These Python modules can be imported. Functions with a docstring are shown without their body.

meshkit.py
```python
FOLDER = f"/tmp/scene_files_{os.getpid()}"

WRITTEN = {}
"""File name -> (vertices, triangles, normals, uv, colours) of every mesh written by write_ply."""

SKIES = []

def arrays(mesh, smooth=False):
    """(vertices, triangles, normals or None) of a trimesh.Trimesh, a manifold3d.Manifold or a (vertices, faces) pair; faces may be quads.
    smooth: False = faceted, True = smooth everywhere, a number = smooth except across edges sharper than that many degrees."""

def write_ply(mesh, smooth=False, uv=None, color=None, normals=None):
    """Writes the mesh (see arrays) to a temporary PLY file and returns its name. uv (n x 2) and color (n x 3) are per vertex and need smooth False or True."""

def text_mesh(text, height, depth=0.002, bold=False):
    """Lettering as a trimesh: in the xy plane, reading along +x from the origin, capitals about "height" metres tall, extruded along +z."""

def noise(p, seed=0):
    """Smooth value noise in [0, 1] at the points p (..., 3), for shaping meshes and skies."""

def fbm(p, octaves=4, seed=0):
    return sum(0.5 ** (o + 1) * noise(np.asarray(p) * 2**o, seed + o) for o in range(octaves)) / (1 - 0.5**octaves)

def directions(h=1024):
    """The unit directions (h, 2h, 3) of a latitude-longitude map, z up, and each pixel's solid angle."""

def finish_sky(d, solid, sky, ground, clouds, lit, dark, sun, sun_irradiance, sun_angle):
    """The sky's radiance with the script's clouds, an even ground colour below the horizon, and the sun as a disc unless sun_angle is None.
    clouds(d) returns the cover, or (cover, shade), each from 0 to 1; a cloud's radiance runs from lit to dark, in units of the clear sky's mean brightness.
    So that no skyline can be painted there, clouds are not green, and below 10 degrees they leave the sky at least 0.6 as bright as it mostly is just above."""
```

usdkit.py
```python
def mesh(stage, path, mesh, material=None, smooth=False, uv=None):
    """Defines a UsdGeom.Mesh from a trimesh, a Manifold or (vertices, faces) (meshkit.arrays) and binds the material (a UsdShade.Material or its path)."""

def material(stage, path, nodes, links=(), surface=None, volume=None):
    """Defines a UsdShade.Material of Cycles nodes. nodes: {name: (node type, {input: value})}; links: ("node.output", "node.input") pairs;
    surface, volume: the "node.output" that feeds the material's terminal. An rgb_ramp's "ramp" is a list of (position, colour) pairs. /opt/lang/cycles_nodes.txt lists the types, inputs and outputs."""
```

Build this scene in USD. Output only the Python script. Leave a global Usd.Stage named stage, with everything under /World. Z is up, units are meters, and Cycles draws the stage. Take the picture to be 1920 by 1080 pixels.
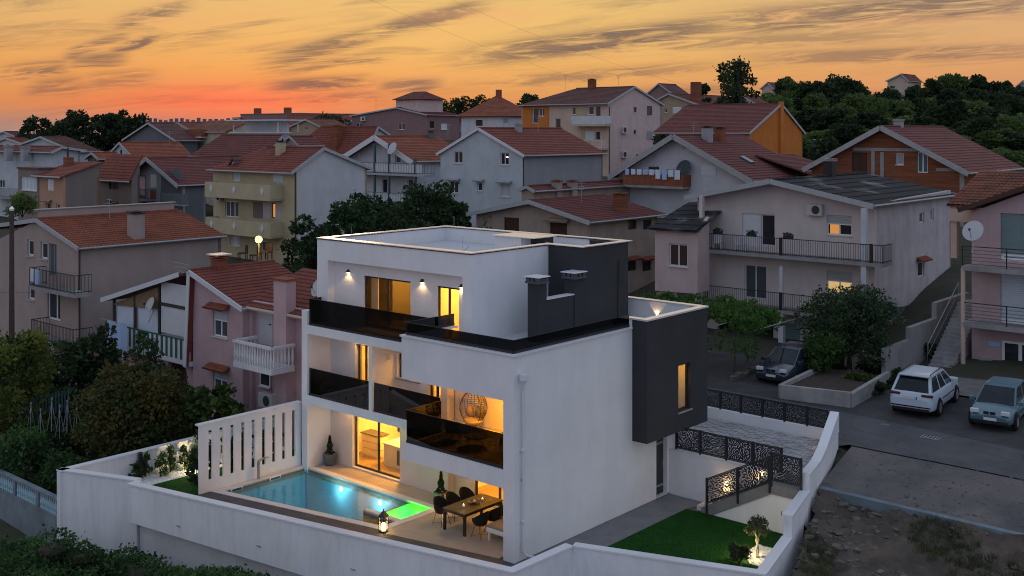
# A villa with a pool in a hillside town at dusk
import math, random
import numpy as np, trimesh, usdkit, meshkit
from pxr import Usd, UsdGeom, UsdLux, UsdShade, Sdf, Gf, Vt
from shapely.geometry import Polygon, box as sbox
from shapely.ops import unary_union

stage = Usd.Stage.CreateInMemory()
UsdGeom.SetStageUpAxis(stage, 'Z')
UsdGeom.SetStageMetersPerUnit(stage, 1.0)
UsdGeom.Xform.Define(stage, '/World')
RNG = np.random.default_rng(7)

# ------------------------------------------------------------------ camera
EXPO, PW = 0.0, 1.0          # exposure in stops; scale of the lamps
FPX, HOR, CX, ZC = 2030.0, 246.0, 960.0, 13.588      # focal length and horizon in pixels of the photograph (1920 x 1080), eye height
cam = UsdGeom.Camera.Define(stage, '/World/camera')
cam.AddTranslateOp().Set(Gf.Vec3d(0, 0, ZC))
cam.AddRotateXOp().Set(90.0)
cam.CreateHorizontalApertureAttr(36.0)
cam.CreateVerticalApertureAttr(36.0 * 9 / 16)
cam.CreateFocalLengthAttr(36.0 * FPX / 1920)
cam.CreateVerticalApertureOffsetAttr(-36.0 * (540 - HOR) / 1920)
cam.CreateClippingRangeAttr(Gf.Vec2f(0.5, 20000))
cam.CreateExposureAttr(EXPO)

# ------------------------------------------------------------------ sky and sun
SUN_AZ, SUN_EL = -0.20, 0.030
dome = UsdLux.DomeLight.Define(stage, '/World/sky')


def sky_material():
    N = {'tc': ('texture_coordinate', {}), 'sep': ('separate_xyz', {}),
         's': ('sky_texture', {'sky_type': 'single_scattering', 'sun_disc': False, 'sun_elevation': SUN_EL, 'sun_rotation': SUN_AZ, 'altitude': 100.0, 'air_density': 1.0, 'aerosol_density': 2.0, 'ozone_density': 1.0}),
         'b': ('background_shader', {'strength': 0.092})}
    Lk = [('tc.generated', 'sep.vector')]

    def m(name, op, a, b=None, c=None, clamp=False):
        N[name] = ('math', {'math_type': op, 'use_clamp': clamp, **{f'value{i+1}': float(v) for i, v in enumerate((a, b, c)) if v is not None and not isinstance(v, str)}})
        for i, v in enumerate((a, b, c)):
            if isinstance(v, str):
                Lk.append((v, f'{name}.value{i+1}'))
        return name + '.value'

    def ramp(name, src, stops):
        N[name] = ('rgb_ramp', {'ramp': stops})
        Lk.append((src, name + '.fac'))
        return name + '.color'

    def mix(name, a, b, fac):
        N[name] = ('mix', {'mix_type': 'mix', **({} if isinstance(fac, str) else {'fac': fac}), **({} if isinstance(b, str) else {'color2': b})})
        Lk.append((a, name + '.color1'))
        if isinstance(b, str):
            Lk.append((b, name + '.color2'))
        if isinstance(fac, str):
            Lk.append((fac, name + '.fac'))
        return name + '.color'
    x, y, z = 'sep.x', 'sep.y', 'sep.z'
    up = m('up', 'maximum', z, 0.0)
    e = m('e', 'power', up, 0.5)                      # horizon spread out: 0.35 is 7 degrees
    g = 10.0
    front = ramp('front', e, [(0.0, (.40*g, .28*g, .25*g)), (0.10, (.50*g, .26*g, .18*g)), (0.16, (.76*g, .28*g, .09*g)), (0.24, (.90*g, .40*g, .105*g)), (0.35, (.86*g, .53*g, .19*g)), (0.5, (.62*g, .52*g, .36*g)), (0.7, (.45*g, .48*g, .54*g)), (1.0, (.37*g, .44*g, .60*g))])
    back = ramp('back', e, [(0.0, (.26*g, .27*g, .38*g)), (0.2, (.37*g, .39*g, .50*g)), (0.4, (.42*g, .46*g, .60*g)), (0.7, (.40*g, .47*g, .62*g)), (1.0, (.37*g, .44*g, .60*g))])
    facing = m('facing', 'multiply_add', y, 0.9, m('fx', 'multiply', x, -0.22))
    w = m('w', 'multiply_add', facing, 0.62, 0.40, clamp=True)
    c = mix('base', back, front, w)
    # the glow over the place where the sun went down: warmer, redder low on the left
    ys = m('ys', 'maximum', y, 0.05)
    sx = m('sx', 'divide', x, ys)
    sz = m('sz', 'divide', z, ys)
    def bump(name, src, mid, width):
        d = m(name + 'd', 'divide', m(name + 's', 'subtract', src, mid), width)
        return m(name + 'e', 'exponent', m(name + 'n', 'multiply', m(name + 'q', 'multiply', d, d), -1.0))
    ok = m('ok', 'multiply', m('ok1', 'greater_than', y, 0.3), m('ok2', 'greater_than', z, 0.0))
    red = m('red', 'multiply', m('r1', 'multiply', bump('redx', sx, -0.26, 0.13), bump('redz', sz, 0.028, 0.020)), ok)
    c = mix('redmix', c, (1.05*g, .15*g, .10*g), m('red2', 'multiply', red, 0.8))
    yel = m('yel', 'multiply', m('y1', 'multiply', bump('yelx', sx, 0.03, 0.22), bump('yelz', sz, 0.095, 0.05)), ok)
    c = mix('yelmix', c, (1.02*g, .66*g, .20*g), m('yel2', 'multiply', yel, 0.5))
    # the physical sky shows through
    N['smul'] = ('mix', {'mix_type': 'mix', 'fac': 0.0})
    c = mix('phys', c, 's.color', 0.05)
    # streaks of cloud, darker than the sky behind them
    N['cmb'] = ('combine_xyz', {})
    rx = m('rotx', 'multiply_add', sz, 0.22, sx)
    rz = m('rotz', 'multiply_add', sx, -0.085, sz)
    Lk.extend([(m('rxs', 'multiply', rx, 5.0), 'cmb.x'), (m('rzs', 'multiply', rz, 52.0), 'cmb.y')])
    N['n1'] = ('noise_texture', {'scale': 1.0, 'detail': 6.0, 'roughness': 0.58, 'distortion': 1.1})
    N['n2'] = ('noise_texture', {'scale': 0.45, 'detail': 3.0, 'roughness': 0.5, 'distortion': 0.6})
    N['n3'] = ('noise_texture', {'scale': 2.2, 'detail': 7.0, 'roughness': 0.66, 'distortion': 1.8})
    for n in ('n1', 'n2', 'n3'):
        Lk.append(('cmb.vector', n + '.vector'))
    wisps = m('wisps', 'multiply', m('wsp', 'multiply_add', 'n1.fac', 6.0, -2.95, clamp=True), m('wl', 'multiply_add', 'n2.fac', 3.2, -1.05, clamp=True))
    total = m('wz', 'multiply', wisps, 0.78)
    streaks = [  # start, end (pixels of the photograph), half width in px, strength
        ((880, 104), (1380, 44), 17, .95), ((1320, 46), (2000, -6), 21, .85), ((980, 96), (1720, 60), 9, .55), ((500, 116), (705, 62), 14, .8), ((690, 62), (905, 8), 12, .85), ((120, 104), (235, 68), 9, .9), ((205, 96), (300, 70), 8, .9),
        ((130, 118), (235, 108), 12, .8), ((0, 138), (130, 122), 12, .8), ((50, 166), (160, 158), 14, .6), ((215, 44), (350, 10), 11, .75), ((510, 160), (690, 150), 9, .85), ((715, 162), (825, 156), 9, .8), ((575, 118), (720, 112), 5, .7),
        ((560, 186), (720, 176), 7, .5), ((1420, 108), (1960, 92), 10, .65), ((900, 156), (1330, 122), 8, .6), ((1180, 176), (1420, 170), 12, .5), ((160, 150), (290, 142), 12, .5)]
    wob = m('wob', 'multiply_add', 'n3.fac', 0.016, -0.008)
    for k, ((x0, y0), (x1, y1), hw, st) in enumerate(streaks):
        a0, a1, b0, b1 = (x0-CX)/FPX, (x1-CX)/FPX, (HOR-y0)/FPX, (HOR-y1)/FPX
        sl = (b1-b0)/(a1-a0)
        line = m(f'k{k}a', 'multiply_add', sx, -sl, m(f'k{k}b', 'subtract', sz, b0-sl*a0))
        dd = m(f'k{k}c', 'divide', m(f'k{k}w', 'add', line, wob), 1.15*hw/FPX)
        across = m(f'k{k}d', 'exponent', m(f'k{k}f', 'multiply', m(f'k{k}g', 'multiply', dd, dd), -1.0))
        du = m(f'k{k}h', 'divide', m(f'k{k}i', 'subtract', sx, (a0+a1)/2), (a1-a0)/2*1.05)
        du4 = m(f'k{k}j', 'power', m(f'k{k}k', 'absolute', du), 4.0)
        along = m(f'k{k}l', 'exponent', m(f'k{k}m', 'multiply', du4, -1.0))
        s_ = m(f'k{k}n', 'multiply', m(f'k{k}o', 'multiply', m(f'k{k}x', 'multiply', across, 1.5, clamp=True), along), st)
        total = m(f'k{k}p', 'maximum', total, s_)
    ragged = m('rag', 'multiply_add', 'n3.fac', 5.0, -1.65, clamp=True)
    lowonly = m('low', 'multiply_add', up, -5.0, 1.9, clamp=True)
    cover = m('cov', 'multiply', m('cov2', 'multiply', m('cov3', 'multiply', total, ragged), lowonly), ok)
    tint = mix('cloudcol', 'cdark.color', (.17*g, .115*g, .115*g), 0.68)
    N['cdark'] = ('mix', {'mix_type': 'multiply', 'fac': 1.0, 'color2': (.30, .34, .62)})
    Lk.append((c, 'cdark.color1'))
    c = mix('clouds', c, tint, m('cov4', 'multiply', cover, 0.95))
    # pink and orange undersides
    c2 = mix('pinks', c, (.95*g, .42*g, .20*g), m('pk', 'multiply', m('pk1', 'multiply', m('pk2', 'multiply_add', 'n1.fac', -5.0, 2.35, clamp=True), ok), m('pk3', 'multiply', lowonly, 0.35)))
    Lk.append((c2, 'b.color'))
    N.pop('smul')
    usdkit.material(stage, '/World/Looks/sky', N, Lk, surface='b.background')


UsdGeom.Scope.Define(stage, '/World/Looks')
sky_material()
UsdShade.MaterialBindingAPI.Apply(dome.GetPrim()).Bind(UsdShade.Material.Get(stage, '/World/Looks/sky'))
dome.GetPrim().SetCustomDataByKey('kind', 'structure')
sun = UsdLux.DistantLight.Define(stage, '/World/sun')           # the sun is at the horizon behind the town: next to nothing is left of it
sun.CreateNormalizeAttr(True)
sun.CreateIntensityAttr(0.12)
sun.CreateAngleAttr(10.0)
sun.CreateColorAttr(Gf.Vec3f(1.0, 0.55, 0.28))
sun.AddRotateZOp().Set(-math.degrees(SUN_AZ) )
sun.AddRotateXOp().Set(-(90.0 - math.degrees(SUN_EL)))

# ------------------------------------------------------------------ helpers
A0 = 0.72                                        # the street grid's turn from the line of sight
TH0 = math.pi / 2 - A0                           # local x runs back to the right, local y back to the left
OX, OY = 0.058, 34.0                             # foot of the villa's nearest corner


def rotz(t):
    c, s = math.cos(t), math.sin(t)
    return np.array([[c, -s, 0], [s, c, 0], [0, 0, 1.0]])


class Frame:
    """A place on the ground: origin and turn. Local x and y are level."""
    def __init__(self, x, y, z=0.0, t=TH0):
        self.o, self.t, self.R = np.array([x, y, z], float), t, rotz(t)

    def w(self, x, y, z=0.0):
        return self.R @ np.array([x, y, z], float) + self.o

    def sub(self, x, y, z=0.0, t=0.0):
        p = self.w(x, y, z)
        return Frame(p[0], p[1], p[2], self.t + t)

    def inv(self, p):
        return self.R.T @ (np.asarray(p, float) - self.o)

    def ray(self, px, py):
        d = self.R.T @ np.array([(px - CX) / FPX, 1.0, -(py - HOR) / FPX])
        e = self.R.T @ (np.array([0, 0, ZC]) - self.o)
        return e, d

    def hit(self, px, py, axis, value):
        """Where the line of sight of a photograph's pixel meets the local plane axis = value: used to read measurements off the photograph."""
        e, d = self.ray(px, py)
        return e + d * (value - e[axis]) / d[axis]


VF = Frame(OX, OY)
WF = Frame(0, 0, 0, 0)


def wpt(px, py, d):
    return np.array([(px - CX) / FPX * d, d, ZC - (py - HOR) / FPX * d])


class MB:
    """Collects triangles for one mesh."""
    def __init__(self):
        self.v, self.f, self.n = [], [], 0

    def add(self, v, f):
        v = np.asarray(v, float); f = np.asarray(f, int)
        if f.shape[1] == 4:
            f = np.vstack([f[:, [0, 1, 2]], f[:, [0, 2, 3]]])
        self.v.append(v); self.f.append(f + self.n); self.n += len(v)
        return self

    def tm(self, t, M=None):
        v = np.array(t.vertices)
        if M is not None:
            v = v @ np.asarray(M)[:3, :3].T + np.asarray(M)[:3, 3]
        return self.add(v, t.faces)

    def box(self, x0, y0, z0, x1, y1, z1):
        x0, x1 = min(x0, x1), max(x0, x1); y0, y1 = min(y0, y1), max(y0, y1); z0, z1 = min(z0, z1), max(z0, z1)
        v = [(x, y, z) for x in (x0, x1) for y in (y0, y1) for z in (z0, z1)]
        return self.add(v, [(0, 1, 3, 2), (4, 6, 7, 5), (0, 4, 5, 1), (2, 3, 7, 6), (0, 2, 6, 4), (1, 5, 7, 3)])

    def bbox(self, x0, y0, z0, x1, y1, z1, b=0.02):
        """Box with bevelled vertical and top edges."""
        x0, x1 = min(x0, x1), max(x0, x1); y0, y1 = min(y0, y1), max(y0, y1)
        b = min(b, (x1-x0)/3, (y1-y0)/3, (z1-z0)/3)
        def ring(i, z):
            return [(x0+i, y0+b+0*i, z), (x0+b, y0+i, z), (x1-b, y0+i, z), (x1-i, y0+b, z), (x1-i, y1-b, z), (x1-b, y1-i, z), (x0+b, y1-i, z), (x0+i, y1-b, z)]
        def inner(z):
            return [(x0+b, y0+b, z), (x0+b, y0+b, z), (x1-b, y0+b, z), (x1-b, y0+b, z), (x1-b, y1-b, z), (x1-b, y1-b, z), (x0+b, y1-b, z), (x0+b, y1-b, z)]
        v = ring(0, z0) + ring(0, z1-b) + inner(z1)
        f = [(i, (i+1) % 8, 8+(i+1) % 8, 8+i) for i in range(8)] + [(8+i, 8+(i+1) % 8, 16+(i+1) % 8, 16+i) for i in range(8)] + [(16, 18, 20, 22), (6, 4, 2, 0), (0, 2, 1, 1), (2, 4, 3, 3), (4, 6, 5, 5), (6, 0, 7, 7)]
        return self.add(v, f)

    def beam(self, p, q, w, h, up=(0, 0, 1)):
        p, q, up = np.asarray(p, float), np.asarray(q, float), np.asarray(up, float)
        d = (q - p) / np.linalg.norm(q - p)
        s = np.cross(d, up); s /= np.linalg.norm(s)
        u = np.cross(s, d)
        c = [(-1, -1), (1, -1), (1, 1), (-1, 1)]
        v = [e + s*a*w/2 + u*b*h/2 for e in (p, q) for a, b in c]
        return self.add(v, [(0, 1, 2, 3), (7, 6, 5, 4)] + [(i, 4+i, 4+(i+1) % 4, (i+1) % 4) for i in range(4)])

    def tube(self, pts, r, n=6, cap=True):
        pts = np.asarray(pts, float)
        r = np.broadcast_to(np.asarray(r, float), (len(pts),))
        d = np.gradient(pts, axis=0); d /= np.maximum(np.linalg.norm(d, axis=1, keepdims=True), 1e-9)
        ref = np.array([0, 0, 1.0]) if abs(d[:, 2]).mean() < 0.9 else np.array([1.0, 0, 0])
        s = np.cross(d, ref); s /= np.maximum(np.linalg.norm(s, axis=1, keepdims=True), 1e-9)
        u = np.cross(s, d)
        a = np.arange(n) / n * 2 * np.pi
        v = (pts[:, None] + r[:, None, None] * (np.cos(a)[None, :, None] * s[:, None] + np.sin(a)[None, :, None] * u[:, None])).reshape(-1, 3)
        f = [(i*n+j, i*n+(j+1) % n, (i+1)*n+(j+1) % n, (i+1)*n+j) for i in range(len(pts)-1) for j in range(n)]
        self.add(v, f)
        if cap and n > 2:
            self.add(v[:n], [(0, j+1, j) for j in range(1, n-1)]); self.add(v[-n:], [(0, j, j+1) for j in range(1, n-1)])
        return self

    def lathe(self, prof, c=(0, 0, 0), n=12):
        prof = np.asarray(prof, float)
        a = np.arange(n) / n * 2 * np.pi
        v = np.stack([prof[:, None, 0]*np.cos(a) + c[0], prof[:, None, 0]*np.sin(a) + c[1], prof[:, None, 1] + c[2] + 0*a], -1).reshape(-1, 3)
        f = [(i*n+j, i*n+(j+1) % n, (i+1)*n+(j+1) % n, (i+1)*n+j) for i in range(len(prof)-1) for j in range(n)]
        self.add(v, f)
        if prof[0, 0] > 1e-6: self.add(v[:n], [(0, j+1, j) for j in range(1, n-1)])
        if prof[-1, 0] > 1e-6: self.add(v[-n:], [(0, j, j+1) for j in range(1, n-1)])
        return self

    def poly(self, pts, hole=None):
        """Flat polygon given by 3-D points (convex fan)."""
        pts = np.asarray(pts, float)
        return self.add(pts, [(0, i, i+1) for i in range(1, len(pts)-1)])

    def prism(self, poly, z0, z1, M=None):
        """A shapely polygon (or points) extruded from z0 to z1, then moved by the 4 x 4 M."""
        poly = poly if hasattr(poly, 'geom_type') else Polygon(poly)
        for g in getattr(poly, 'geoms', [poly]):
            if g.area < 1e-6: continue
            t = trimesh.creation.extrude_polygon(g, z1 - z0, engine='earcut')
            t.apply_translation([0, 0, z0])
            self.tm(t, M)
        return self

    def mesh(self):
        return np.vstack(self.v), np.vstack(self.f)

    def moved(self, M):
        M = np.asarray(M); self.v = [v @ M[:3, :3].T + M[:3, 3] for v in self.v]
        return self


PX = np.array([[0, 0, 1, 0], [1, 0, 0, 0], [0, 1, 0, 0], [0, 0, 0, 1.0]])      # polygon (y, z) extruded along x
PY = np.array([[1, 0, 0, 0], [0, 0, -1, 0], [0, 1, 0, 0], [0, 0, 0, 1.0]])     # polygon (x, z) extruded along -y


def at(x, y, z):
    m = np.eye(4); m[:3, 3] = (x, y, z); return m


USED = {}
MATS = {}


def fresh(parent, name):
    key = parent + '/' + name
    n = USED.get(key, 0)
    USED[key] = n + 1
    return key if n == 0 else f'{key}_{n:03d}'


def thing(name, label, cat, fr=None, group=None, kind=None):
    x = UsdGeom.Xform.Define(stage, fresh('/World', name))
    if fr is not None:
        x.AddTranslateOp().Set(Gf.Vec3d(*map(float, fr.o)))
        x.AddRotateZOp().Set(math.degrees(fr.t))
    p = x.GetPrim()
    mark(p, label, cat, group, kind)
    return p


def mark(p, label=None, cat=None, group=None, kind=None):
    for k, v in (('label', label), ('category', cat), ('group', group), ('kind', kind)):
        if v: p.SetCustomDataByKey(k, v)
    return p


def obj(name, mb, mat, parent=None, smooth=False, label=None):
    path = fresh(str(parent.GetPath()) if parent is not None else '/World', name)
    m = usdkit.mesh(stage, path, mb.mesh() if isinstance(mb, MB) else mb, MATS[mat] if isinstance(mat, str) else mat, smooth=smooth)
    p = m.GetPrim()
    if label: p.SetCustomDataByKey('label', label)
    return p


def struct(name, mb, mat, fr=None, label=None, kind='structure', smooth=False):
    path = fresh('/World', name)
    m = usdkit.mesh(stage, path, mb.mesh(), MATS[mat], smooth=smooth)
    if fr is not None:
        m.AddTranslateOp().Set(Gf.Vec3d(*map(float, fr.o))); m.AddRotateZOp().Set(math.degrees(fr.t))
    return mark(m.GetPrim(), label, None, None, kind)


def dup(src, fr, label=None, group=None, scale=None, cat=None):
    was = src.GetCustomData()
    name = str(src.GetPath()).rsplit('/', 1)[1]
    import re as _re
    name = _re.sub(r'_\d{3}$', '', name)
    x = UsdGeom.Xform.Define(stage, fresh('/World', name))
    x.AddTranslateOp().Set(Gf.Vec3d(*map(float, fr.o))); x.AddRotateZOp().Set(math.degrees(fr.t))
    p = x.GetPrim()
    p.GetReferences().AddInternalReference(src.GetPath())
    if scale is not None:
        x.AddScaleOp().Set(Gf.Vec3f(*map(float, scale)))
    else:
        x.SetXformOpOrder(x.GetOrderedXformOps()[:2])
    p.SetInstanceable(True)
    mark(p, label or was.get('label'), cat or was.get('category'), group or was.get('group'))
    return p


def child_xf(parent, name, label=None, loc=(0, 0, 0), rz=0.0):
    x = UsdGeom.Xform.Define(stage, fresh(str(parent.GetPath()), name))
    if any(loc) or rz:
        x.AddTranslateOp().Set(Gf.Vec3d(*map(float, loc))); x.AddRotateZOp().Set(rz)
    if label: x.GetPrim().SetCustomDataByKey('label', label)
    return x.GetPrim()


# ------------------------------------------------------------------ materials
def mat(name, color, rough=0.8, metal=0.0, spec=0.35, var=0.0, vscale=3.0, bump=0.0, bscale=40.0, color2=None, detail=5.0, ramp=None, stretch=None, coat=0.0, streak=0.0, extra=None):
    """Principled surface with noise in colour and a fine bump."""
    N = {'p': ('principled_bsdf', {'base_color': color, 'roughness': rough, 'metallic': metal, 'specular_ior_level': spec, 'coat_weight': coat}), 'g': ('texture_coordinate', {})}
    L = []
    src = 'g.object'
    if stretch is not None:
        N['mp'] = ('mapping', {'mapping_type': 'point', 'scale': stretch}); L.append((src, 'mp.vector')); src = 'mp.vector'
    if var or color2 is not None:
        c2 = color2 if color2 is not None else tuple(c * (1 - var) for c in color)
        c1 = color if color2 is not None else tuple(min(1, c * (1 + var)) for c in color)
        N['n'] = ('noise_texture', {'scale': vscale, 'detail': detail, 'roughness': 0.62})
        N['r'] = ('rgb_ramp', {'ramp': ramp or [(0.33, c2), (0.67, c1)]})
        L += [(src, 'n.vector'), ('n.fac', 'r.fac')]
        out = 'r.color'
        if streak:
            # rain marks: noise drawn out downwards
            N['ms'] = ('mapping', {'mapping_type': 'point', 'scale': (1.3, 1.3, 0.22)})
            N['ns'] = ('noise_texture', {'scale': 1.3, 'detail': 6.0, 'roughness': 0.7, 'distortion': 0.6})
            N['rs'] = ('rgb_ramp', {'ramp': [(0.45, (1, 1, 1)), (0.75, (1-streak, 1-streak, 1-streak))]})
            N['mm'] = ('mix', {'mix_type': 'multiply', 'fac': 1.0})
            L += [('g.object', 'ms.vector'), ('ms.vector', 'ns.vector'), ('ns.fac', 'rs.fac'), (out, 'mm.color1'), ('rs.color', 'mm.color2')]
            out = 'mm.color'
        L.append((out, 'p.base_color'))
    if bump:
        N['bn'] = ('noise_texture', {'scale': bscale, 'detail': 4.0, 'roughness': 0.6})
        N['b'] = ('bump', {'strength': 1.0, 'distance': bump})
        L += [(src, 'bn.vector'), ('bn.fac', 'b.height'), ('b.normal', 'p.normal')]
    MATS[name] = usdkit.material(stage, '/World/Looks/' + name, N, L, surface='p.BSDF')
    return MATS[name]


def glow(name, color, strength):
    MATS[name] = usdkit.material(stage, '/World/Looks/' + name, {'e': ('emission', {'color': color, 'strength': strength})}, surface='e.emission')


def pane(name, tint=(1, 1, 1), ior=1.5, rough=0.0, boost=0.0, bump=None):
    """Window glass: see-through, mirror-like at a slant."""
    N = {'t': ('transparent_bsdf', {'color': tint}), 'g': ('glossy_bsdf', {'color': (1, 1, 1), 'roughness': rough}), 'f': ('fresnel', {'IOR': ior}), 'm': ('mix_closure', {})}
    L = [('t.BSDF', 'm.closure1'), ('g.BSDF', 'm.closure2')]
    N['gm'] = ('geometry', {}); N['fr'] = ('math', {'math_type': 'subtract', 'value1': 1.0}); N['ff'] = ('math', {'math_type': 'multiply'})
    L += [('gm.backfacing', 'fr.value2'), ('fr.value', 'ff.value1'), ('f.fac', 'ff.value2')]
    if boost:
        N['a'] = ('math', {'math_type': 'multiply_add', 'value2': 1.0, 'value3': boost, 'use_clamp': True}); L += [('ff.value', 'a.value1'), ('a.value', 'm.fac')]
    else:
        L.append(('ff.value', 'm.fac'))
    if bump:
        N['c'] = ('texture_coordinate', {}); N['n'] = ('noise_texture', {'scale': bump[0], 'detail': 3.0, 'roughness': 0.5}); N['b'] = ('bump', {'strength': 1.0, 'distance': bump[1]})
        L += [('c.object', 'n.vector'), ('n.fac', 'b.height'), ('b.normal', 'g.normal'), ('b.normal', 'f.normal')]
    MATS[name] = usdkit.material(stage, '/World/Looks/' + name, N, L, surface='m.closure')


def leafmat(name, color, color2, vscale=0.9, trans=0.35):
    """Leaves: two greens in clumps, some light through the blade."""
    N = {'c': ('texture_coordinate', {}), 'n': ('noise_texture', {'scale': vscale, 'detail': 3.0}), 'r': ('rgb_ramp', {'ramp': [(0.35, color2), (0.65, color)]}),
         'o': ('object_info', {}), 'h': ('hsv', {'saturation': 1.0}), 'hv': ('math', {'math_type': 'multiply_add', 'value2': 0.5, 'value3': 0.75}),
         'd': ('principled_bsdf', {'roughness': 0.6, 'specular_ior_level': 0.25}), 't': ('translucent_bsdf', {}), 'm': ('mix_closure', {'fac': trans})}
    L = [('c.object', 'n.vector'), ('n.fac', 'r.fac'), ('o.random', 'hv.value1'), ('hv.value', 'h.value'), ('r.color', 'h.color'), ('h.color', 'd.base_color'), ('h.color', 't.color'), ('d.BSDF', 'm.closure1'), ('t.BSDF', 'm.closure2')]
    MATS[name] = usdkit.material(stage, '/World/Looks/' + name, N, L, surface='m.closure')


mat('white_render', (.78, .78, .79), .85, var=.05, vscale=.5, bump=.005, bscale=45, streak=.06, detail=8.0)
mat('white_outer', (.77, .77, .775), .88, var=.07, vscale=.45, bump=.006, bscale=40, streak=.16, detail=9.0)
mat('white_inside', (.80, .79, .77), .85, var=.02, vscale=.8)
mat('white_trim', (.80, .80, .80), .5)
mat('white_plastic', (.78, .79, .80), .35, spec=.5)
mat('coping_metal', (.97, .96, .95), .22, metal=.62, spec=.8)
mat('coping_paint', (.74, .75, .77), .30, spec=.6)
mat('coping_edge', (.03, .03, .035), .5)
mat('anthracite', (.034, .036, .040), .72, var=.12, vscale=.8, bump=.004, bscale=70)
mat('anthracite_roof', (.30, .31, .32), .8, var=.1)
mat('black_metal', (.012, .013, .016), .38, spec=.5)
mat('black_frame', (.018, .017, .016), .4, spec=.5)
mat('dark_door', (.022, .023, .028), .45, spec=.5, var=.1)
mat('roof_screed', (.60, .61, .63), .8, var=.06, vscale=.5)
mat('terrace_tile', (.50, .46, .42), .45, spec=.45, var=.06, vscale=1.2, bump=.002, bscale=30)
mat('terrace_tile_warm', (.37, .32, .28), .45, spec=.45, var=.07, vscale=1.4, bump=.002, bscale=30)
mat('terrace_joint', (.20, .19, .18), .9)
mat('dark_tile', (.075, .072, .076), .6, var=.2, vscale=2.0, bump=.003, bscale=40)
mat('path_stone', (.205, .20, .20), .75, var=.12, vscale=1.5, bump=.004, bscale=30)
mat('pool_coping', (.66, .64, .62), .55, var=.06, vscale=2)
mat('pool_tile', (.30, .54, .60), .4, var=.06, vscale=1.0)
mat('pool_waterline', (.34, .235, .15), .4, var=.2, vscale=4)
mat('clad_stone', (.66, .61, .56), .7, var=.05, vscale=1.2, bump=.006, bscale=18)
mat('steel', (.62, .62, .62), .25, metal=1.0)
mat('graphite', (.075, .078, .082), .6)
mat('zinc', (.34, .36, .37), .5, metal=.6, var=.1)
mat('concrete', (.36, .35, .335), .9, var=.18, vscale=1.4, bump=.01, bscale=20, streak=.2)
mat('pipe_white', (.70, .70, .71), .45)
mat('lawn_base', (.012, .075, .006), .95, var=.2, vscale=4)
mat('pebble_white', (.74, .73, .71), .7, var=.1, vscale=8)
mat('pot_grey', (.115, .135, .15), .55, var=.1)
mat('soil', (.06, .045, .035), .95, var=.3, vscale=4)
mat('charcoal_fabric', (.016, .015, .015), .85)
mat('cushion_taupe', (.30, .25, .22), .9)
mat('cushion_grey', (.14, .15, .17), .9)
mat('rattan', (.045, .028, .018), .55, spec=.5)
mat('table_wood', (.10, .068, .036), .42, spec=.5, color2=(.065, .043, .022), vscale=1.6, stretch=(9, 1, 1))
mat('kitchen_front', (.70, .62, .48), .4)
mat('kitchen_top', (.10, .09, .08), .3)
mat('floor_oak', (.42, .30, .17), .4, var=.15, vscale=1.5, stretch=(1, 8, 1))
mat('curtain', (.52, .44, .30), .9)
mat('candle', (.85, .80, .66), .6)
mat('linen', (.6, .55, .48), .9)
glow('lamp_warm', (1.0, .60, .22), 26.0)
glow('lamp_soft', (1.0, .62, .2), 2.0)
glow('lamp_white', (.93, .96, 1.0), 18.0)
glow('lamp_green', (.45, 1.0, .55), 30.0)
glow('lamp_garden', (1.0, .80, .36), 70.0)
glow('lamp_globe', (1.0, .74, .26), 2.6)
glow('flame', (1.0, .66, .25), 22.0)
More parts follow.
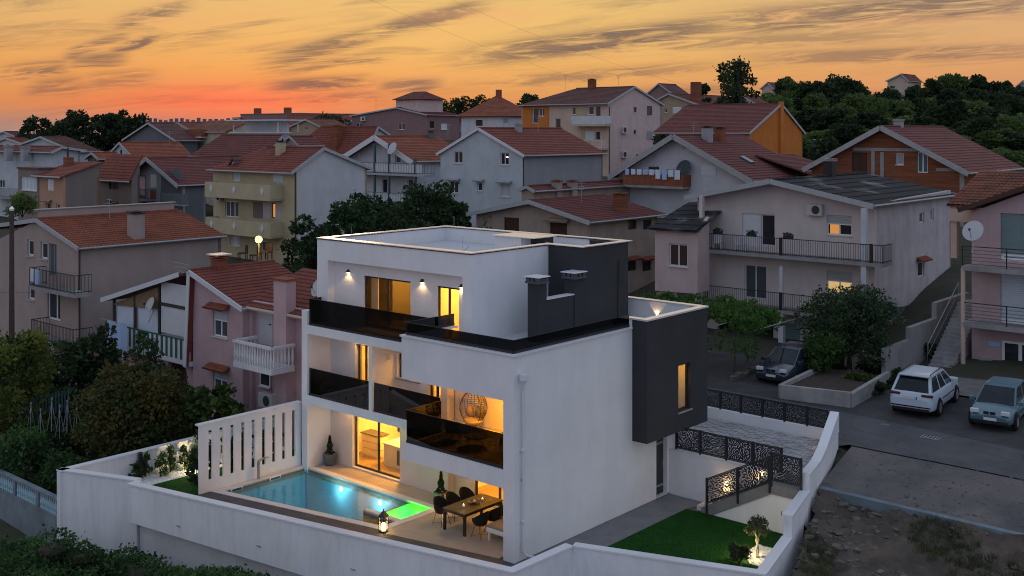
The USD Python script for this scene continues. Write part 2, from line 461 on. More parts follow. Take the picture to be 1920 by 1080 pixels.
glow('window_amber', (1.0, .42, .10), .62)
glow('window_yellow', (1.0, .66, .26), .62)
glow('window_spot', (1.0, .85, .75), 6.0)
pane('clear_pane', (.93, .93, .90), 1.45)
pane('tinted_pane', (.15, .15, .165), 1.5, boost=.0)
mat('dark_pane', (.016, .019, .024), .06, spec=.6)
mat('pane_grey', (.07, .085, .10), .10, spec=.6)
leafmat('leaf_conifer', (.042, .07, .028), (.018, .034, .014), 3.0, .2)
leafmat('leaf_shrub', (.075, .125, .03), (.03, .06, .018), 2.5)


def lamp(fr, x, y, z, power, color, r=0.05, name='light', parent=None, cone=None, direction=None):
    """A lamp's own light: a small sphere, or a cone of light."""
    p = fr.w(x, y, z)
    path = fresh(str(parent.GetPath()) if parent is not None else '/World', name)
    l = UsdLux.SphereLight.Define(stage, path)
    if parent is not None:
        l.AddTranslateOp().Set(Gf.Vec3d(float(x), float(y), float(z)))
    else:
        l.AddTranslateOp().Set(Gf.Vec3d(*map(float, p)))
    l.CreateRadiusAttr(float(r)); l.CreateNormalizeAttr(True)
    l.CreateIntensityAttr(float(power)); l.CreateColorAttr(Gf.Vec3f(*color))
    if cone is not None:
        d = np.array(direction, float); d /= np.linalg.norm(d)
        # turn -z to the direction
        zax = -d; xax = np.cross([0, 1, 0] if abs(d[1]) < .9 else [1, 0, 0], zax); xax /= np.linalg.norm(xax); yax = np.cross(zax, xax)
        m = Gf.Matrix4d(*[float(v) for v in (*xax, 0, *yax, 0, *zax, 0, 0, 0, 0, 1)])
        l.AddTransformOp().Set(m)
        s = UsdLux.ShapingAPI.Apply(l.GetPrim()); s.CreateShapingConeAngleAttr(float(cone)); s.CreateShapingConeSoftnessAttr(0.25)
    return l


def area_lamp(x, y, z, w, h, power, color, fr, parent=None, name='ceiling_light', up=False):
    """A flat lamp looking down."""
    path = fresh(str(parent.GetPath()) if parent is not None else '/World', name)
    l = UsdLux.RectLight.Define(stage, path)
    p = (x, y, z) if parent is not None else fr.w(x, y, z)
    l.AddTranslateOp().Set(Gf.Vec3d(*map(float, p)))
    l.CreateWidthAttr(float(w)); l.CreateHeightAttr(float(h)); l.CreateNormalizeAttr(True)
    l.CreateIntensityAttr(float(power)); l.CreateColorAttr(Gf.Vec3f(*color))
    return l


def slabs(mb, poly_axis, outline, holes, t0, t1):
    """A wall plate with openings: outline and holes in the wall's own plane, thickness t0..t1 along 'x' or 'y'."""
    g = Polygon(outline)
    if holes: g = g.difference(unary_union([sbox(*h) for h in holes]))
    if poly_axis == 'x':
        mb.prism(g, t0, t1, PX)
    else:
        mb.prism(g, -t1, -t0, PY)
    return mb


def window(parent, axis, off, a0, a1, z0, z1, depth=.08, frame='white_plastic', glass='dark_pane', sill=None, mull=(.5,), transom=None, sign=-1, fw=.06, shutter=0.0, shutter_mat='white_plastic', name='window', back=None, proud=0.0):
    """A window standing in its opening. axis 'x': the wall lies in the plane x = off and faces -x; axis 'y': in y = off and faces -y."""
    def bx(mb, a, b, c, d, t0, t1):
        if axis == 'x': mb.box(off+t0, a, c, off+t1, b, d)
        else: mb.box(a, off+t0, c, b, off+t1, d)
    zt = z1 - shutter * (z1 - z0)
    m = MB()
    bx(m, a0, a1, z0, z0+fw, depth, depth+.06); bx(m, a0, a1, zt-fw, zt, depth, depth+.06)
    bx(m, a0, a0+fw, z0+fw, zt-fw, depth, depth+.06); bx(m, a1-fw, a1, z0+fw, zt-fw, depth, depth+.06)
    for q in mull:
        c = a0 + (a1-a0)*q
        bx(m, c-fw*.6, c+fw*.6, z0+fw, zt-fw, depth+.003, depth+.057)
    if transom is not None:
        c = z0 + (zt-z0)*transom
        bx(m, a0+fw, a1-fw, c-fw*.4, c+fw*.4, depth+.005, depth+.055)
    w = obj(name, m, frame, parent)
    g = MB(); bx(g, a0+fw*.5, a1-fw*.5, z0+fw*.5, zt-fw*.5, depth+.025, depth+.035)
    obj('pane', g, glass, w)
    if back:
        g = MB(); bx(g, a0+fw*.5, a1-fw*.5, z0+fw*.5, zt-fw*.5, depth+.10, depth+.11)
        obj('curtain', g, back, w)
    if shutter > 0:
        g = MB()
        nsl = max(2, int(shutter*(z1-z0)/.09))
        for i in range(nsl):
            bx(g, a0+.01, a1-.01, zt+(z1-zt)*i/nsl, zt+(z1-zt)*(i+.86)/nsl, depth-.02, depth+.03)
        obj('roller_shutter', g, shutter_mat, w)
    if sill:
        g = MB(); bx(g, a0-.06, a1+.06, z0-.05, z0-.001, -.07, depth)
        obj('sill', g, sill, w)
    return w

# ------------------------------------------------------------------ the villa
villa = thing('villa', 'white modern flat-roofed villa with glass balconies and dark grey boxes beside the pool', 'villa', VF)
WARM = (1.0, .44, .05)


def vwin(axis, off, a0, a1, z0, z1, name='window', mull=(.5,), depth=.1, fw=.07, label=None):
    w = window(villa, axis, off, a0, a1, z0, z1, depth=depth, frame='black_frame', glass='clear_pane', mull=mull, fw=fw, name=name)
    if label: w.SetCustomDataByKey('label', label)
    return w


def V(name, mb, m, parent=None, label=None):
    return obj(name, mb, m, parent or villa, label=label)


# outer walls
s = MB()
slabs(s, 'y', [(0, 0), (10.6, 0), (10.6, 6.5), (0, 6.5)], [(8.0, -.1, 8.72, 2.25), (9.0, 3.0, 10.3, 5.6)], 0, .25)
V('side_wall', s, 'white_render')
s = MB()
slabs(s, 'x', [(.25, 5.05), (5.15, 5.05), (5.15, 6.5), (.25, 6.5)], [], 0, .25)                # parapet over the covered balcony
s.box(.25, 4.9, 5.05, 1.8, 5.15, 6.5)
V('front_band', s, 'white_render')
s = MB()
s.box(0, .45, 2.27, .25, 5.15, 2.84); s.box(.25, 4.9, 2.27, 2.0, 5.15, 2.84)
V('balcony_band', s, 'white_render')
s = MB(); s.box(0, .25, 0, .42, .45, 5.05); s.box(0.0, .25, 5.05, .25, .2501, 6.5)
V('corner_column', s, 'white_render')
s = MB(); s.box(1.8, 12.65, -.2, 10.6, 13.0, 6.33)
V('end_wall', s, 'white_render')
s = MB(); s.box(1.8, 5.15, 2.60, 2.05, 12.65, 2.93); s.box(1.8, 5.15, 5.42, 2.05, 12.65, 5.76)
V('slab_edge', s, 'white_render')
s = MB(); s.box(1.8, 8.73, 2.93, 3.0, 8.91, 5.42)
V('balcony_divider', s, 'white_render')
s = MB(); s.box(.25, .25, 2.60, 10.4, 4.9, 2.82); s.box(2.05, 4.9, 2.60, 10.4, 12.65, 2.82); s.box(2.05, .25, 5.45, 10.4, 12.65, 5.72); s.box(.25, .25, 5.06, 2.05, 4.9, 5.25); s.box(.25, .25, 5.85, 10.4, 4.9, 6.02); s.box(2.05, 4.9, 5.72, 10.4, 12.65, 5.82)
V('floor_slab', s, 'white_inside')
s = MB(); s.box(.27, .26, 2.821, 3.34, 4.89, 2.835); s.box(2.06, 5.16, 2.83, 2.99, 12.64, 2.85)
V('balcony_floor', s, 'terrace_tile_warm')
s = MB(); s.box(.3, .3, 6.021, 10.3, 4.19, 6.035); s.box(2.06, 5.2, 5.822, 2.79, 12.64, 5.836)
V('roof_terrace_floor', s, 'roof_screed')
s = MB(); s.box(10.35, .25, -.2, 10.6, 12.65, 6.33)
V('back_wall', s, 'white_render')
# inner faces of the balconies and of the ground floor
s = MB()
slabs(s, 'x', [(5.86, 0), (12.65, 0), (12.65, 2.6), (5.86, 2.6)], [(8.48, .06, 11.27, 2.32)], 3.0, 3.35)
V('ground_floor_wall', s, 'clad_stone', label='ground floor wall clad in pale stone beside the sliding door')
s = MB()
slabs(s, 'x', [(5.9, 2.83), (12.65, 2.83), (12.65, 5.45), (5.9, 5.45)], [(10.3, 2.88, 11.09, 5.05), (7.4, 4.05, 8.62, 5.0), (6.23, 2.88, 6.94, 5.05)], 3.0, 3.35)
V('balcony_wall', s, 'white_render')
s = MB()
slabs(s, 'x', [(.25, 0), (5.86, 0), (5.86, 2.6), (.25, 2.6)], [(2.5, .06, 4.88, 2.25)], 3.36, 3.56)
s2 = MB(); slabs(s2, 'x', [(.25, 2.83), (5.9, 2.83), (5.9, 5.06), (.25, 5.06)], [], 3.36, 3.56)
V('dining_wall', s, 'clad_stone'); V('covered_balcony_wall', s2, 'white_render')
# top storey
s = MB()
slabs(s, 'x', [(4.2, 5.8), (12.9, 5.8), (12.9, 9.17), (4.2, 9.17)], [(4.64, 5.7, 12.22, 8.35)], 2.5, 2.85)
V('top_storey_front', s, 'white_render')
s = MB()
slabs(s, 'x', [(4.4, 5.8), (12.4, 5.8), (12.4, 8.5), (4.4, 8.5)], [(7.72, 5.86, 10.42, 7.86), (5.16, 5.86, 6.30, 7.84)], 2.851, 3.05)
V('recessed_wall', s, 'white_render')
s = MB(); s.box(2.5, 4.2001, 5.9, 6.83, 4.45, 9.17); s.v[-1][:, 0] = np.maximum(s.v[-1][:, 0], 2.852)
V('top_storey_side', s, 'white_render')
s = MB(); s.box(2.85, 12.65, 5.8, 10.0, 12.9, 9.17); s.box(9.75, 4.45, 5.9, 10.0, 12.65, 9.17)
V('top_storey_back', s, 'white_render')
s = MB(); s.box(2.85, 4.45, 8.42, 9.75, 12.65, 8.60); s.box(6.9, 2.7, 8.42, 9.75, 4.45, 8.602)
V('flat_roof', s, 'roof_screed')
s = MB()
s.box(6.83, 2.5, 6.0, 7.08, 4.2, 9.17); s.box(7.08, 2.5, 6.0, 9.5, 2.75, 9.17); s.box(9.5, 2.5, 6.0, 9.75, 4.2, 9.17)
V('stair_tower', s, 'anthracite', label='dark grey rendered tower at the right end of the top storey')
s = MB(); s.box(9.05, 2.47, 6.1, 9.16, 2.499, 8.5)
V('tower_groove', s, 'black_frame')
# metal coping on the roof edge: bright top, dark drip
c, d = MB(), MB()
def cope(x0, y0, x1, y1, z, w=.30, t=.03, over=.03):
    c.box(min(x0, x1)-over, min(y0, y1)-over, z+.035, max(x0, x1)+over, max(y0, y1)+over, z+.035+t)
    d.box(min(x0, x1)-over+.004, min(y0, y1)-over+.004, z, max(x0, x1)+over-.004, max(y0, y1)+over-.004, z+.034)
zt = 9.17
for a in ((2.5, 4.2, 2.85, 12.9), (2.88, 4.2, 6.80, 4.45), (2.88, 12.65, 9.72, 12.9), (9.75, 2.5, 10.0, 12.9), (6.83, 2.5, 7.08, 4.45), (7.11, 2.5, 9.72, 2.75)):
    cope(*a, zt)
rc = V('roof_coping', c, 'coping_metal'); V('coping_edge', d, 'coping_edge')
c, d = MB(), MB()
c.box(-.05, .25, 6.5, .3, 5.2, 6.56); c.box(-.05, -.05, 6.5, 6.42, .25, 6.56); c.box(.3, 4.85, 6.5, 2.5, 5.2, 6.56)
V('terrace_coping', c, 'coping_paint')
# dark box on the side
s = MB()
slabs(s, 'y', [(6.45, 2.48), (10.55, 2.48), (10.55, 6.83), (6.45, 6.83)], [(8.5, 3.2, 9.34, 4.93)], -.64, -.44)
s.box(6.45, -.44, 2.48, 6.65, -.001, 6.83); s.box(10.35, -.44, 2.48, 10.55, -.001, 6.83); s.box(6.65, -.44, 2.48, 10.35, -.001, 2.66)
bx = V('oriel_box', s, 'anthracite', label='dark grey box standing out from the side wall')
vwin('y', -.64, 8.5, 9.34, 3.2, 4.93, name='narrow_window', mull=(), depth=.14)
s = MB(); s.box(8.44, -.70, 3.15, 9.40, -.52, 3.195)
V('window_ledge', s, 'zinc')
c = MB(); c.box(6.42, -.67, 6.832, 10.6, -.36, 6.89); c.box(6.42, -.36, 6.832, 6.72, .30, 6.89); c.box(10.32, -.36, 6.832, 10.62, 4.1, 6.89)
V('box_coping', c, 'coping_metal')
s = MB(); s.box(10.36, -.44, 6.33, 10.58, 4.0, 6.831); s.box(6.65, -.44, 6.0, 10.35, -.40, 6.831); s.box(6.65, -.40, 6.02, 10.36, .26, 6.04)
V('box_parapet', s, 'white_render')
# chimneys and the low wall between them
for u0, u1, zt_ in ((4.10, 4.57, 8.12), (6.20, 6.78, 8.08)):
    s = MB(); s.box(u0, 2.42, 6.0, u1, 2.92, zt_)
    ch = V('chimney', s, 'anthracite')
    k = MB()
    for x in (u0-.05, u1-.12):
        for y in (2.37, 2.80): k.box(x, y, zt_+.07, x+.17, y+.17, zt_+.22)
    k.box((u0+u1)/2-.07, 2.37, zt_+.07, (u0+u1)/2+.07, 2.45, zt_+.22); k.box(u0-.05, 2.60, zt_+.07, u0+.03, 2.75, zt_+.22)
    k.bbox(u0-.08, 2.34, zt_, u1+.08, 3.0, zt_+.07)
    V('cowl', k, 'graphite', ch)
    k = MB(); k.bbox(u0-.10, 2.32, zt_+.221, u1+.10, 3.02, zt_+.255); V('cap', k, 'coping_paint', ch)
s = MB(); s.box(4.571, 2.45, 6.0, 6.199, 2.72, 7.5)
V('screen_wall', s, 'anthracite'); s = MB(); s.box(4.572, 2.42, 7.501, 6.198, 2.75, 7.54); V('screen_coping', s, 'coping_paint')
# tinted glass railings with a dark foot rail
def rail(name, segs, z0, z1):
    g, f, e = MB(), MB(), MB()
    for (x0, y0, x1, y1) in segs:
        dx, dy = x1-x0, y1-y0
        L = math.hypot(dx, dy); n = max(1, round(L/1.7))
        ux, uy = dx/L, dy/L
        for i in range(n):
            a, b = L*i/n+.006, L*(i+1)/n-.006
            p, q = (x0+ux*a, y0+uy*a), (x0+ux*b, y0+uy*b)
            gg = MB(); gg.beam((*p, (z0+z1)/2+.03), (*q, (z0+z1)/2+.03), .016, z1-z0-.06)
            V('railing_glass', gg, 'tinted_pane')
        f.beam((x0, y0, z0+.045), (x1, y1, z0+.045), .06, .09)
        e.beam((x0, y0, z1+.006), (x1, y1, z1+.006), .022, .012)
    V('foot_rail', f, 'black_metal'); V('hand_rail', e, 'black_metal')
rail('a', [(.12, .40, .12, 5.02), (.12, 5.02, 1.80, 5.02)], 2.84, 3.95)
rail('b', [(1.9, 5.16, 1.9, 8.72), (1.9, 8.92, 1.9, 12.64)], 2.93, 4.02)
rail('c', [(1.9, 5.05, 1.9, 12.64), (1.92, 12.60, 2.49, 12.60)], 5.76, 6.82)
rail('d', [(.12, .12, .12, 5.0), (.12, 5.05, 2.49, 5.05), (.12, .12, 6.42, .12)], 6.56, 6.98)
# doors and windows
vwin('x', 3.0, 8.48, 11.27, .06, 2.32, name='sliding_door', depth=.15)
vwin('x', 3.0, 10.3, 11.09, 2.88, 5.05, name='balcony_door', mull=(.42,), depth=.15)
vwin('x', 3.0, 7.4, 8.62, 4.05, 5.0, name='window', mull=(.5,), depth=.12)
vwin('x', 3.0, 6.23, 6.94, 2.88, 5.05, name='balcony_door', mull=(.5,), depth=.15)
vwin('x', 3.36, 2.5, 4.88, .06, 2.25, name='sliding_door', depth=.08)
vwin('x', 2.851, 7.72, 10.42, 5.86, 7.86, name='sliding_door', depth=.08)
vwin('x', 2.851, 5.16, 6.30, 5.86, 7.84, name='terrace_door', depth=.08)
s = MB(); s.box(2.93, 7.34, 4.0, 3.05, 8.68, 4.045); V('window_sill', s, 'zinc')
s = MB(); s.box(8.02, .16, .05, 8.70, .20, 2.24)
dr = V('side_door', s, 'dark_door')
s = MB()
for z in (.35, 1.93): s.box(8.06, .145, z-.03, 8.66, .159, z+.05)
V('door_bar', s, 'zinc', dr)
s = MB(); s.tube([(8.60, .12, 1.0), (8.60, .12, 1.25)], .012); V('handle', s, 'steel', dr)
s = MB(); s.box(7.98, .0, .001, 8.86, .24, .049); V('doorstep', s, 'pool_coping')
# rain pipe on the side wall
s = MB()
s.lathe([(.04, -.12), (.05, -.1), (.14, .02), (.14, .2), (.02, .2)], (.30, -.14, 5.72), 10)
s.tube([(.30, -.14, 5.62), (.36, -.07, 5.4), (.36, -.07, .32), (.42, -.12, .18), (.62, -.30, .10)], .045, 8)
for z in (3.45, 1.2): s.lathe([(.06, 0), (.075, .02), (.075, .09), (.06, .11)], (.36, -.07, z), 8)
V('drain_pipe', s, 'pipe_white')
s = MB(); s.lathe([(.001, 0), (.05, 0), (.05, .03), (.02, .06)], (0, 0, 0), 10); s.moved(at(.36, -.02, 2.55) @ np.array([[1, 0, 0, 0], [0, 0, -1, 0], [0, 1, 0, 0], [0, 0, 0, 1.]]))
V('vent_cap', s, 'zinc')
# roof bits: cable box on the roof, lightning rods
s = MB(); s.box(7.3, 6.0, 8.602, 8.0, 7.4, 9.32); bxr = V('roof_shaft', s, 'white_render')
s = MB(); s.box(7.9, 5.3, 8.603, 8.5, 5.99, 9.32); V('roof_shaft', s, 'anthracite')
s = MB(); s.box(7.2, 5.2, 9.321, 8.6, 7.5, 9.35); V('shaft_cap', s, 'coping_metal')
s = MB()
s.tube([(7.28, 6.3, 9.0), (7.1, 6.2, 8.95), (6.9, 5.9, 8.8)], .03, 5); s.tube([(7.28, 6.5, 8.9), (7.1, 6.4, 8.85), (6.9, 6.1, 8.7)], .03, 5)
V('roof_pipe', s, 'pipe_white')
s = MB()
for p in ((3.0, 5.1), (2.9, 11.2), (9.5, 11.9)): s.tube([(*p, 8.6 if p[1] < 6 else 9.2), (*p, 9.75)], .009, 4)
s.tube([(5.2, 9.0, 8.62), (4.6, 7.2, 8.62)], .012, 4); s.tube([(4.6, 7.2, 8.62), (4.9, 6.6, 9.1)], .012, 4)
V('lightning_rod', s, 'zinc')

s = MB(); s.box(6.66, -.02, 2.67, 10.34, -.003, 6.0); s.box(9.42, -.42, 2.67, 9.46, -.021, 6.0); V('box_room_wall', s, 'white_inside')
s = MB(); s.box(8.35, -.30, 5.30, 8.75, -.10, 5.34); V('ceiling_lamp', s, 'lamp_soft'); area_lamp(8.55, -.2, 5.28, .3, .15, PW*5, WARM, VF, parent=villa)
# ---- rooms behind the glass
def room(u0, v0, z0, u1, v1, z1, floor='floor_oak'):
    s = MB()
    s.box(u1, v0, z0, u1+.1, v1, z1); s.box(u0, v0-.1, z0, u1, v0, z1); s.box(u0, v1, z0, u1, v1+.1, z1); s.box(u0, v0, z1, u1, v1, z1+.02)
    V('room_wall', s, 'white_inside')
    s = MB(); s.box(u0, v0, z0-.01, u1, v1, z0+.005); V('room_floor', s, floor)
room(3.36, 6.2, .05, 7.6, 12.6, 2.58)
room(3.57, .3, .05, 7.2, 5.7, 2.58)
room(3.36, 9.0, 2.86, 6.6, 12.6, 5.40); room(3.36, 5.95, 2.86, 6.6, 8.85, 5.40)
room(3.06, 7.0, 5.86, 7.0, 12.5, 8.40); room(3.06, 4.5, 5.86, 6.8, 6.85, 8.40)
# kitchen
k = MB()
for i in range(3): k.box(4.25, 11.1, .15+.28*i, 4.75, 12.15, .15+.28*i+.255)
k.box(4.3, 11.15, .05, 4.75, 12.1, .15)
V('kitchen_drawers', k, 'kitchen_front'); k = MB(); k.box(4.2, 11.05, 1.0, 4.8, 12.2, 1.04); V('worktop', k, 'kitchen_top')
k = MB(); k.box(4.0, 8.3, .05, 4.85, 10.5, .92); V('kitchen_island', k, 'kitchen_front')
k = MB(); k.box(3.95, 8.25, .921, 4.9, 10.55, .96); V('island_top', k, 'white_trim')
k = MB(); k.box(3.975, 9.1, .2, 3.999, 9.7, .8); V('oven', k, 'kitchen_top')
k = MB(); k.lathe([(.001, 0), (.12, 0), (.13, .1), (.12, .28), (.08, .3)], (4.4, 9.95, 1.42), 10); k.tube([(4.4, 9.95, 1.7), (4.4, 9.95, 2.58)], .008, 4); V('pendant_lamp', k, 'kitchen_top')
k = MB(); k.box(6.9, 9.0, .05, 7.55, 12.0, 2.4); V('kitchen_cabinet', k, 'kitchen_front')
# upper rooms: picture, bed, curtain, dark wardrobe
k = MB(); k.box(5.9, 8.9, 6.7, 5.94, 9.6, 7.65); k.box(5.9, 8.3, 5.86, 6.0, 8.8, 5.9); V('room_picture', k, 'linen')
k = MB(); k.box(4.6, 7.15, 5.86, 6.6, 9.0, 6.35); k.bbox(6.6, 7.1, 5.86, 6.75, 9.05, 7.0); V('bed', k, 'linen')
k = MB(); k.box(4.2, 10.2, 5.86, 6.9, 12.4, 8.3); V('wardrobe', k, 'kitchen_top')
k = MB(); k.box(3.2, 9.95, 5.87, 3.24, 10.35, 8.3); k.box(3.5, 5.95, 2.87, 3.52, 6.5, 5.3); V('curtain_strip', k, 'curtain')
k = MB(); k.box(3.9, 10.35, 2.87, 4.0, 10.9, 4.7); k.box(3.7, 10.5, 2.87, 3.9, 10.8, 3.5); V('shelf', k, 'kitchen_top')
k = MB(); k.box(5.0, 2.6, .05, 5.9, 4.7, .75); k.box(6.2, 1.0, 1.4, 7.1, 4.6, 1.9); V('sofa', k, 'linen')
# dark rack seen through the terrace door
k = MB(); k.tube([(3.9, 5.9, 5.87), (3.9, 5.5, 7.0), (3.9, 5.45, 7.1)], .03, 5); k.tube([(3.9, 5.3, 5.87), (3.9, 5.5, 7.0), (3.9, 6.0, 6.95)], .03, 5); k.tube([(3.7, 5.1, 5.87), (3.7, 5.35, 7.35), (3.7, 5.15, 6.8)], .04, 5); V('exercise_bike', k, 'black_metal')
for (u, v, z, w, p) in ((5.2, 9.6, 2.55, 1.6, PW*150), (5.3, 3.2, 2.55, 1.2, PW*90), (4.9, 10.8, 5.37, .8, PW*34), (4.9, 7.2, 5.37, .8, PW*36), (4.8, 8.9, 8.37, .9, PW*66), (4.6, 5.6, 8.37, .8, PW*46)):
    k = MB(); k.box(u-w/2, v-w/2, z+.01, u+w/2, v+w/2, z+.025); cl = V('ceiling_lamp', k, 'lamp_soft')
    area_lamp(u, v, z, w, w, p, WARM, VF, parent=villa)
# lamps under the balconies
AMB = (1.0, .36, .008)
for (u, v, z, p) in ((1.9, 2.6, 5.04, PW*56), (2.85, 10.7, 5.40, PW*3.0), (2.5, 7.0, 5.40, PW*.4), (2.5, 11.3, 2.58, PW*2.0), (2.5, 9.4, 2.58, PW*2.4), (2.6, 7.2, 2.58, PW*1.8), (1.8, 4.0, 2.56, PW*4), (1.8, 1.8, 2.56, PW*2)):
    k = MB(); k.lathe([(.001, .0), (.07, 0), (.08, .02)], (u, v, z), 10); V('downlight', k, 'lamp_warm')
    area_lamp(u, v, z-.012, .16, .16, p, AMB if (u, v) == (1.9, 2.6) else (1.0, .45, .14), VF, parent=villa, name='downlight_glow')
# wall lamps on the recessed wall and the uplight of the box terrace
for v in (11.32, 7.05, 4.99):
    k = MB(); k.box(2.74, v-.06, 7.90, 2.85, v+.06, 7.96); k.box(2.79, v-.045, 7.96, 2.85, v+.045, 8.02)
    wl = V('wall_lamp', k, 'black_metal'); k = MB(); k.box(2.76, v-.045, 7.892, 2.84, v+.045, 7.899); V('lamp_glass', k, 'lamp_warm', wl)
    lamp(VF, 2.76, v, 7.86, PW*3.2, (1.0, .58, .24), .03, 'wall_light', villa, 60, (.05, 0, -1))
k = MB(); k.box(10.24, 1.48, 6.04, 10.34, 1.60, 6.22); V('uplight', k, 'black_metal')
lamp(VF, 10.30, 1.54, 6.26, PW*4.5, (1.0, .58, .25), .02, 'uplight_glow', villa, 42, (.05, 0, 1))

# ------------------------------------------------------------------ foliage
def leaves(centres, size, rng, flat=0.0, aspect=1.6, out=None, out_c=None, quad=True):
    """One small blade (two triangles, folded) at each centre, turned at random or outwards."""
    c = np.asarray(centres, float); n = len(c)
    a = rng.normal(size=(n, 3)); a[:, 2] *= (1 - flat); a /= np.linalg.norm(a, axis=1, keepdims=True)
    if out_c is not None:
        o = c - np.asarray(out_c); o /= np.maximum(np.linalg.norm(o, axis=1, keepdims=True), 1e-6)
        a = a + 0.8 * o; a /= np.linalg.norm(a, axis=1, keepdims=True)
    r = rng.normal(size=(n, 3)); b = np.cross(a, r); b /= np.maximum(np.linalg.norm(b, axis=1, keepdims=True), 1e-6)
    nn = np.cross(a, b)
    s = size * rng.uniform(.45, 1.45, (n, 1))
    p0 = c - a*s*aspect*.5; p1 = c + b*s*.5 + nn*s*.12; p2 = c + a*s*aspect*.5; p3 = c - b*s*.5 + nn*s*.12
    v = np.stack([p0, p1, p2, p3], 1).reshape(-1, 3)
    i = np.arange(n)[:, None] * 4
    f = np.vstack([i + [0, 1, 2], i + [0, 2, 3]])
    return v, f


def blob_points(n, centre, radii, rng, shell=.55):
    d = rng.normal(size=(n, 3)); d /= np.linalg.norm(d, axis=1, keepdims=True)
    r = (shell + (1-shell) * rng.random((n, 1))) ** .7
    r = r * np.where(rng.random((n, 1)) < .16, 1 + .55*rng.random((n, 1)), 1.0)      # stray sprigs
    return np.asarray(centre) + d * r * np.asarray(radii)


def crown_clumps(clumps, per, leaf, rng, shell=.5, flat=.3, aspect=1.6):
    """Leaves in clumps; a clump is (centre, radii)."""
    m = MB()
    tot = sum(r[0]*r[1] for _, r in clumps)
    for c, r in clumps:
        n = max(6, int(per * len(clumps) * r[0]*r[1] / tot))
        p = blob_points(n, c, r, rng, shell)
        v, f = leaves(p, leaf, rng, flat, aspect, out_c=np.asarray(c) - [0, 0, r[2]*.4])
        m.add(v, f)
    return m


def bush_clumps(rx, ry, h, rng, n=14, z0=.0):
    out = []
    for i in range(n):
        a, t = rng.uniform(0, 2*np.pi), rng.random()
        rr = math.sqrt(rng.random()) * (.75 if t < .6 else .5)
        z = z0 + h * (.18 + .66*t)
        s = rng.uniform(.28, .46)
        out.append(((rx*rr*math.cos(a), ry*rr*math.sin(a), z), (rx*s, ry*s, h*s*.62)))
    return out


def tree_mesh(h, cr, rng, trunk_r=.12, crown_base=.35, n_clumps=26, per=90, leaf=.16, spread=1.0, top=1.0, flat=.35):
    """(trunk, crown): a tapered, forking trunk and leaf clumps at the ends of the limbs."""
    t = MB()
    zt = h * crown_base
    lean = rng.uniform(-.12, .12, 2) * h * .3
    t.tube([(0, 0, -.3), (lean[0]*.2, lean[1]*.2, zt*.5), (lean[0]*.5, lean[1]*.5, zt), (lean[0], lean[1], h*.72)], [trunk_r*1.25, trunk_r, trunk_r*.8, trunk_r*.3], 7)
    cl = []
    for i in range(n_clumps):
        a = 2.399 * i + rng.uniform(-.5, .5)
        k = (i + .5) / n_clumps
        z = h * (crown_base + (1-crown_base) * (.10 + .80 * k ** .85) * top)
        prof = math.sin(math.pi * min(1, .16 + .84 * (1-k)) * .62 + .25)
        rr = cr * spread * prof * rng.uniform(.45, .95)
        s = cr * rng.uniform(.24, .42) * (.75 + .35*prof)
        c = (lean[0]*k + rr*math.cos(a), lean[1]*k + rr*math.sin(a), z + rng.uniform(-.05, .05)*h)
        cl.append((c, (s, s, s*rng.uniform(.55, .8))))
        if i % 2 == 0:
            b = (lean[0]*.45, lean[1]*.45, zt*.8 + (z-zt)*.35)
            t.tube([b, ((b[0]+c[0])/2, (b[1]+c[1])/2, (b[2]+c[2])/2 + .05*h), c], [trunk_r*.42, trunk_r*.26, trunk_r*.08], 5)
    return t, crown_clumps(cl, per, leaf, rng, flat=flat)


mat('bark', (.075, .06, .048), .95, var=.3, vscale=6, bump=.02, bscale=12, stretch=(3, 3, .6))
mat('bark_pale', (.24, .21, .17), .95, var=.25, vscale=6)
leafmat('leaf_olive', (.105, .125, .055), (.045, .06, .028), 4.0)

# ------------------------------------------------------------------ the villa's yard
def line_wall(pts, t, closed=False):
    """Polygon of a wall of thickness t along the points, lying to their left."""
    from shapely.geometry import LineString
    return LineString(pts).buffer(t, cap_style='flat', join_style='mitre', single_sided=True)


SX = lambda u: -7.25 + .262 * (u - 2.47)               # inner face of the long wall on the right
C1, C2, C3, C4, C5, C6 = (-6.47, 16.94), (-5.17, 13.55), (-5.55, 13.38), (-2.33, -2.0), (.36, -2.06), (2.28, -7.5)
gw = thing('garden_wall', 'white rendered parapet wall around the pool terrace and lawns with a pale flat coping', 'wall', VF)


def gw_seg(p, q, z0, z1, z1b=None, t=.25, cop=True, lo=None):
    """One straight stretch: p to q on the outer side, thickness to the inside (left of p -> q), top from z1 to z1b."""
    z1b = z1 if z1b is None else z1b
    p, q = np.array(p), np.array(q)
    d = (q-p)/np.linalg.norm(q-p); n = np.array([-d[1], d[0]])
    m = MB()
    def hexa(m, a, b, c, dd, zl, zh0, zh1, zl2=None):
        zl2 = zl if zl2 is None else zl2
        v = [(*a, zl), (*b, zl2), (*c, zl2), (*dd, zl), (*a, zh0), (*b, zh1), (*c, zh1), (*dd, zh0)]
        m.add(v, [(3, 2, 1, 0), (4, 5, 6, 7), (0, 1, 5, 4), (1, 2, 6, 5), (2, 3, 7, 6), (3, 0, 4, 7)])
    hexa(m, p, q, q+n*t, p+n*t, z0, z1-.05, z1b-.05, lo)
    obj('wall_panel', m, 'white_outer', gw)
    if cop:
        m = MB(); o = .03
        hexa(m, p-n*o, q-n*o, q+n*(t+o), p+n*(t+o), z1-.05, z1, z1b)
        obj('wall_coping', m, 'coping_paint', gw)


def ext(p, q, a, b):
    p, q = np.array(p, float), np.array(q, float); d = (q-p)/np.linalg.norm(q-p)
    return p - d*a, q + d*b


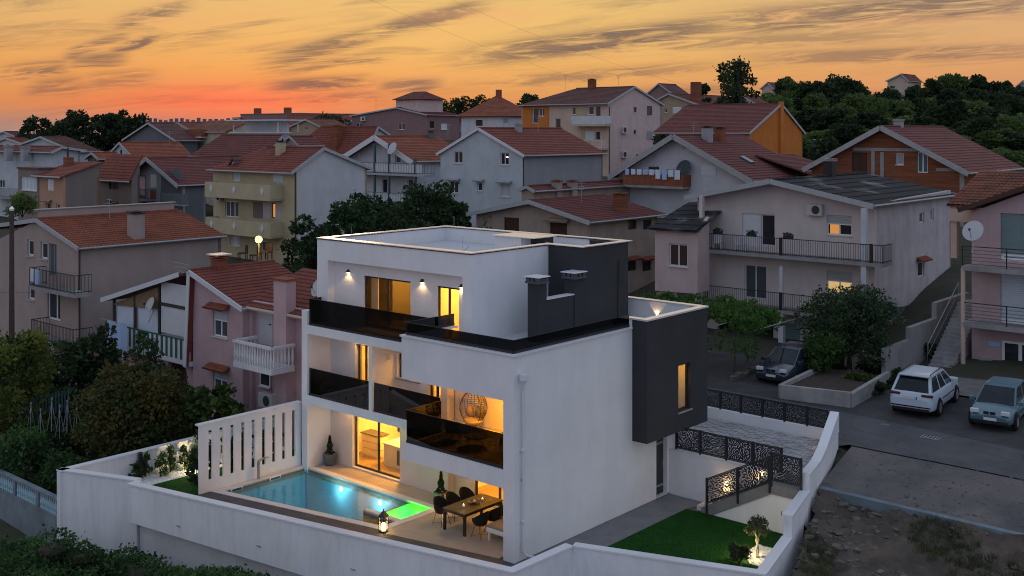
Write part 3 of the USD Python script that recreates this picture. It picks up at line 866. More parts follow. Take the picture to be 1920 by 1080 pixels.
gw_seg((3.2, 16.94), C1, -3.5, 1.0)
gw_seg(C1, C2, -4.5, 1.0)
gw_seg((C2[0]+.02, C2[1]), (C3[0], C3[1]+.1), -.4, 1.002)
gw_seg(*ext(C3, C4, .0, .0), -.37, 1.001, lo=-.95)
gw_seg((C2[0]+.12, C2[1]), (C4[0]+.35, C4[1]), -5.0, -.38, cop=False)
gw_seg(C4, C5, -4.5, 1.0)
gw_seg(C5, C6, -4.5, 1.0)
rr = lambda u: (u, SX(u)-.27)
gw_seg(C6, rr(5.35), -4.5, 1.003, t=.27)
gw_seg(rr(5.36), rr(8.0), -4.0, 1.66, 1.64, t=.27)
gw_seg(rr(8.01), rr(9.6), -3.0, 2.2, 2.12, t=.27)
gw_seg(rr(9.601), rr(10.8), -2.0, 2.12, 2.30, t=.27)
gw_seg(rr(10.801), rr(13.2), -1.0, 2.30, 3.0, t=.27)
for (x, y) in ((-4.95, 11.0), (-4.2, 7.4), (-3.4, 3.6)):                     # little drain outlets in the outer face
    m = MB(); f = Frame(*VF.w(x - .0, y, 0), TH0 - .20)
    m.box(-.06, -.07, -.32, -.01, .07, -.08)
    m2 = MB(); m2.box(-.11, -.09, -.079, -.01, .09, -.05)
    m.moved(at(x-.02, y, 0)); m2.moved(at(x-.02, y, 0))
    o_ = obj('drain_outlet', m, 'concrete', gw); obj('drain_lip', m2, 'zinc', o_)

# floors
def flat(name, pts, z, m, fr=VF, thick=.1, label=None, kind='structure'):
    s = MB(); s.prism(Polygon(pts), z-thick, z)
    return struct(name, s, m, fr, label, kind)


sub_ = MB()
yard = Polygon([(3.3, 16.7), (-6.05, 16.7), (-4.95, 13.5), (-5.2, 13.2), (-2.1, -1.8), C5, (2.4, -7.3), (7.85, SX(7.85)), (8.85, -4.0), (8.85, .1), (3.3, .1)])
# pool, cut out of the yard
WN = lambda v: -2.10 + (13.0 - v) * .207                                    # near edge of the water
water = Polygon([(1.85, 12.86), (WN(12.86), 12.86), (WN(5.5), 5.5), (1.85, 5.5)])
cop_out = Polygon([(2.1, 13.1), (WN(13.1)-.28, 13.1), (WN(5.2)-.28, 5.2), (2.1, 5.2)])
sub_.prism(yard.difference(cop_out.buffer(-.02)), -.28, -.06)
struct('yard_base', sub_, 'terrace_joint', VF)

pool = thing('swimming_pool', 'lit swimming pool with pale coping, turquoise water and a green corner', 'pool', VF)
m = MB(); m.prism(cop_out.difference(water.buffer(-.02)), -.05, .012)
obj('pool_edge', m, 'pool_coping', pool)
basin_in = water
m = MB(); m.prism(water.buffer(.25).difference(water), -1.75, -.051)
obj('basin_wall', m, 'pool_tile', pool)
m = MB(); m.prism(water.buffer(.25), -1.95, -1.751)
obj('pool_floor', m, 'pool_tile', pool)
ring = water.difference(water.buffer(-.004))
m = MB(); m.prism(ring, -.30, -.052); obj('waterline_tile', m, 'pool_waterline', pool)
m = MB(); m.box(.12, 5.5, -1.75, .32, 7.28, .010); obj('divider_wall', m, 'pool_coping', pool)
m = MB(); m.box(.104, 5.5, -1.75, .119, 7.28, -.04); obj('divider_cladding', m, 'pool_waterline', pool)
m = MB(); m.box(.321, 6.72, -1.75, 1.85, 6.86, -.13); m.box(.321, 5.5, -1.75, 1.85, 6.72, -.85); obj('spa_wall', m, 'pool_tile', pool)
N = {'t': ('transparent_bsdf', {'color': (.33, .60, .66)}), 'g': ('glossy_bsdf', {'color': (1, 1, 1), 'roughness': .02}), 'f': ('fresnel', {'IOR': 1.33}), 'm': ('mix_closure', {}),
     'c': ('texture_coordinate', {}), 'n': ('noise_texture', {'scale': 5.0, 'detail': 3.0}), 'b': ('bump', {'strength': 1.0, 'distance': .012})}
MATS['water'] = usdkit.material(stage, '/World/Looks/water', N, [('t.BSDF', 'm.closure1'), ('g.BSDF', 'm.closure2'), ('f.fac', 'm.fac'), ('c.object', 'n.vector'), ('n.fac', 'b.height'), ('b.normal', 'g.normal'), ('b.normal', 'f.normal')], surface='m.closure')
spa_p = sbox(.32, 5.5, 1.85, 6.74)
m = MB()
for g in [water.buffer(.001).difference(spa_p).difference(sbox(.10, 5.4, .33, 7.28))]:
    for q in getattr(g, 'geoms', [g]):
        tv, tf = trimesh.creation.triangulate_polygon(q, engine='earcut')
        m.add(np.column_stack([tv, np.full(len(tv), -.10)]), tf)
obj('water', m, 'water', pool)
N['t'] = ('transparent_bsdf', {'color': (.45, .95, .35)})
MATS['water_green'] = usdkit.material(stage, '/World/Looks/water_green', N, [('t.BSDF', 'm.closure1'), ('g.BSDF', 'm.closure2'), ('f.fac', 'm.fac'), ('c.object', 'n.vector'), ('n.fac', 'b.height'), ('b.normal', 'g.normal'), ('b.normal', 'f.normal')], surface='m.closure')
m = MB(); m.add([(.32, 5.5, -.085), (1.85, 5.5, -.085), (1.85, 6.74, -.085), (.32, 6.74, -.085)], [(0, 1, 2), (0, 2, 3)])
obj('spa_water', m, 'water_green', pool, label='water of the green lit corner')
for (v, z, mt, col, pw) in ((10.6, -.42, 'lamp_white', (.55, .88, 1.0), 11), (8.33, -.45, 'lamp_white', (.55, .88, 1.0), 9), (6.2, -.42, 'lamp_green', (.12, 1.0, .10), 20)):
    m = MB(); m.lathe([(.001, .03), (.07, .03), (.085, .02), (.09, 0)], (0, 0, 0), 12); m.moved(at(1.845, v, z) @ np.array([[0, 0, -1, 0], [0, 1, 0, 0], [1, 0, 0, 0], [0, 0, 0, 1.]]))
    obj('pool_light', m, mt, pool)
    lamp(VF, 1.45, v, z-.1, PW*pw, col, .05, 'pool_glow', pool)
for u in (-1.43, .35):
    m = MB(); m.box(u-.26, 12.80, -.16, u+.26, 12.855, -.03); m2 = MB(); m2.box(u-.21, 12.79, -.13, u+.21, 12.799, -.055)
    o_ = obj('skimmer', m, 'white_plastic', pool); obj('skimmer_mouth', m2, 'dark_tile', o_)

# tiles of the terrace, one by one
ter = thing('pool_terrace', None, None, VF, kind='structure')
strip_edge = lambda v: WN(v) - .30
def tiles(region, du, dv, u0, v0, nu, nv, m, z=0.0, gap=.006, shift=0.0, name='tile', parent=None):
    for i in range(nu):
        for j in range(nv):
            a = u0 + i*du; b = v0 + j*dv + (shift*dv if i % 2 else 0)
            c = sbox(a+gap/2, b+gap/2, a+du-gap/2, b+dv-gap/2).intersection(region)
            for q in getattr(c, 'geoms', [c]):
                if q.geom_type != 'Polygon' or q.area < .02: continue
                k = MB(); k.prism(q, -.055, z + float(RNG.uniform(-.0008, .0008)))
                obj(name, k, m, parent)
dark_line = lambda v: -.94 + (5.06 - v) * .2175
terr = Polygon([(dark_line(5.19), 5.19), (2.11, 5.19), (2.11, 12.99), (1.79, 12.99), (1.79, 13.0), (2.99, 12.64), (2.99, 5.86), (3.35, 5.86), (3.35, .45), (dark_line(.3), .3), (dark_line(.3), .3)]).buffer(0)
terr = unary_union([Polygon([(dark_line(5.19), 5.19), (3.35, 5.19), (3.35, .46), (.43, .46), (.43, .2), (dark_line(.2), .2)]), sbox(2.105, 5.19, 2.99, 12.64), sbox(2.99, 5.19, 3.35, 5.85)])
tiles(terr, .9, .9, -1.25, .2, 6, 15, 'terrace_tile_warm', 0.0, shift=.5, parent=ter)
dk = Polygon([(-6.2, 16.7), (-5.0, 13.2), (WN(13.1)-.285, 13.11), (WN(5.195)-.285, 5.195), (dark_line(5.19), 5.185), (dark_line(.2), .19), (-.02, .19), (-.02, -1.9), (-2.1, -1.9)]).intersection(Polygon([(-5.35, 13.3), C4, (0.3, -2.0), (3.0, -1.4), (3.0, .3), (3, 17), (-6.3, 17)]))
dk = Polygon([(-5.2, 13.1), (WN(13.1)-.285, 13.11), (WN(5.195)-.285, 5.195), (dark_line(5.19), 5.185), (dark_line(.2), .19), (-.03, .19), (-.03, -2.0), (-2.2, -2.0)])
tiles(dk, .6, .6, -5.6, -2.1, 10, 26, 'dark_tile', -.002, parent=ter, name='dark_tile')
mark(ter, 'stone tiled terrace round the pool')
pth = Polygon([(0.0, -.02), (8.83, -.02), (8.83, -1.7), (7.86, -1.38), (2.0, -1.36), (0.0, -2.0)])
pt = thing('side_path', None, None, VF, kind='structure')
tiles(pth, 1.2, .72, -.0, -2.16, 8, 3, 'path_stone', -.002, gap=.004, parent=pt, name='paving_slab')

# lawns: a base and blades
def lawn(name, poly, fr, rng, dens, blade, cols, label):
    m = MB(); m.prism(poly, -.055, .004)
    t = thing(name, label, 'lawn', fr)
    obj('turf_base', m, 'lawn_base', t)
    minx, miny, maxx, maxy = poly.bounds
    import shapely
    n = int(dens * (maxx-minx)*(maxy-miny))
    p = rng.uniform((minx, miny), (maxx, maxy), (n, 2)); p = p[shapely.contains_xy(poly.buffer(-.01), p[:, 0], p[:, 1])]
    n = len(p); a = rng.uniform(0, 2*np.pi, n); h = blade*rng.uniform(.6, 1.3, n); w = .006
    b0 = np.column_stack([p[:, 0]-np.cos(a)*w, p[:, 1]-np.sin(a)*w, np.zeros(n)]); b1 = np.column_stack([p[:, 0]+np.cos(a)*w, p[:, 1]+np.sin(a)*w, np.zeros(n)])
    tip = np.column_stack([p[:, 0]+rng.normal(0, .35, n)*h, p[:, 1]+rng.normal(0, .35, n)*h, h])
    v = np.stack([b0, b1, tip], 1).reshape(-1, 3); f = np.arange(3*n).reshape(-1, 3)
    g = obj('grass', (v, f), cols, t); mark(g, None, kind='stuff')
    return t
leafmat('grass_green', (.030, .165, .008), (.009, .085, .004), 1.1, .3)
lawnR = Polygon([(7.84, -1.40), (2.05, -1.38), (.75, -2.6), (2.55, -7.1), (7.84, SX(7.84)-.02)]).difference(Polygon([(4.9, -6.62), (4.9, -5.55), (5.6, -5.0), (6.5, -5.0), (6.5, -6.25)]))
lawn('lawn', lawnR, VF, np.random.default_rng(3), 1700, .035, 'grass_green', 'right hand lawn of even dark green grass beside the stair wall')
lawnL = Polygon([(3.0, 13.25), (-4.85, 13.25), (-5.0, 14.1), (-3.6, 15.43), (3.0, 15.3)])
lawn('lawn', lawnL, VF, np.random.default_rng(4), 1300, .035, 'grass_green', 'left hand lawn behind the slotted white screen wall')

def pebbles(name, poly, n, rng, label, z=0.0):
    import shapely
    minx, miny, maxx, maxy = poly.bounds
    p = rng.uniform((minx, miny), (maxx, maxy), (n, 2)); p = p[shapely.contains_xy(poly, p[:, 0], p[:, 1])]
    base = trimesh.creation.icosphere(subdivisions=0); bv, bf = np.array(base.vertices), np.array(base.faces)
    m = MB()
    s = rng.uniform(.018, .042, (len(p), 3)); s[:, 2] *= .6
    v = bv[None] * s[:, None, :] + np.column_stack([p, np.full(len(p), z)])[:, None, :]
    f = (np.arange(len(p))[:, None, None]*len(bv) + bf[None]).reshape(-1, 3)
    m.add(v.reshape(-1, 3), f)
    b = MB(); b.prism(poly, -.055, .0)
    t = thing(name, label, 'gravel', VF, kind='stuff')
    obj('pebbles', m, 'pebble_white', t); obj('bed', b, 'pebble_white', t)
pebbles('gravel_bed', Polygon([(4.9, -6.6), (4.9, -5.55), (5.6, -5.0), (6.5, -5.0), (6.5, -6.25)]), 1500, np.random.default_rng(5), 'white pebbles round the small lit tree on the right lawn')
pebbles('gravel_bed', Polygon([(-5.05, 14.2), (-3.6, 15.44), (3.0, 15.31), (3.0, 16.6), (-5.95, 16.6)]), 5200, np.random.default_rng(6), 'white pebble bed under the shrubs along the left garden wall')

# shrubs along the left wall
def shrub(u, v, h, r, label, seed, cat='shrub', leaf=.085, n=170, grp=None, lm='leaf_shrub'):
    rng = np.random.default_rng(seed)
    t = thing('shrub', label, cat, VF.sub(u, v, 0), grp)
    cl = []
    for k in range(9):
        z = h*(.15 + .8*k/9); rr = r*(.75 - .5*k/9)
        a = rng.uniform(0, 6.28)
        cl.append(((rr*.7*math.cos(a), rr*.7*math.sin(a), z), (r*.45, r*.45, h*.12)))
    st = MB()
    for (c, _) in cl[::2]: st.tube([(0, 0, 0), (c[0]*.5, c[1]*.5, c[2]*.6), c], [.02, .015, .006], 5)
    obj('stem', st, 'bark', t)
    obj('foliage', crown_clumps(cl, n//9, leaf, rng, shell=.2, flat=.1, aspect=2.2), lm, t)
    return t
shrub(-3.62, 16.35, .75, .34, 'low shrub in the pebble bed nearest the left wall corner', 11)
shrub(-3.1, 16.5, 1.0, .30, 'shrub just left of the dark bollard in the pebble bed', 12)
shrub(-2.72, 16.1, 1.0, .40, 'broad shrub just right of the dark bollard in the pebble bed', 13)
shrub(-2.15, 16.3, 1.15, .30, 'slim upright shrub in the middle of the pebble bed', 14)
shrub(-1.55, 16.2, 1.0, .30, 'shrub left of the garden spotlight against the lit wall', 15)
shrub(-.95, 16.3, 1.35, .32, 'tallest shrub right beside the garden spotlight', 16)
shrub(.4, 16.2, 1.2, .35, 'shrub glimpsed through the middle slots of the screen wall', 17)
shrub(1.5, 16.3, 1.2, .35, 'shrub glimpsed through the right hand slots of the screen wall', 18)
for k, u in enumerate((-2.3, -1.5, -.7, .1, .9, 1.7)):
    shrub(u, 14.3 + .25*(k % 2), 1.45, .42, ['dense dark shrub behind the first slots of the screen wall', 'dense dark shrub behind the third slot of the screen wall', 'dense dark shrub behind the fourth slot of the screen wall', 'dense dark shrub behind the middle slot of the screen wall', 'dense dark shrub behind the seventh slot of the screen wall', 'dense dark shrub behind the last slots of the screen wall'][k], 300+k, n=420, lm='leaf_conifer')
b = thing('bollard', 'dark square bollard standing in the white pebble bed', 'bollard', VF.sub(-3.34, 16.5, 0))
m = MB(); m.bbox(-.08, -.08, 0, .08, .08, 1.02); obj('post', m, 'black_metal', b)
m = MB(); m.box(.081, -.05, .93, .087, .05, .98); obj('lens', m, 'lamp_soft', b)

def garden_spot(u, v, label, power, aim):
    t = thing('garden_spotlight', label, 'spotlight', VF.sub(u, v, 0))
    m = MB(); m.tube([(0, 0, -.02), (0, 0, .14)], .012, 6); obj('spike', m, 'black_metal', t)
    m = MB(); m.lathe([(.03, 0), (.06, .05), (.065, .12)], (0, 0, .12), 10); obj('housing', m, 'black_metal', t)
    m = MB(); m.lathe([(.065, 0), (.07, .05), (.001, .10)], (0, 0, .241), 10); obj('lens', m, 'lamp_garden', t)
    lamp(VF, 0, 0, .40, power, (1.0, .80, .40), .05, 'spot_glow', t)
garden_spot(-1.30, 15.55, 'bright garden spotlight at the end of the left pebble bed', PW*15, (0, 1, .5))
garden_spot(5.25, -5.25, 'bright garden spotlight beside the little tree on the right lawn', PW*8, (0, -1, .5))
# young tree and bush on the right lawn
rng = np.random.default_rng(21)
t = thing('olive_tree', 'small potted-size tree with a pale twisted trunk on the right lawn', 'tree', VF.sub(5.5, -5.5, 0))
m = MB()
for s in (-1, 1):
    z = np.linspace(0, .62, 9); m.tube(np.column_stack([.035*s*np.cos(z*9), .035*s*np.sin(z*9), z]), .03, 6)
for a in (0, 1.7, 3.2, 4.8): m.tube([(0, 0, .6), (.12*math.cos(a), .12*math.sin(a), .8), (.25*math.cos(a), .25*math.sin(a), 1.0)], [.025, .015, .006], 5)
obj('trunk', m, 'bark_pale', t)
obj('crown', crown_clumps([((.2*math.cos(a)*k, .2*math.sin(a)*k, z), (.2, .2, .15)) for a, k, z in ((0, 1, .9), (1.2, 1, 1.0), (2.4, 1.2, .85), (3.6, 1, 1.05), (4.8, 1.2, .9), (0, 0, 1.2), (5.6, .8, 1.1))], 110, .045, rng, shell=.2, aspect=2.6), 'leaf_olive', t)
t = thing('round_bush', 'low round bush in front of the spotlight on the right lawn', 'bush', VF.sub(4.68, -5.30, 0))
m = MB()
for a in np.linspace(0, 6, 8): m.tube([(0, 0, 0), (.15*math.cos(a), .15*math.sin(a), .2), (.3*math.cos(a), .3*math.sin(a), .42)], [.012, .008, .004], 4)
obj('stem', m, 'bark', t)
obj('foliage', crown_clumps(bush_clumps(.42, .42, .6, rng, 16), 70, .045, rng, shell=.2, aspect=2.4), 'leaf_olive', t)

# slotted screen wall at the end of the pool
sw = thing('screen_wall', 'white screen wall with nine tall slots at the end of the pool', 'wall', VF)
m = MB()
holes = [(-2.39 + k*.484 - .085, .44, -2.39 + k*.484 + .085, 2.31) for k in range(9)]
slabs(m, 'y', [(-2.87, 0), (1.84, 0), (1.84, 2.55), (-2.87, 2.55)], holes, 13.11, 13.19)
obj('slotted_panel', m, 'white_render', sw)
m = MB(); m.box(-2.92, 13.07, 2.551, 1.84, 13.33, 2.61); obj('wall_cap', m, 'coping_paint', sw)
sh = thing('pool_shower', 'curved steel water spout standing at the edge of the pool', 'shower', VF.sub(-.35, 12.98, 0))
m = MB()
prof = [(0, .0), (0, .55), (-.02, .66), (-.10, .73), (-.25, .76), (-.52, .75)]
for i in range(len(prof)-1):
    (y0, z0), (y1, z1) = prof[i], prof[i+1]
    m.beam((.0, y0*.2, z0), (.0 - (y1-y0)*0, y1*.2, z1), .02, .02)
rib = []
for (y, z) in prof: rib += [(-y*.9, -.13, z), (-y*.9, .05, z)]
v = np.array(rib); f = [(2*i, 2*i+1, 2*i+3, 2*i+2) for i in range(len(prof)-1)]
m.add(v, f); m.add(v + [.0, 0, .02], [q[::-1] for q in f])
obj('spout', m, 'steel', sh)

# dining set
def F(u, v, z=0, t=0): return VF.sub(u, v, z, t)
tb = thing('dining_table', 'long dark wooden dining table set out under the balcony', 'table', F(1.58, 3.24))
m = MB()
for i in range(6): m.box(-.98, -.53+i*1.06/6, .715, .98, -.53+(i+1)*1.06/6-.004, .75)
obj('table_top', m, 'table_wood', tb)
m = MB()
for a in (-1, 1): m.box(-.93, a*.47-.03, .64, .93, a*.47+.03, .714)
for a in (-1, 1): m.box(a*.93-.03, -.44, .64, a*.93+.03, .44, .714)
obj('apron', m, 'black_metal', tb)
for a in (-1, 1):
    for c in (-1, 1):
        m = MB(); m.box(a*.92-.04, c*.47-.04, 0, a*.92+.04, c*.47+.04, .639); obj('leg', m, 'black_metal', tb)
def chair(fr, label, src=None):
    if src is not None: return dup(src, fr, label)
    t = thing('dining_chair', label, 'chair', fr, 'black shell chairs round the outdoor table')
    # shell: seat that curves up into back and arms
    th = np.linspace(-1, 1, 13); rows = []
    for k, (rad, z, lift) in enumerate(((.02, .43, 0), (.14, .435, .0), (.22, .46, .01), (.265, .54, .05), (.285, .64, .11), (.29, .74, .16))):
        rows.append([(rad*math.sin(a*2.25), -rad*math.cos(a*2.25)*(1.0) , z + lift*max(0, math.cos(a*2.0))**1.0*(1 if k > 2 else 0) - (0.0 if k < 3 else (.10*(k-2)/3)*(1-max(0, math.cos(a*1.5))))) for a in th])
    v = np.array(rows).reshape(-1, 3); n = len(th)
    f = [(i*n+j, i*n+j+1, (i+1)*n+j+1, (i+1)*n+j) for i in range(5) for j in range(n-1)]
    m = MB(); m.add(v, f); m.add(v*[.96, .96, 1]+[0, 0, .02], [q[::-1] for q in f])
    m.lathe([(.001, .42), (.2, .425), (.225, .45), (.2, .465), (.001, .455)], (0, 0, 0), 14)
    obj('seat_shell', m, 'charcoal_fabric', t, smooth=40)
    for a in (-1, 1):
        for b in (-1, 1):
            k = MB(); k.tube([(a*.13, b*.13, .43), (a*.22, b*.22, .0)], .009, 5); obj('leg', k, 'black_metal', t)
    k = MB(); k.tube([(-.2, -.2, .07), (.2, .2, .07)], .006, 4); k.tube([(-.2, .2, .075), (.2, -.2, .075)], .006, 4); obj('brace', k, 'black_metal', t)
    return t
ch0 = chair(F(.92, 4.12, 0, math.pi), 'black shell chair at the pool end of the dining table, on the far side')
chair(F(1.55, 4.15, 0, math.pi+.1), 'black shell chair in the middle of the far side of the dining table', ch0)
chair(F(2.2, 4.12, 0, math.pi-.08), 'black shell chair nearest the house on the far side of the dining table', ch0)
chair(F(.95, 2.32, 0, .05), 'black shell chair on the near side, closest to the pool wall', ch0)
chair(F(1.58, 2.3, 0, -.08), 'black shell chair in the middle of the near side of the dining table', ch0)
chair(F(2.2, 2.33, 0, .06), 'black shell chair on the near side partly behind the white corner column', ch0)
t = thing('table_bowl', 'shallow dark bowl in the middle of the dining table', 'bowl', F(1.62, 3.25, .751))
m = MB(); m.lathe([(.06, 0), (.12, .01), (.19, .06), (.20, .075), (.18, .06), (.10, .02), (.001, .018)], (0, 0, 0), 14); obj('dish', m, 'kitchen_top', t)
m = MB(); m.tm(trimesh.creation.icosphere(1, .05), at(.02, 0, .07)); obj('fruit', m, 'candle', t)
for (u, v, lb) in ((1.08, 3.22, 'round white candle on the dining table, on the pool side of the bowl'), (2.0, 3.2, 'round white candle on the dining table, beyond the bowl')):
    t = thing('table_candle', lb, 'candle', F(u, v, .751))
    m = MB(); m.lathe([(.03, 0), (.05, .02), (.055, .05), (.04, .085), (.001, .09)], (0, 0, 0), 10); obj('wax', m, 'candle', t)
    m = MB(); m.lathe([(.008, 0), (.012, .012), (.001, .04)], (0, 0, .091), 6); obj('flame', m, 'flame', t)
t = thing('lounge_bench', 'low bench with dark cushion and white edge beside the corner column', 'bench', F(1.25, 1.25))
m = MB(); m.bbox(-.38, -.75, .30, .38, .75, .44); obj('base', m, 'white_trim', t)
m = MB(); m.bbox(-.36, -.74, .441, .36, .74, .52); obj('cushion', m, 'cushion_taupe', t)
for a in (-.3, .3):
    for c in (-.66, .66): k = MB(); k.box(a-.03, c-.03, 0, a+.03, c+.03, .299); obj('leg', k, 'white_trim', t)

def lantern(u, v, h, label, pw):
    t = thing('lantern', label, 'lantern', F(u, v, .002, .15))
    w = h*.135
    m = MB(); m.bbox(-w-.02, -w-.02, 0, w+.02, w+.02, .05); m.bbox(-w-.02, -w-.02, h*.66, w+.02, w+.02, h*.69)
    for a in (-1, 1):
        for c in (-1, 1): m.box(a*w-.01, c*w-.01, .05, a*w+.01, c*w+.01, h*.66)
    obj('frame', m, 'black_metal', t)
    m = MB(); m.add([(-w-.03, -w-.03, h*.691), (w+.03, -w-.03, h*.691), (w+.03, w+.03, h*.691), (-w-.03, w+.03, h*.691), (0, 0, h*.94)], [(0, 1, 4), (1, 2, 4), (2, 3, 4), (3, 0, 4), (0, 2, 1), (0, 3, 2)]); m.lathe([(.02, 0), (.03, .03), (.001, h*.06)], (0, 0, h*.93), 6)
    obj('roof', m, 'black_metal', t)
    m = MB(); m.lathe([(w*.55, 0), (w*.55, h*.3), (.001, h*.31)], (0, 0, .051), 10); obj('candle', m, 'flame', t)
    for a, (dx, dy) in enumerate(((1, 0), (-1, 0), (0, 1), (0, -1))):
        m = MB(); m.box(*(dx*w-.003 if dx else -w+.012, dy*w-.003 if dy else -w+.012, .052), *(dx*w+.003 if dx else w-.012, dy*w+.003 if dy else w-.012, h*.655)); obj('glass', m, 'clear_pane', t)
    lamp(VF, 0, 0, h*.5, pw, (1.0, .62, .24), .04, 'candle_glow', t)
lantern(-.86, 5.12, .78, 'black lantern with a lit candle on the near corner of the pool edge', PW*.5)
lantern(1.95, 5.02, .66, 'smaller black lantern with a lit candle beside the right hand planter', PW*.35)

def planter(u, v, label, seed, h=.75):
    rng = np.random.default_rng(seed)
    t = thing('planter', label, 'potted plant', F(u, v, .002))
    m = MB(); m.lathe([(.16, 0), (.21, .03), (.27, .30), (.28, .44), (.26, .47), (.23, .47), (.22, .40)], (0, 0, 0), 18); obj('pot', m, 'pot_grey', t, smooth=40)
    m = MB(); m.lathe([(.001, .43), (.225, .42)], (0, 0, 0), 14); obj('gravel', m, 'pebble_white', t)
    m = MB(); m.tube([(0, 0, .40), (0, 0, .40+h*.8)], [.02, .006], 5); obj('stem', m, 'bark', t)
    pts = []
    for k in range(900):
        z = rng.random(); r = .17*(1-z)**.8*(.82+.22*math.sin(z*16+3.2*math.atan2(0, 1))) ; a = rng.uniform(0, 6.28)
        pts.append((r*math.cos(a), r*math.sin(a), .44 + h*z))
    v, f = leaves(np.array(pts), .05, rng, aspect=1.5); obj('foliage', (v, f), 'leaf_conifer', t)
planter(2.66, 12.28, 'grey pot with a cone shaped evergreen in the corner left of the sliding door', 31)
planter(2.32, 5.55, 'grey pot with a cone shaped evergreen at the right end of the pool', 32)

# furniture on the balconies
t = thing('egg_chair', 'brown wicker egg chair with grey cushions on the covered balcony', 'chair', F(2.45, 4.05, 2.842, .35))
m = MB(); rng = np.random.default_rng(41)
Rg = lambda z: .50 * math.sin(math.pi * min(1, max(0.02, (z+.06)/1.42))) ** .75
for a in np.linspace(-2.2, 2.2, 17):                                        # ribs round the back, the front (−x) open
    zz = np.linspace(0, 1.32, 12); m.tube([(Rg(z)*math.cos(a)*.9, Rg(z)*math.sin(a), .28+z) for z in zz], .009, 4)
for z in np.linspace(.05, 1.28, 17):
    aa = np.linspace(-2.2, 2.2, 16); m.tube([(Rg(z)*math.cos(a)*.9, Rg(z)*math.sin(a), .28+z) for a in aa], .007, 4)
obj('basket', m, 'rattan', t)
m = MB()
for s in (-1, 1):
    zz = np.linspace(0, 1.34, 16); m.tube([(Rg(z)*math.cos(2.25)*.9, s*Rg(z)*math.sin(2.25)*1.04, .28+z) for z in zz], .022, 6)
obj('rim', m, 'rattan', t)
m = MB(); m.tube([(.0, 0, .28), (0, 0, .05)], .03, 6)
for a in (.8, 2.3, 4.0, 5.5): m.tube([(0, 0, .10), (.42*math.cos(a), .42*math.sin(a), .02)], .018, 5)
obj('stand', m, 'rattan', t)
m = MB(); m.lathe([(.001, .0), (.3, .02), (.36, .09), (.33, .16), (.001, .18)], (-.02, 0, .36), 16); obj('seat_cushion', m, 'cushion_taupe', t, smooth=50)
for s, mm in ((-1, 'cushion_grey'), (1, 'cushion_taupe')):
    m = MB(); m.lathe([(.001, -.08), (.17, -.07), (.23, 0), (.17, .07), (.001, .08)], (0, 0, 0), 14)
    R = np.eye(4); R[:3, :3] = [[0, 0, 1], [0, 1, 0], [-1, 0, 0]]; m.moved(at(.20, s*.17, .72) @ R); obj('back_cushion', m, mm, t, smooth=50)
def wire_chair(fr, label, src=None):
    if src is not None: return dup(src, fr, label)
    t = thing('balcony_chair', label, 'chair', fr)
    m = MB(); m.bbox(-.26, -.26, .38, .26, .26, .43); obj('seat', m, 'charcoal_fabric', t)
    m = MB(); m.beam((-.26, 0, .44), (-.40, 0, .82), .5, .03, (1, 0, 0)); obj('backrest', m, 'charcoal_fabric', t)
    for a in (-1, 1):
        k = MB(); k.tube([(.22, a*.24, .38), (.28, a*.28, 0)], .012, 5); obj('leg', k, 'black_metal', t); k = MB(); k.tube([(-.22, a*.24, .38), (-.3, a*.28, 0)], .012, 5); obj('leg', k, 'black_metal', t)
        k = MB(); k.tube([(.24, a*.27, .4), (.2, a*.29, .62), (-.32, a*.28, .64)], .012, 5); obj('armrest', k, 'black_metal', t)
    return t
wc = wire_chair(F(1.45, 1.55, 2.838, 2.3), 'dark armchair behind the tinted glass at the right end of the covered balcony')
wire_chair(F(1.25, 3.75, 2.838, .4), 'dark armchair behind the tinted glass at the left end of the covered balcony', wc)
wire_chair(F(2.5, 11.9, 2.852, -.6), 'dark armchair behind the tinted glass of the upper left balcony', wc)
t = thing('coffee_table', 'round dark coffee table on the covered balcony', 'table', F(1.2, 2.75, 2.838))
m = MB(); m.lathe([(.001, .40), (.42, .40), (.43, .42), (.42, .44), (.001, .44)], (0, 0, 0), 20); obj('table_top', m, 'kitchen_top', t)
for a in (0, 2.1, 4.2): m = MB(); m.tube([(.2*math.cos(a), .2*math.sin(a), .4), (.34*math.cos(a), .34*math.sin(a), 0)], .012, 5); obj('leg', m, 'black_metal', t)

# retaining wall, stairs, landing and patterned metal fences on the right
rw = thing('retaining_wall', 'white retaining wall between the side door and the driveway stairs', 'wall', VF)
m = MB(); m.box(8.86, -4.6, -.1, 9.1, -.01, 1.62); obj('wall_panel', m, 'white_render', rw)
m = MB(); m.box(8.83, -4.6, 1.621, 9.13, -.01, 1.67); obj('wall_coping', m, 'coping_paint', rw)
st = thing('staircase', 'outside stairs with a grey stringer climbing along the retaining wall', 'stairs', VF)
nst = 9; r0, rz = -1.75, 1.60/9
for k in range(nst):
    v1 = r0 - k*.317
    m = MB(); m.box(7.97, v1-.317 - (.0 if k < nst-1 else 0), 0 if k == 0 else rz*k-.05, 8.855, v1, rz*(k+1)); obj('step', m, 'clad_stone', st)
m = MB(); m.box(7.97, -5.7, 1.40, 8.855, r0-nst*.317-.001, 1.60); obj('landing', m, 'path_stone', st)
e0, e1 = -2.0, r0-nst*.317
m = MB(); m.prism(Polygon([(e0, .0), (e0, .16), (e1, 1.60), (-5.72, 1.60), (-5.72, 1.26), (e1-.15, 1.26), (-2.42, 0)]), 7.86, 7.969, PX); obj('stringer', m, 'path_stone', st)
m = MB(); m.prism(Polygon([(-2.45, 0), (-5.72, 0), (-5.72, 1.255), (e1-.15, 1.255)]), 7.90, 7.96, PX); obj('side_panel', m, 'white_render', st)
m = MB(); m.box(7.875, -5.75, .01, 7.899, -4.99, 1.2); dd = obj('storage_door', m, 'white_plastic', st)
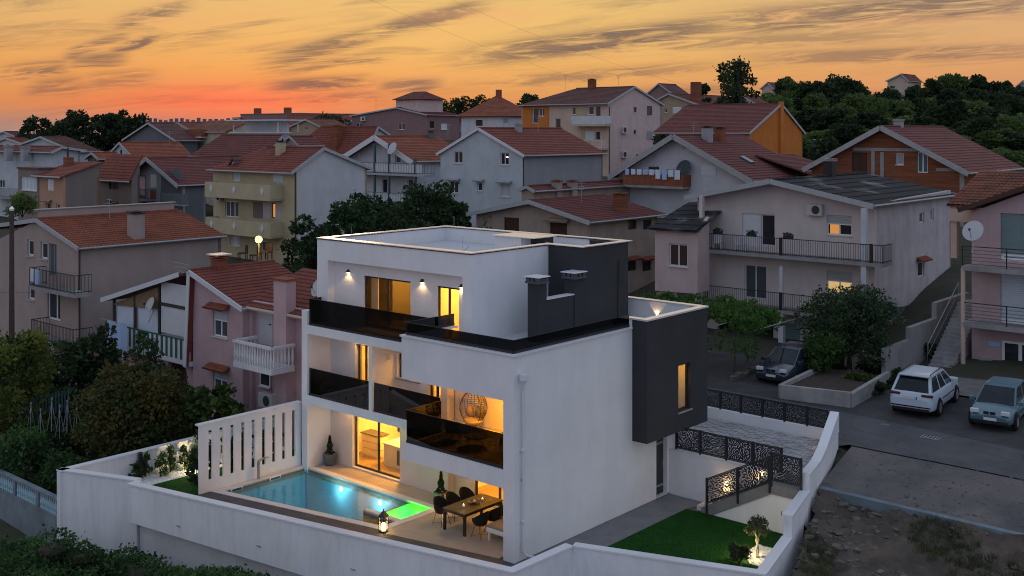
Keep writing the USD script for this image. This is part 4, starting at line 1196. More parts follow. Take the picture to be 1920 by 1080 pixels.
m = MB(); m.tube([(7.86, -5.12, .62), (7.86, -5.12, .76)], .012, 5); obj('door_handle', m, 'black_metal', dd)

def lattice(W, H, rng, shear=0.0):
    """A sheet with a cut-out pattern of short bars."""
    nx, nz = int(W/.040), int(H/.040); cx, cz = W/nx, H/nz
    free = np.ones((nx, nz), bool); holes = []
    order = [(i, j) for i in range(1, nx-1) for j in range(1, nz-1)]; rng.shuffle(order)
    for (i, j) in order:
        if not free[i, j]: continue
        horiz = rng.random() < .6; L = rng.integers(1, 4)
        cells = [(i+k, j) if horiz else (i, j+k) for k in range(L)]
        if any(a >= nx-1 or b >= nz-1 or not free[a, b] for a, b in cells): cells = [(i, j)]
        if rng.random() < .14: continue
        a0, b0 = cells[0]; a1, b1 = cells[-1]
        holes.append(sbox(a0*cx+.004, b0*cz+.004, (a1+1)*cx-.004, (b1+1)*cz-.004))
        for a, b in cells:
            for da in (-1, 0, 1):
                for db in (-1, 0, 1):
                    if abs(da)+abs(db) == 1 or (da == 0 and db == 0):
                        if rng.random() < .78 or (da == 0 and db == 0): free[min(nx-1, max(0, a+da)), min(nz-1, max(0, b+db))] = False
    g = sbox(0, 0, W, H).difference(unary_union(holes).buffer(.0005))
    m = MB(); m.prism(g, -.002, .002)
    return m


def fence(label, pts, h, zb, name='patterned_fence', legs=.12, rng=np.random.default_rng(51)):
    """Posts at the points (local u, v, z) with a cut-out sheet between each pair."""
    t = thing(name, label, 'fence', VF)
    for (u, v, z) in pts:
        m = MB(); m.box(u-.03, v-.03, z-legs, u+.03, v+.03, z+zb+h+.03); obj('post', m, 'black_metal', t)
    for a, b in zip(pts[:-1], pts[1:]):
        a, b = np.array(a), np.array(b)
        L = math.hypot(*(b-a)[:2]); d = (b-a)[:2]/L; sl = (b[2]-a[2])/L
        W = L-.06
        lm = lattice(W, h-.05, rng)
        M = np.array([[d[0], 0, -d[1], a[0]+d[0]*.03], [d[1], 0, d[0], a[1]+d[1]*.03], [sl, 1, 0, a[2]+zb+.025+sl*.03], [0, 0, 0, 1.]])
        obj('lattice_panel', lm.moved(M), 'black_metal', t)
        for zz in (zb, zb+h):
            m = MB(); m.beam((*(a[:2]+d*.03), a[2]+zz+sl*.03), (*(b[:2]-d*.03), b[2]+zz-sl*.03), .03, .035); obj('rail', m, 'black_metal', t)
    return t
fence('black patterned metal fence on top of the retaining wall beside the side door', [(8.98, -.24, 1.67), (8.98, -1.27, 1.67), (8.98, -2.36, 1.67), (8.98, -3.44, 1.67), (8.98, -4.56, 1.67)], .80, .06, legs=0)
fence('black patterned metal railing climbing beside the outside stairs', [(7.83, -2.24, .24), (7.83, -3.48, .88), (7.83, -4.70, 1.52)], .88, .14, legs=.22)
fence('black patterned metal railing along the stair landing by the stepped wall', [(7.83, -4.76, 1.62), (7.83, -5.86, 1.62)], .92, .14, legs=.1)
fence('black patterned metal fence between the driveway and the street', [(13.0, 6.0, 2.30), (13.0, 5.0, 2.30), (13.0, 4.06, 2.30), (13.0, 3.1, 2.30), (13.0, 2.13, 2.30), (13.0, 1.2, 2.30), (13.0, .24, 2.30), (13.0, -.7, 2.30), (13.0, -1.65, 2.30), (13.0, -2.6, 2.30), (13.0, -3.54, 2.30), (13.0, -4.4, 2.30)], .68, .06, legs=.0)
m = MB(); m.box(12.85, -4.4, 1.4, 13.15, 6.5, 2.30)
fw = thing('fence_base_wall', 'low pale wall under the fence between driveway and street', 'wall', VF); obj('wall_panel', m, 'white_render', fw)
# step lights on the retaining wall, and the low light at the driveway wall
for (u, v, z, lb, pw, cone) in ((8.83, -2.45, .80, 'lower step light glowing behind the stair railing', 1.2, 60), (8.83, -3.85, 1.42, 'upper step light glowing behind the stair railing', 1.0, 60)):
    t = thing('step_light', lb, 'wall light', VF.sub(u, v, z))
    m = MB(); m.box(-.03, -.06, -.05, .0, .06, .05); obj('body', m, 'black_metal', t)
    m = MB(); m.box(-.034, -.05, .051, -.002, .05, .056); m.box(-.034, -.05, -.056, -.002, .05, -.051); obj('lens', m, 'lamp_garden', t)
    lamp(VF, -.10, 0, .09, PW*pw, (1.0, .58, .22), .025, 'step_glow', t, 52, (.35, 0, 1))
    lamp(VF, -.10, 0, -.09, PW*pw, (1.0, .58, .22), .025, 'step_glow', t)
t = thing('step_light', 'low light on the long wall shining over the driveway stones', 'wall light', VF.sub(12.0, SX(12.0)+.01, 1.98))
m = MB(); m.box(-.07, .0, -.04, .07, .05, .04); obj('body', m, 'black_metal', t); m = MB(); m.box(-.05, .05, -.03, .05, .054, .02); obj('lens', m, 'lamp_soft', t)
lamp(VF, 0, .22, -.10, PW*.7, (1.0, .55, .22), .03, 'driveway_glow', t)

# ------------------------------------------------------------------ ground, street and lots
from scipy.interpolate import RBFInterpolator
CTRL = []                                         # (x, y, z) the ground passes through these


def ctl(x, y, z): CTRL.append((x, y, z))
def cv(u, v, z):
    p = VF.w(u, v, 0); CTRL.append((p[0], p[1], z))


for u, v, z in ((-10, 20, -3.0), (-10, 10, -3.4), (-9, 2, -3.6), (-6, -4, -2.6), (-2, -8, -1.2), (3, -9, .55), (6, -8.5, .7), (9.0, -7.0, .75), (8, -12, .5), (3, -14, -.4), (-6, -14, -2.5), (9.35, -5.8, 1.38), (9.4, -9, 1.3), (9.6, -13, 1.18), (12, -8, 1.5), (13.8, -6, 1.66), (13.9, -12, 1.55),
                (15.5, -2, 1.84), (15.5, 4, 1.84), (15.5, 12, 1.9), (15.5, -10, 1.72), (15.5, -20, 1.5), (18, 0, 1.88), (20, -6, 1.88), (24, -4, 1.9), (24, 4, 1.9), (24, -12, 1.9), (19, 8, 1.9), (22, 14, 1.8), (12, 16, .6), (6, 18, -.6), (0, 20, -1.0), (-4, 24, -1.4), (4, 26, -1.0), (10, 24, .2), (16, 20, 1.2), (-12, 30, -3), (-20, 14, -6), (-14, 0, -5.5), (34, -6, 3.6), (20, 24, 1.6), (30, 3, 1.4), (32.8, 3, 1.2), (32.8, 8, 1.15), (32.8, 13, 1.2), (35, 8, 1.2), (35, 12, 1.2), (30, 8, 1.4), (33, 17, 1.4), (27.2, 5, 1.5), (26.8, 10, 1.5), (27.6, 1, 1.5), (28.5, 6, 1.35), (29.5, 10, 1.4), (29, 1, 1.6), (28, -2.5, 1.8), (30, -2.8, 2.4), (36, -3, 4.4)):
    cv(u, v, z)
for px, d, z in ((-60, 60, -1.2), (147, 60, -.9), (415, 68, 1.2), (300, 75, 1.0), (500, 84, 2.9), (690, 92, 4.2), (400, 86, 2.8), (340, 108, 4.2), (240, 112, 4.0), (120, 100, 3.2), (0, 110, 3.4), (800, 100, 5.2), (980, 92, 5.2), (1130, 98, 5.8), (900, 72, 2.2), (1103, 70, 2.0), (1240, 78, 3.2), (1240, 130, 8.0), (980, 125, 7.6),
                 (1180, 86, 6.2), (1400, 88, 6.6), (1505, 92, 7.2), (1520, 80, 6.6), (1800, 80, 6.8), (1905, 84, 7.0), (1785, 70, 4.8), (1830, 56, 2.0), (1930, 56, 2.0), (1505, 120, 9.2), (1230, 118, 8.4), (1700, 120, 8.9), (1900, 110, 8.2), (1500, 160, 10.4), (1800, 170, 10.6), (1950, 160, 10.2), (1519, 145, 10.9), (1600, 130, 9.6),
                 (1400, 190, 12.5), (1700, 230, 13), (1950, 230, 13), (1200, 200, 14.0), (1000, 190, 12.5), (800, 200, 12.5), (650, 200, 11.5), (500, 180, 10.0), (300, 180, 8.0), (100, 180, 6.8), (-80, 180, 6), (100, 260, 9.0), (400, 300, 12.5), (800, 320, 15.5), (1200, 320, 17), (1700, 340, 17), (2100, 300, 17),
                 (200, 450, 11.0), (700, 500, 13.0), (1200, 500, 15), (1800, 500, 17), (-300, 500, 8), (960, 1200, 10), (200, 1200, 8), (1700, 1200, 12), (-500, 300, 4), (2300, 120, 10), (2300, 60, 4)):
    p = wpt(px, 0, d); ctl(p[0], p[1], z)
C_ = np.array(CTRL)
_rbf = RBFInterpolator(C_[:, :2], C_[:, 2], kernel='linear', smoothing=.4, neighbors=14)


def ground(xy):
    return _rbf(np.atleast_2d(np.asarray(xy, float)))


def ground_z(x, y): return float(ground([[x, y]])[0])


import shapely
yard_w = Polygon([VF.w(u, v)[:2] for u, v in ((13.1, 6.5), (10.9, 6.5), (10.9, 13.3), (3.3, 13.3), (3.3, 17.15), (-6.75, 17.2), (-5.7, 13.2), (-2.6, -2.3), (.3, -2.4), (2.2, -7.85), (13.3, -4.65))])
xs = np.unique(np.concatenate([np.arange(-34, 30, .55), np.arange(-80, 80, 3.0), np.linspace(-900, 900, 61)]))
ys = np.unique(np.concatenate([np.arange(22, 62, .55), np.arange(8, 140, 3.0), np.linspace(140, 2600, 60)]))
gx, gy = np.meshgrid(xs, ys)
gz = ground(np.column_stack([gx.ravel(), gy.ravel()]))
pts = np.column_stack([gx.ravel(), gy.ravel()])
near = (pts[:, 1] < 70)
gz = gz + np.where(near, .12*(meshkit.fbm(np.column_stack([pts*1.1, 0*pts[:, :1]]), 4, 3)-.5), 0)
rough = shapely.contains_xy(Polygon([VF.w(u, v)[:2] for u, v in ((9.05, -5.8), (9.5, -14), (0, -16), (-6, -8), (2, -7.5))]), pts[:, 0], pts[:, 1])
gz = gz - np.where(rough, .8, 0)
paved = shapely.contains_xy(Polygon([VF.w(u, v)[:2] for u, v in ((9.3, -4.6), (9.3, -30), (27, -30), (27, 16), (13.2, 16), (13.2, -4.6))]).buffer(-.3), pts[:, 0], pts[:, 1])
gz = gz - np.where(paved, .25, 0)
gz = np.where(shapely.contains_xy(yard_w.buffer(-.35), pts[:, 0], pts[:, 1]), -5.0, gz)
nxs = len(xs); I = np.arange(len(ys)-1)[:, None]*nxs + np.arange(nxs-1)[None]
gf = np.stack([I, I+1, I+1+nxs, I+nxs], -1).reshape(-1, 4)
mat('earth', (.075, .062, .048), .95, var=.0, color2=(.035, .045, .022), vscale=.35, bump=.05, bscale=2.5)
mat('gravel_lot', (.175, .155, .145), .95, color2=(.085, .085, .088), vscale=.45, detail=9.0, bump=.03, bscale=7)
mat('scrub_earth', (.125, .098, .075), .95, color2=(.038, .033, .027), vscale=.8, detail=10.0, bump=.06, bscale=5)
mat('paving', (.17, .155, .15), .7, var=.2, vscale=2.2, bump=.006, bscale=16)
mat('driveway_stone', (.50, .49, .49), .34, spec=.6, color2=(.28, .275, .285), vscale=1.1, bump=.006, bscale=12)
mat('kerb_blue', (.17, .215, .24), .9, var=.22, vscale=1.1, bump=.012, bscale=9)
mat('rock', (.20, .175, .15), .95, color2=(.07, .062, .052), vscale=1.6, bump=.03, bscale=6)
def cracked(name, c, c2, rough=.85):
    N = {'t': ('texture_coordinate', {}), 'n': ('noise_texture', {'scale': .7, 'detail': 8.0, 'roughness': .65}), 'r': ('rgb_ramp', {'ramp': [(.35, c2), (.65, c)]}), 'w': ('noise_texture', {'scale': .9, 'detail': 4.0}), 'mv': ('mix', {'mix_type': 'add', 'fac': .9}),
         'v': ('voronoi_texture', {'feature': 'distance_to_edge', 'scale': .28}), 'vr': ('rgb_ramp', {'ramp': [(0.0, (.35, .35, .35)), (.008, (.5, .5, .5)), (.014, (1, 1, 1))]}), 'm': ('mix', {'mix_type': 'multiply', 'fac': .3}),
         'f': ('noise_texture', {'scale': 38.0, 'detail': 3.0}), 'fr': ('rgb_ramp', {'ramp': [(.3, (.72, .72, .72)), (.7, (1.2, 1.2, 1.2))]}), 'm2': ('mix', {'mix_type': 'multiply', 'fac': 1.0}), 'b': ('bump', {'strength': 1.0, 'distance': .012}), 'p': ('principled_bsdf', {'roughness': rough, 'specular_ior_level': .3})}
    L = [('t.object', 'n.vector'), ('n.fac', 'r.fac'), ('t.object', 'w.vector'), ('t.object', 'mv.color1'), ('w.color', 'mv.color2'), ('mv.color', 'v.vector'), ('v.distance', 'vr.fac'), ('r.color', 'm.color1'), ('vr.color', 'm.color2'), ('t.object', 'f.vector'), ('f.fac', 'fr.fac'), ('m.color', 'm2.color1'), ('fr.color', 'm2.color2'), ('m2.color', 'p.base_color'), ('f.fac', 'b.height'), ('b.normal', 'p.normal')]
    MATS[name] = usdkit.material(stage, '/World/Looks/' + name, N, L, surface='p.BSDF')
cracked('asphalt', (.115, .118, .124), (.078, .079, .084)); cracked('parking', (.082, .080, .081), (.048, .047, .049))
m = MB(); m.add(np.column_stack([pts, gz]), gf)
struct('terrain', m, 'earth', smooth=True)


def sheet(name, poly_uv, off, m, step=.8, label=None, kind='structure', extra=0.0):
    """A thin paved sheet that follows the ground."""
    poly = Polygon(poly_uv) if not hasattr(poly_uv, 'geom_type') else poly_uv
    minx, miny, maxx, maxy = poly.bounds
    k = MB(); 
    nx, ny = max(1, int((maxx-minx)/step)), max(1, int((maxy-miny)/step))
    cells = []
    for i in range(nx):
        for j in range(ny):
            c = sbox(minx+(maxx-minx)*i/nx, miny+(maxy-miny)*j/ny, minx+(maxx-minx)*(i+1)/nx, miny+(maxy-miny)*(j+1)/ny)
            g = c if poly.contains(c) else c.intersection(poly)
            for q in getattr(g, 'geoms', [g]):
                if q.geom_type == 'Polygon' and q.area > 1e-4:
                    if len(q.exterior.coords) == 5 and q is c or poly.contains(c):
                        x = np.array(q.exterior.coords)[:4]; cells.append((x, np.array([[0, 1, 2], [0, 2, 3]])))
                    else:
                        cells.append(trimesh.creation.triangulate_polygon(q, engine='earcut'))
    allp = np.vstack([c[0] for c in cells])
    w = np.array([VF.w(a, b) for a, b in allp])[:, :2]
    z = ground(w)
    n = 0
    for v_, f_ in cells:
        f_ = np.asarray(f_); vv = np.column_stack([v_, z[n:n+len(v_)] + off]); n += len(v_)
        a = vv[f_[0, 1]]-vv[f_[0, 0]]; b = vv[f_[0, 2]]-vv[f_[0, 0]]
        if np.cross(a, b)[2] < 0: f_ = f_[:, ::-1]
        k.add(vv, f_)
    return struct(name, k, m, VF, label, kind)


road = sheet('road', [(13.75, -4.9), (14.1, -12), (14.6, -32), (17.6, -32), (16.9, -12), (17.5, -3), (17.6, 18), (13.2, 18), (13.2, -4.45)], .0, 'asphalt')
sheet('parking_lot', [(17.62, 18), (17.52, -3), (16.92, -12), (17.4, -32), (27, -32), (27, 18)], -.03, 'parking')
sheet('gravel_lot', [(9.28, -5.7), (9.6, -13), (9.9, -32), (14.58, -32), (14.08, -12), (13.74, -5.0)], -.03, 'gravel_lot')
sheet('forecourt', [(23.2, -14), (23.2, -4.2), (26.5, -4.0), (26.5, -14)], .06, 'paving')
m = MB(); m.prism(Polygon([(9.1, .0), (12.85, .0), (12.85, 6.5), (10.61, 6.5), (10.61, 0.0), (9.1, -4.6), (8.86, -4.6), (8.86, SX(8.86)), (13.1, SX(13.1)), (12.85, .0)]).buffer(0).union(Polygon([(9.1, 0.0), (12.9, 0.0), (12.9, SX(12.9)), (9.1, SX(9.1))])).union(sbox(10.61, -.1, 12.85, 6.5)), 1.2, 1.57)
struct('driveway_base', m, 'terrace_joint', VF)
# driveway stones, real but too many to pick apart
rng = np.random.default_rng(61); m = MB()
reg = Polygon([(9.14, -.03), (10.63, -.03), (10.63, 6.4), (12.83, 6.4), (12.83, SX(12.83)+.02), (9.14, SX(9.14)+.02)])
v = -6.0; row = 0
while v < 6.4:
    dv = .20; u = 9.1 + (.17 if row % 2 else 0) - .3
    while u < 12.9:
        du = rng.choice([.2, .3, .4])
        g = sbox(u+.006, v+.006, u+du-.006, v+dv-.006).intersection(reg)
        if g.area > .006:
            x0, y0, x1, y1 = g.bounds; z = 1.615 + (u-9.1)*.088 + rng.uniform(-.006, .006)
            if abs(g.area-(x1-x0)*(y1-y0)) < .002: m.bbox(x0, y0, 1.5, x1, y1, z, .008)
        u += du
    v += dv; row += 1
struct('driveway_stones', m, 'driveway_stone', VF, 'grey stone setts of the driveway between the two patterned fences', 'stuff')
# concrete edge between the lot and the rocky plot
kb = thing('concrete_kerb', 'long blue grey concrete edge wall between gravel lot and rocky ground', 'kerb', VF)
m = MB()
n_ = 22
for i in range(n_):
    a, b = i/n_, (i+1)/n_
    p = lambda t: (9.12+.62*t, -5.85-9.5*t)
    z = lambda t: 1.40-.26*t
    (u0, v0), (u1, v1) = p(a), p(b)
    vv = [(u0, v0, 0), (u1, v1, 0), (u1+.26, v1, 0), (u0+.26, v0, 0), (u0, v0, z(a)), (u1, v1, z(b)), (u1+.26, v1, z(b)), (u0+.26, v0, z(a))]
    m.add(vv, [(0, 3, 2, 1), (4, 7, 6, 5), (0, 1, 5, 4), (1, 2, 6, 5), (2, 3, 7, 6), (3, 0, 4, 7)])
obj('kerb_wall', m, 'kerb_blue', kb)
# the rough plot: lumpy earth, broken stones and weeds
rg = Polygon([(9.08, -5.86), (9.7, -15.2), (2.0, -17), (-7, -9.5), (-4, -6.5), (.2, -4.6), (2.0, -8.05), (9.0, SX(9.0)-.30)])
x0, y0, x1, y1 = rg.bounds; st_ = .14
gu, gv = np.meshgrid(np.arange(x0, x1, st_), np.arange(y0, y1, st_)); nn_ = gu.shape[1]
ok_ = shapely.contains_xy(rg, gu.ravel(), gv.ravel()); cc, ss_ = math.cos(TH0), math.sin(TH0)
w = np.column_stack([OX+cc*gu.ravel()-ss_*gv.ravel(), OY+ss_*gu.ravel()+cc*gv.ravel()])
def lump(w):
    q = np.column_stack([w, 0*w[:, :1]])
    return .75*(meshkit.fbm(q*.55, 3, 9)-.45) + .30*(np.abs(meshkit.fbm(q*1.6, 4, 21)-.5)*-2+.4) + .12*(meshkit.fbm(q*5.0, 3, 33)-.5)
zz_ = ground(w) + .02 + lump(w)
I = (np.arange(gu.shape[0]-1)[:, None]*nn_ + np.arange(nn_-1)[None]).ravel()
q_ = np.stack([I, I+1, I+1+nn_, I+nn_], 1); q_ = q_[ok_[q_].all(1)]
u_, inv_ = np.unique(q_, return_inverse=True); m = MB(); m.add(np.column_stack([w, zz_])[u_], inv_.reshape(q_.shape)); struct('rough_ground', m, 'scrub_earth', smooth=True)
rng = np.random.default_rng(62); m = MB()
ico = trimesh.creation.icosphere(subdivisions=1); iv, jf = np.array(ico.vertices), np.array(ico.faces)
P_ = rng.uniform((x0, y0), (x1, y1), (9000, 2)); P_ = P_[shapely.contains_xy(rg.buffer(-.15), P_[:, 0], P_[:, 1])]
W_ = np.column_stack([OX+cc*P_[:, 0]-ss_*P_[:, 1], OY+ss_*P_[:, 0]+cc*P_[:, 1]]); Z_ = ground(W_) + .02 + lump(W_)
dens = meshkit.noise(np.column_stack([W_*.7, 0*W_[:, :1]]), 4)
for (wv, z, q) in zip(W_, Z_, dens):
    if rng.random() > (q-.25)*1.5: continue
    s = .018 + .11*rng.random()**4.0
    sc = s*rng.uniform(.5, 1.5, 3); sc[2] *= .55
    d = np.sign(iv)*np.abs(iv)**.7*(1+.8*(meshkit.noise(iv*2.3+rng.uniform(0, 50, 3))[:, None]-.5))*sc
    a = rng.uniform(0, 6.28); c, sn = math.cos(a), math.sin(a)
    d = np.column_stack([d[:, 0]*c-d[:, 1]*sn, d[:, 0]*sn+d[:, 1]*c, d[:, 2]])
    m.add(d+[wv[0], wv[1], z+.005], jf)
struct('loose_rocks', m, 'rock', None, 'loose broken stones scattered over the rough plot', 'stuff')
leafmat('weed', (.075, .095, .03), (.035, .05, .02), 1.0, .3)
sel = (meshkit.noise(np.column_stack([W_*.45+7, 0*W_[:, :1]]), 8) > .58); Wd, Zd = W_[sel][:1500], Z_[sel][:1500]
n = len(Wd)*14; base = np.repeat(np.column_stack([Wd, Zd]), 14, 0) + np.column_stack([rng.normal(0, .07, (n, 2)), np.zeros(n)])
hh = rng.uniform(.06, .26, n); a = rng.uniform(0, 6.28, n); wd = .010
v = np.stack([base-np.column_stack([np.cos(a)*wd, np.sin(a)*wd, 0*a]), base+np.column_stack([np.cos(a)*wd, np.sin(a)*wd, 0*a]), base+np.column_stack([rng.normal(0, .5, n)*hh, rng.normal(0, .5, n)*hh, hh])], 1).reshape(-1, 3)
m = MB(); m.add(v, np.arange(3*n).reshape(-1, 3)); struct('weeds', m, 'weed', None, 'tufts of weeds growing over the rough plot', 'stuff')
# grit and small stones on the gravel lot
m = MB(); P_ = np.column_stack([9.5+rng.random(2600)**1.6*4.6, rng.uniform(-20, -5.6, 2600)]); W_ = np.array([VF.w(a, b) for a, b in P_])[:, :2]; Z_ = ground(W_)-.03
i0 = trimesh.creation.icosphere(subdivisions=0); v0, f0 = np.array(i0.vertices), np.array(i0.faces)
for wv, z in zip(W_, Z_):
    s = .012+.05*rng.random()**6; m.add(v0*s*np.array([1, 1, .6])*rng.uniform(.6, 1.4, 3)+[wv[0], wv[1], z], f0)
struct('grit', m, 'rock', None, 'grit and small stones on the gravel lot', 'stuff')
# drain covers on the road
for (u, v, lb) in ((16.38, -7.0, 'dark rectangular drain cover on the road in front of the white car'), (16.9, -5.0, 'small dark drain cover at the edge of the parking lot')):
    p = VF.w(u, v); t = thing('drain_cover', lb, 'drain cover', Frame(p[0], p[1], ground_z(p[0], p[1])+.012, TH0))
    w = .34 if u < 16.5 else .16
    m = MB(); m.bbox(-w*.6, -w, -.01, w*.6, w, .012, .006); obj('frame', m, 'zinc', t)
    for k in range(5): m = MB(); m.box(-w*.5, -w*.9+k*w*.38, .013, w*.5, -w*.9+k*w*.38+w*.2, .018); obj('bar', m, 'black_metal', t)

# ------------------------------------------------------------------ houses of the town
def wallmat(n, c, v=.08, st=.07): mat(n, c, .9, var=v, vscale=.8, bump=.006, bscale=25, streak=st)
def tilemat(n, c, c2):
    mat(n, c, .8, color2=c2, vscale=1.1, detail=10.0, bump=.008, bscale=14, streak=.28, ramp=[(.36, c2), (.50, tuple((a+b)/2 for a, b in zip(c, c2))), (.66, c)])
wallmat('w_taupe', (.37, .30, .27)); wallmat('w_pink', (.52, .36, .375)); wallmat('w_pale_pink', (.58, .44, .42)); wallmat('w_yellow', (.46, .40, .26)); wallmat('w_white', (.55, .56, .59)); wallmat('w_bluewhite', (.46, .51, .55))
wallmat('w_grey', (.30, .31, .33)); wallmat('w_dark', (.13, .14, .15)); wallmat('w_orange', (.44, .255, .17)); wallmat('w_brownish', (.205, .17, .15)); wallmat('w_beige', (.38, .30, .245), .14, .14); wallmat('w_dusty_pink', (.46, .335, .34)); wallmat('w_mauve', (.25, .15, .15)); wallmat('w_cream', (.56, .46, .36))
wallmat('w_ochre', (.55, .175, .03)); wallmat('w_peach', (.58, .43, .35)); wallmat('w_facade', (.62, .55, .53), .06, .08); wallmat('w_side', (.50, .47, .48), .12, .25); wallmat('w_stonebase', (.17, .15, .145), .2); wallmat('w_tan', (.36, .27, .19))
tilemat('t_red', (.235, .062, .038), (.165, .048, .034)); tilemat('t_orange', (.29, .085, .04), (.20, .06, .033)); tilemat('t_brown', (.15, .062, .05), (.105, .05, .045)); tilemat('t_maroon', (.18, .052, .042), (.125, .042, .038)); tilemat('t_old', (.27, .095, .05), (.12, .05, .035))
mat('t_asbestos', (.085, .09, .095), .95, color2=(.20, .215, .22), vscale=.22, ramp=[(.52, (.022, .023, .027)), (.60, (.17, .185, .185))], bump=.01, bscale=12)
mat('board_pale', (.38, .40, .41), .6, var=.08); mat('board_white', (.62, .64, .66), .5, var=.05); mat('board_dark', (.05, .045, .04), .7); mat('teal_paint', (.055, .11, .12), .5); mat('iron', (.02, .02, .022), .5); mat('terracotta', (.24, .075, .04), .8, var=.15)
mat('slab_grey', (.30, .29, .285), .9, var=.15, vscale=1.0, streak=.25); mat('shutter_blue', (.50, .57, .62), .6); mat('shutter_grey', (.46, .47, .49), .6); mat('shutter_green', (.16, .24, .25), .6); mat('wood_brown', (.06, .03, .02), .7); mat('cloth_blue', (.36, .50, .72), .9); mat('cloth_white', (.62, .68, .76), .9); mat('cloth_green', (.12, .30, .18), .9)
mat('rail_green', (.02, .10, .085), .6); mat('straw', (.24, .17, .09), .9, var=.2, vscale=5); mat('brick_red', (.27, .095, .045), .9, var=.0, color2=(.145, .05, .028), vscale=1.0, stretch=(.35, .35, 5.0), bump=.012, bscale=6); mat('net_green', (.012, .05, .048), .9, var=.2)
mat('plastic_grey', (.30, .31, .32), .5); mat('ac_white', (.52, .53, .52), .5); mat('dish_grey', (.46, .48, .50), .45); mat('dish_dark', (.03, .05, .055), .5); mat('glass_teal', (.03, .09, .11), .12, spec=.6)


def roof_plane(m, e0, e1, r1, r0, course=.34, tile=.0, step=.035, thick=.10):
    """Tiled slope: e0-e1 the eave, r0-r1 the ridge above them. Courses step down like tiles; tile > 0 adds the roll of the tiles across."""
    e0, e1, r0, r1 = (np.asarray(p, float) for p in (e0, e1, r0, r1))
    nrm = np.cross(e1-e0, r0-e0); nrm /= np.linalg.norm(nrm)
    if nrm[2] < 0: nrm = -nrm; 
    flip = np.cross(e1-e0, r0-e0)[2] < 0
    L = np.linalg.norm((r0+r1-e0-e1)/2); nc = max(2, int(round(L/course)))
    W = np.linalg.norm(e1-e0)
    na = max(1, int(round(W/tile))*4) if tile else 1
    s = np.linspace(0, 1, na+1)
    roll = .5*tile*.30*np.abs(np.sin(np.pi*s*na/4))**.7 if tile else 0*s
    roll = roll - 0
    rows = []
    for k in range(nc):
        t0, t1 = k/nc, (k+1)/nc
        for t, up in ((t0, step), (t1, 0.0)):
            a, b = e0+(r0-e0)*t, e1+(r1-e1)*t
            rows.append(a[None]*(1-s[:, None])+b[None]*s[:, None]+nrm*(up+roll)[:, None])
    rows = np.array(rows); n = na+1
    v = rows.reshape(-1, 3)
    f = []
    R = np.arange(2*nc-1)[:, None]*n+np.arange(na)[None]
    f = np.stack([R, R+1, R+1+n, R+n], -1).reshape(-1, 4)
    if flip: f = f[:, ::-1]
    m.add(v, f)
    c = [e0, e1, r1, r0]; lo = [p-nrm*thick for p in c]
    vv = c+lo
    ff = [(4, 5, 6, 7), (0, 1, 5, 4), (1, 2, 6, 5), (2, 3, 7, 6), (3, 0, 4, 7)]
    m.add(vv, ff)


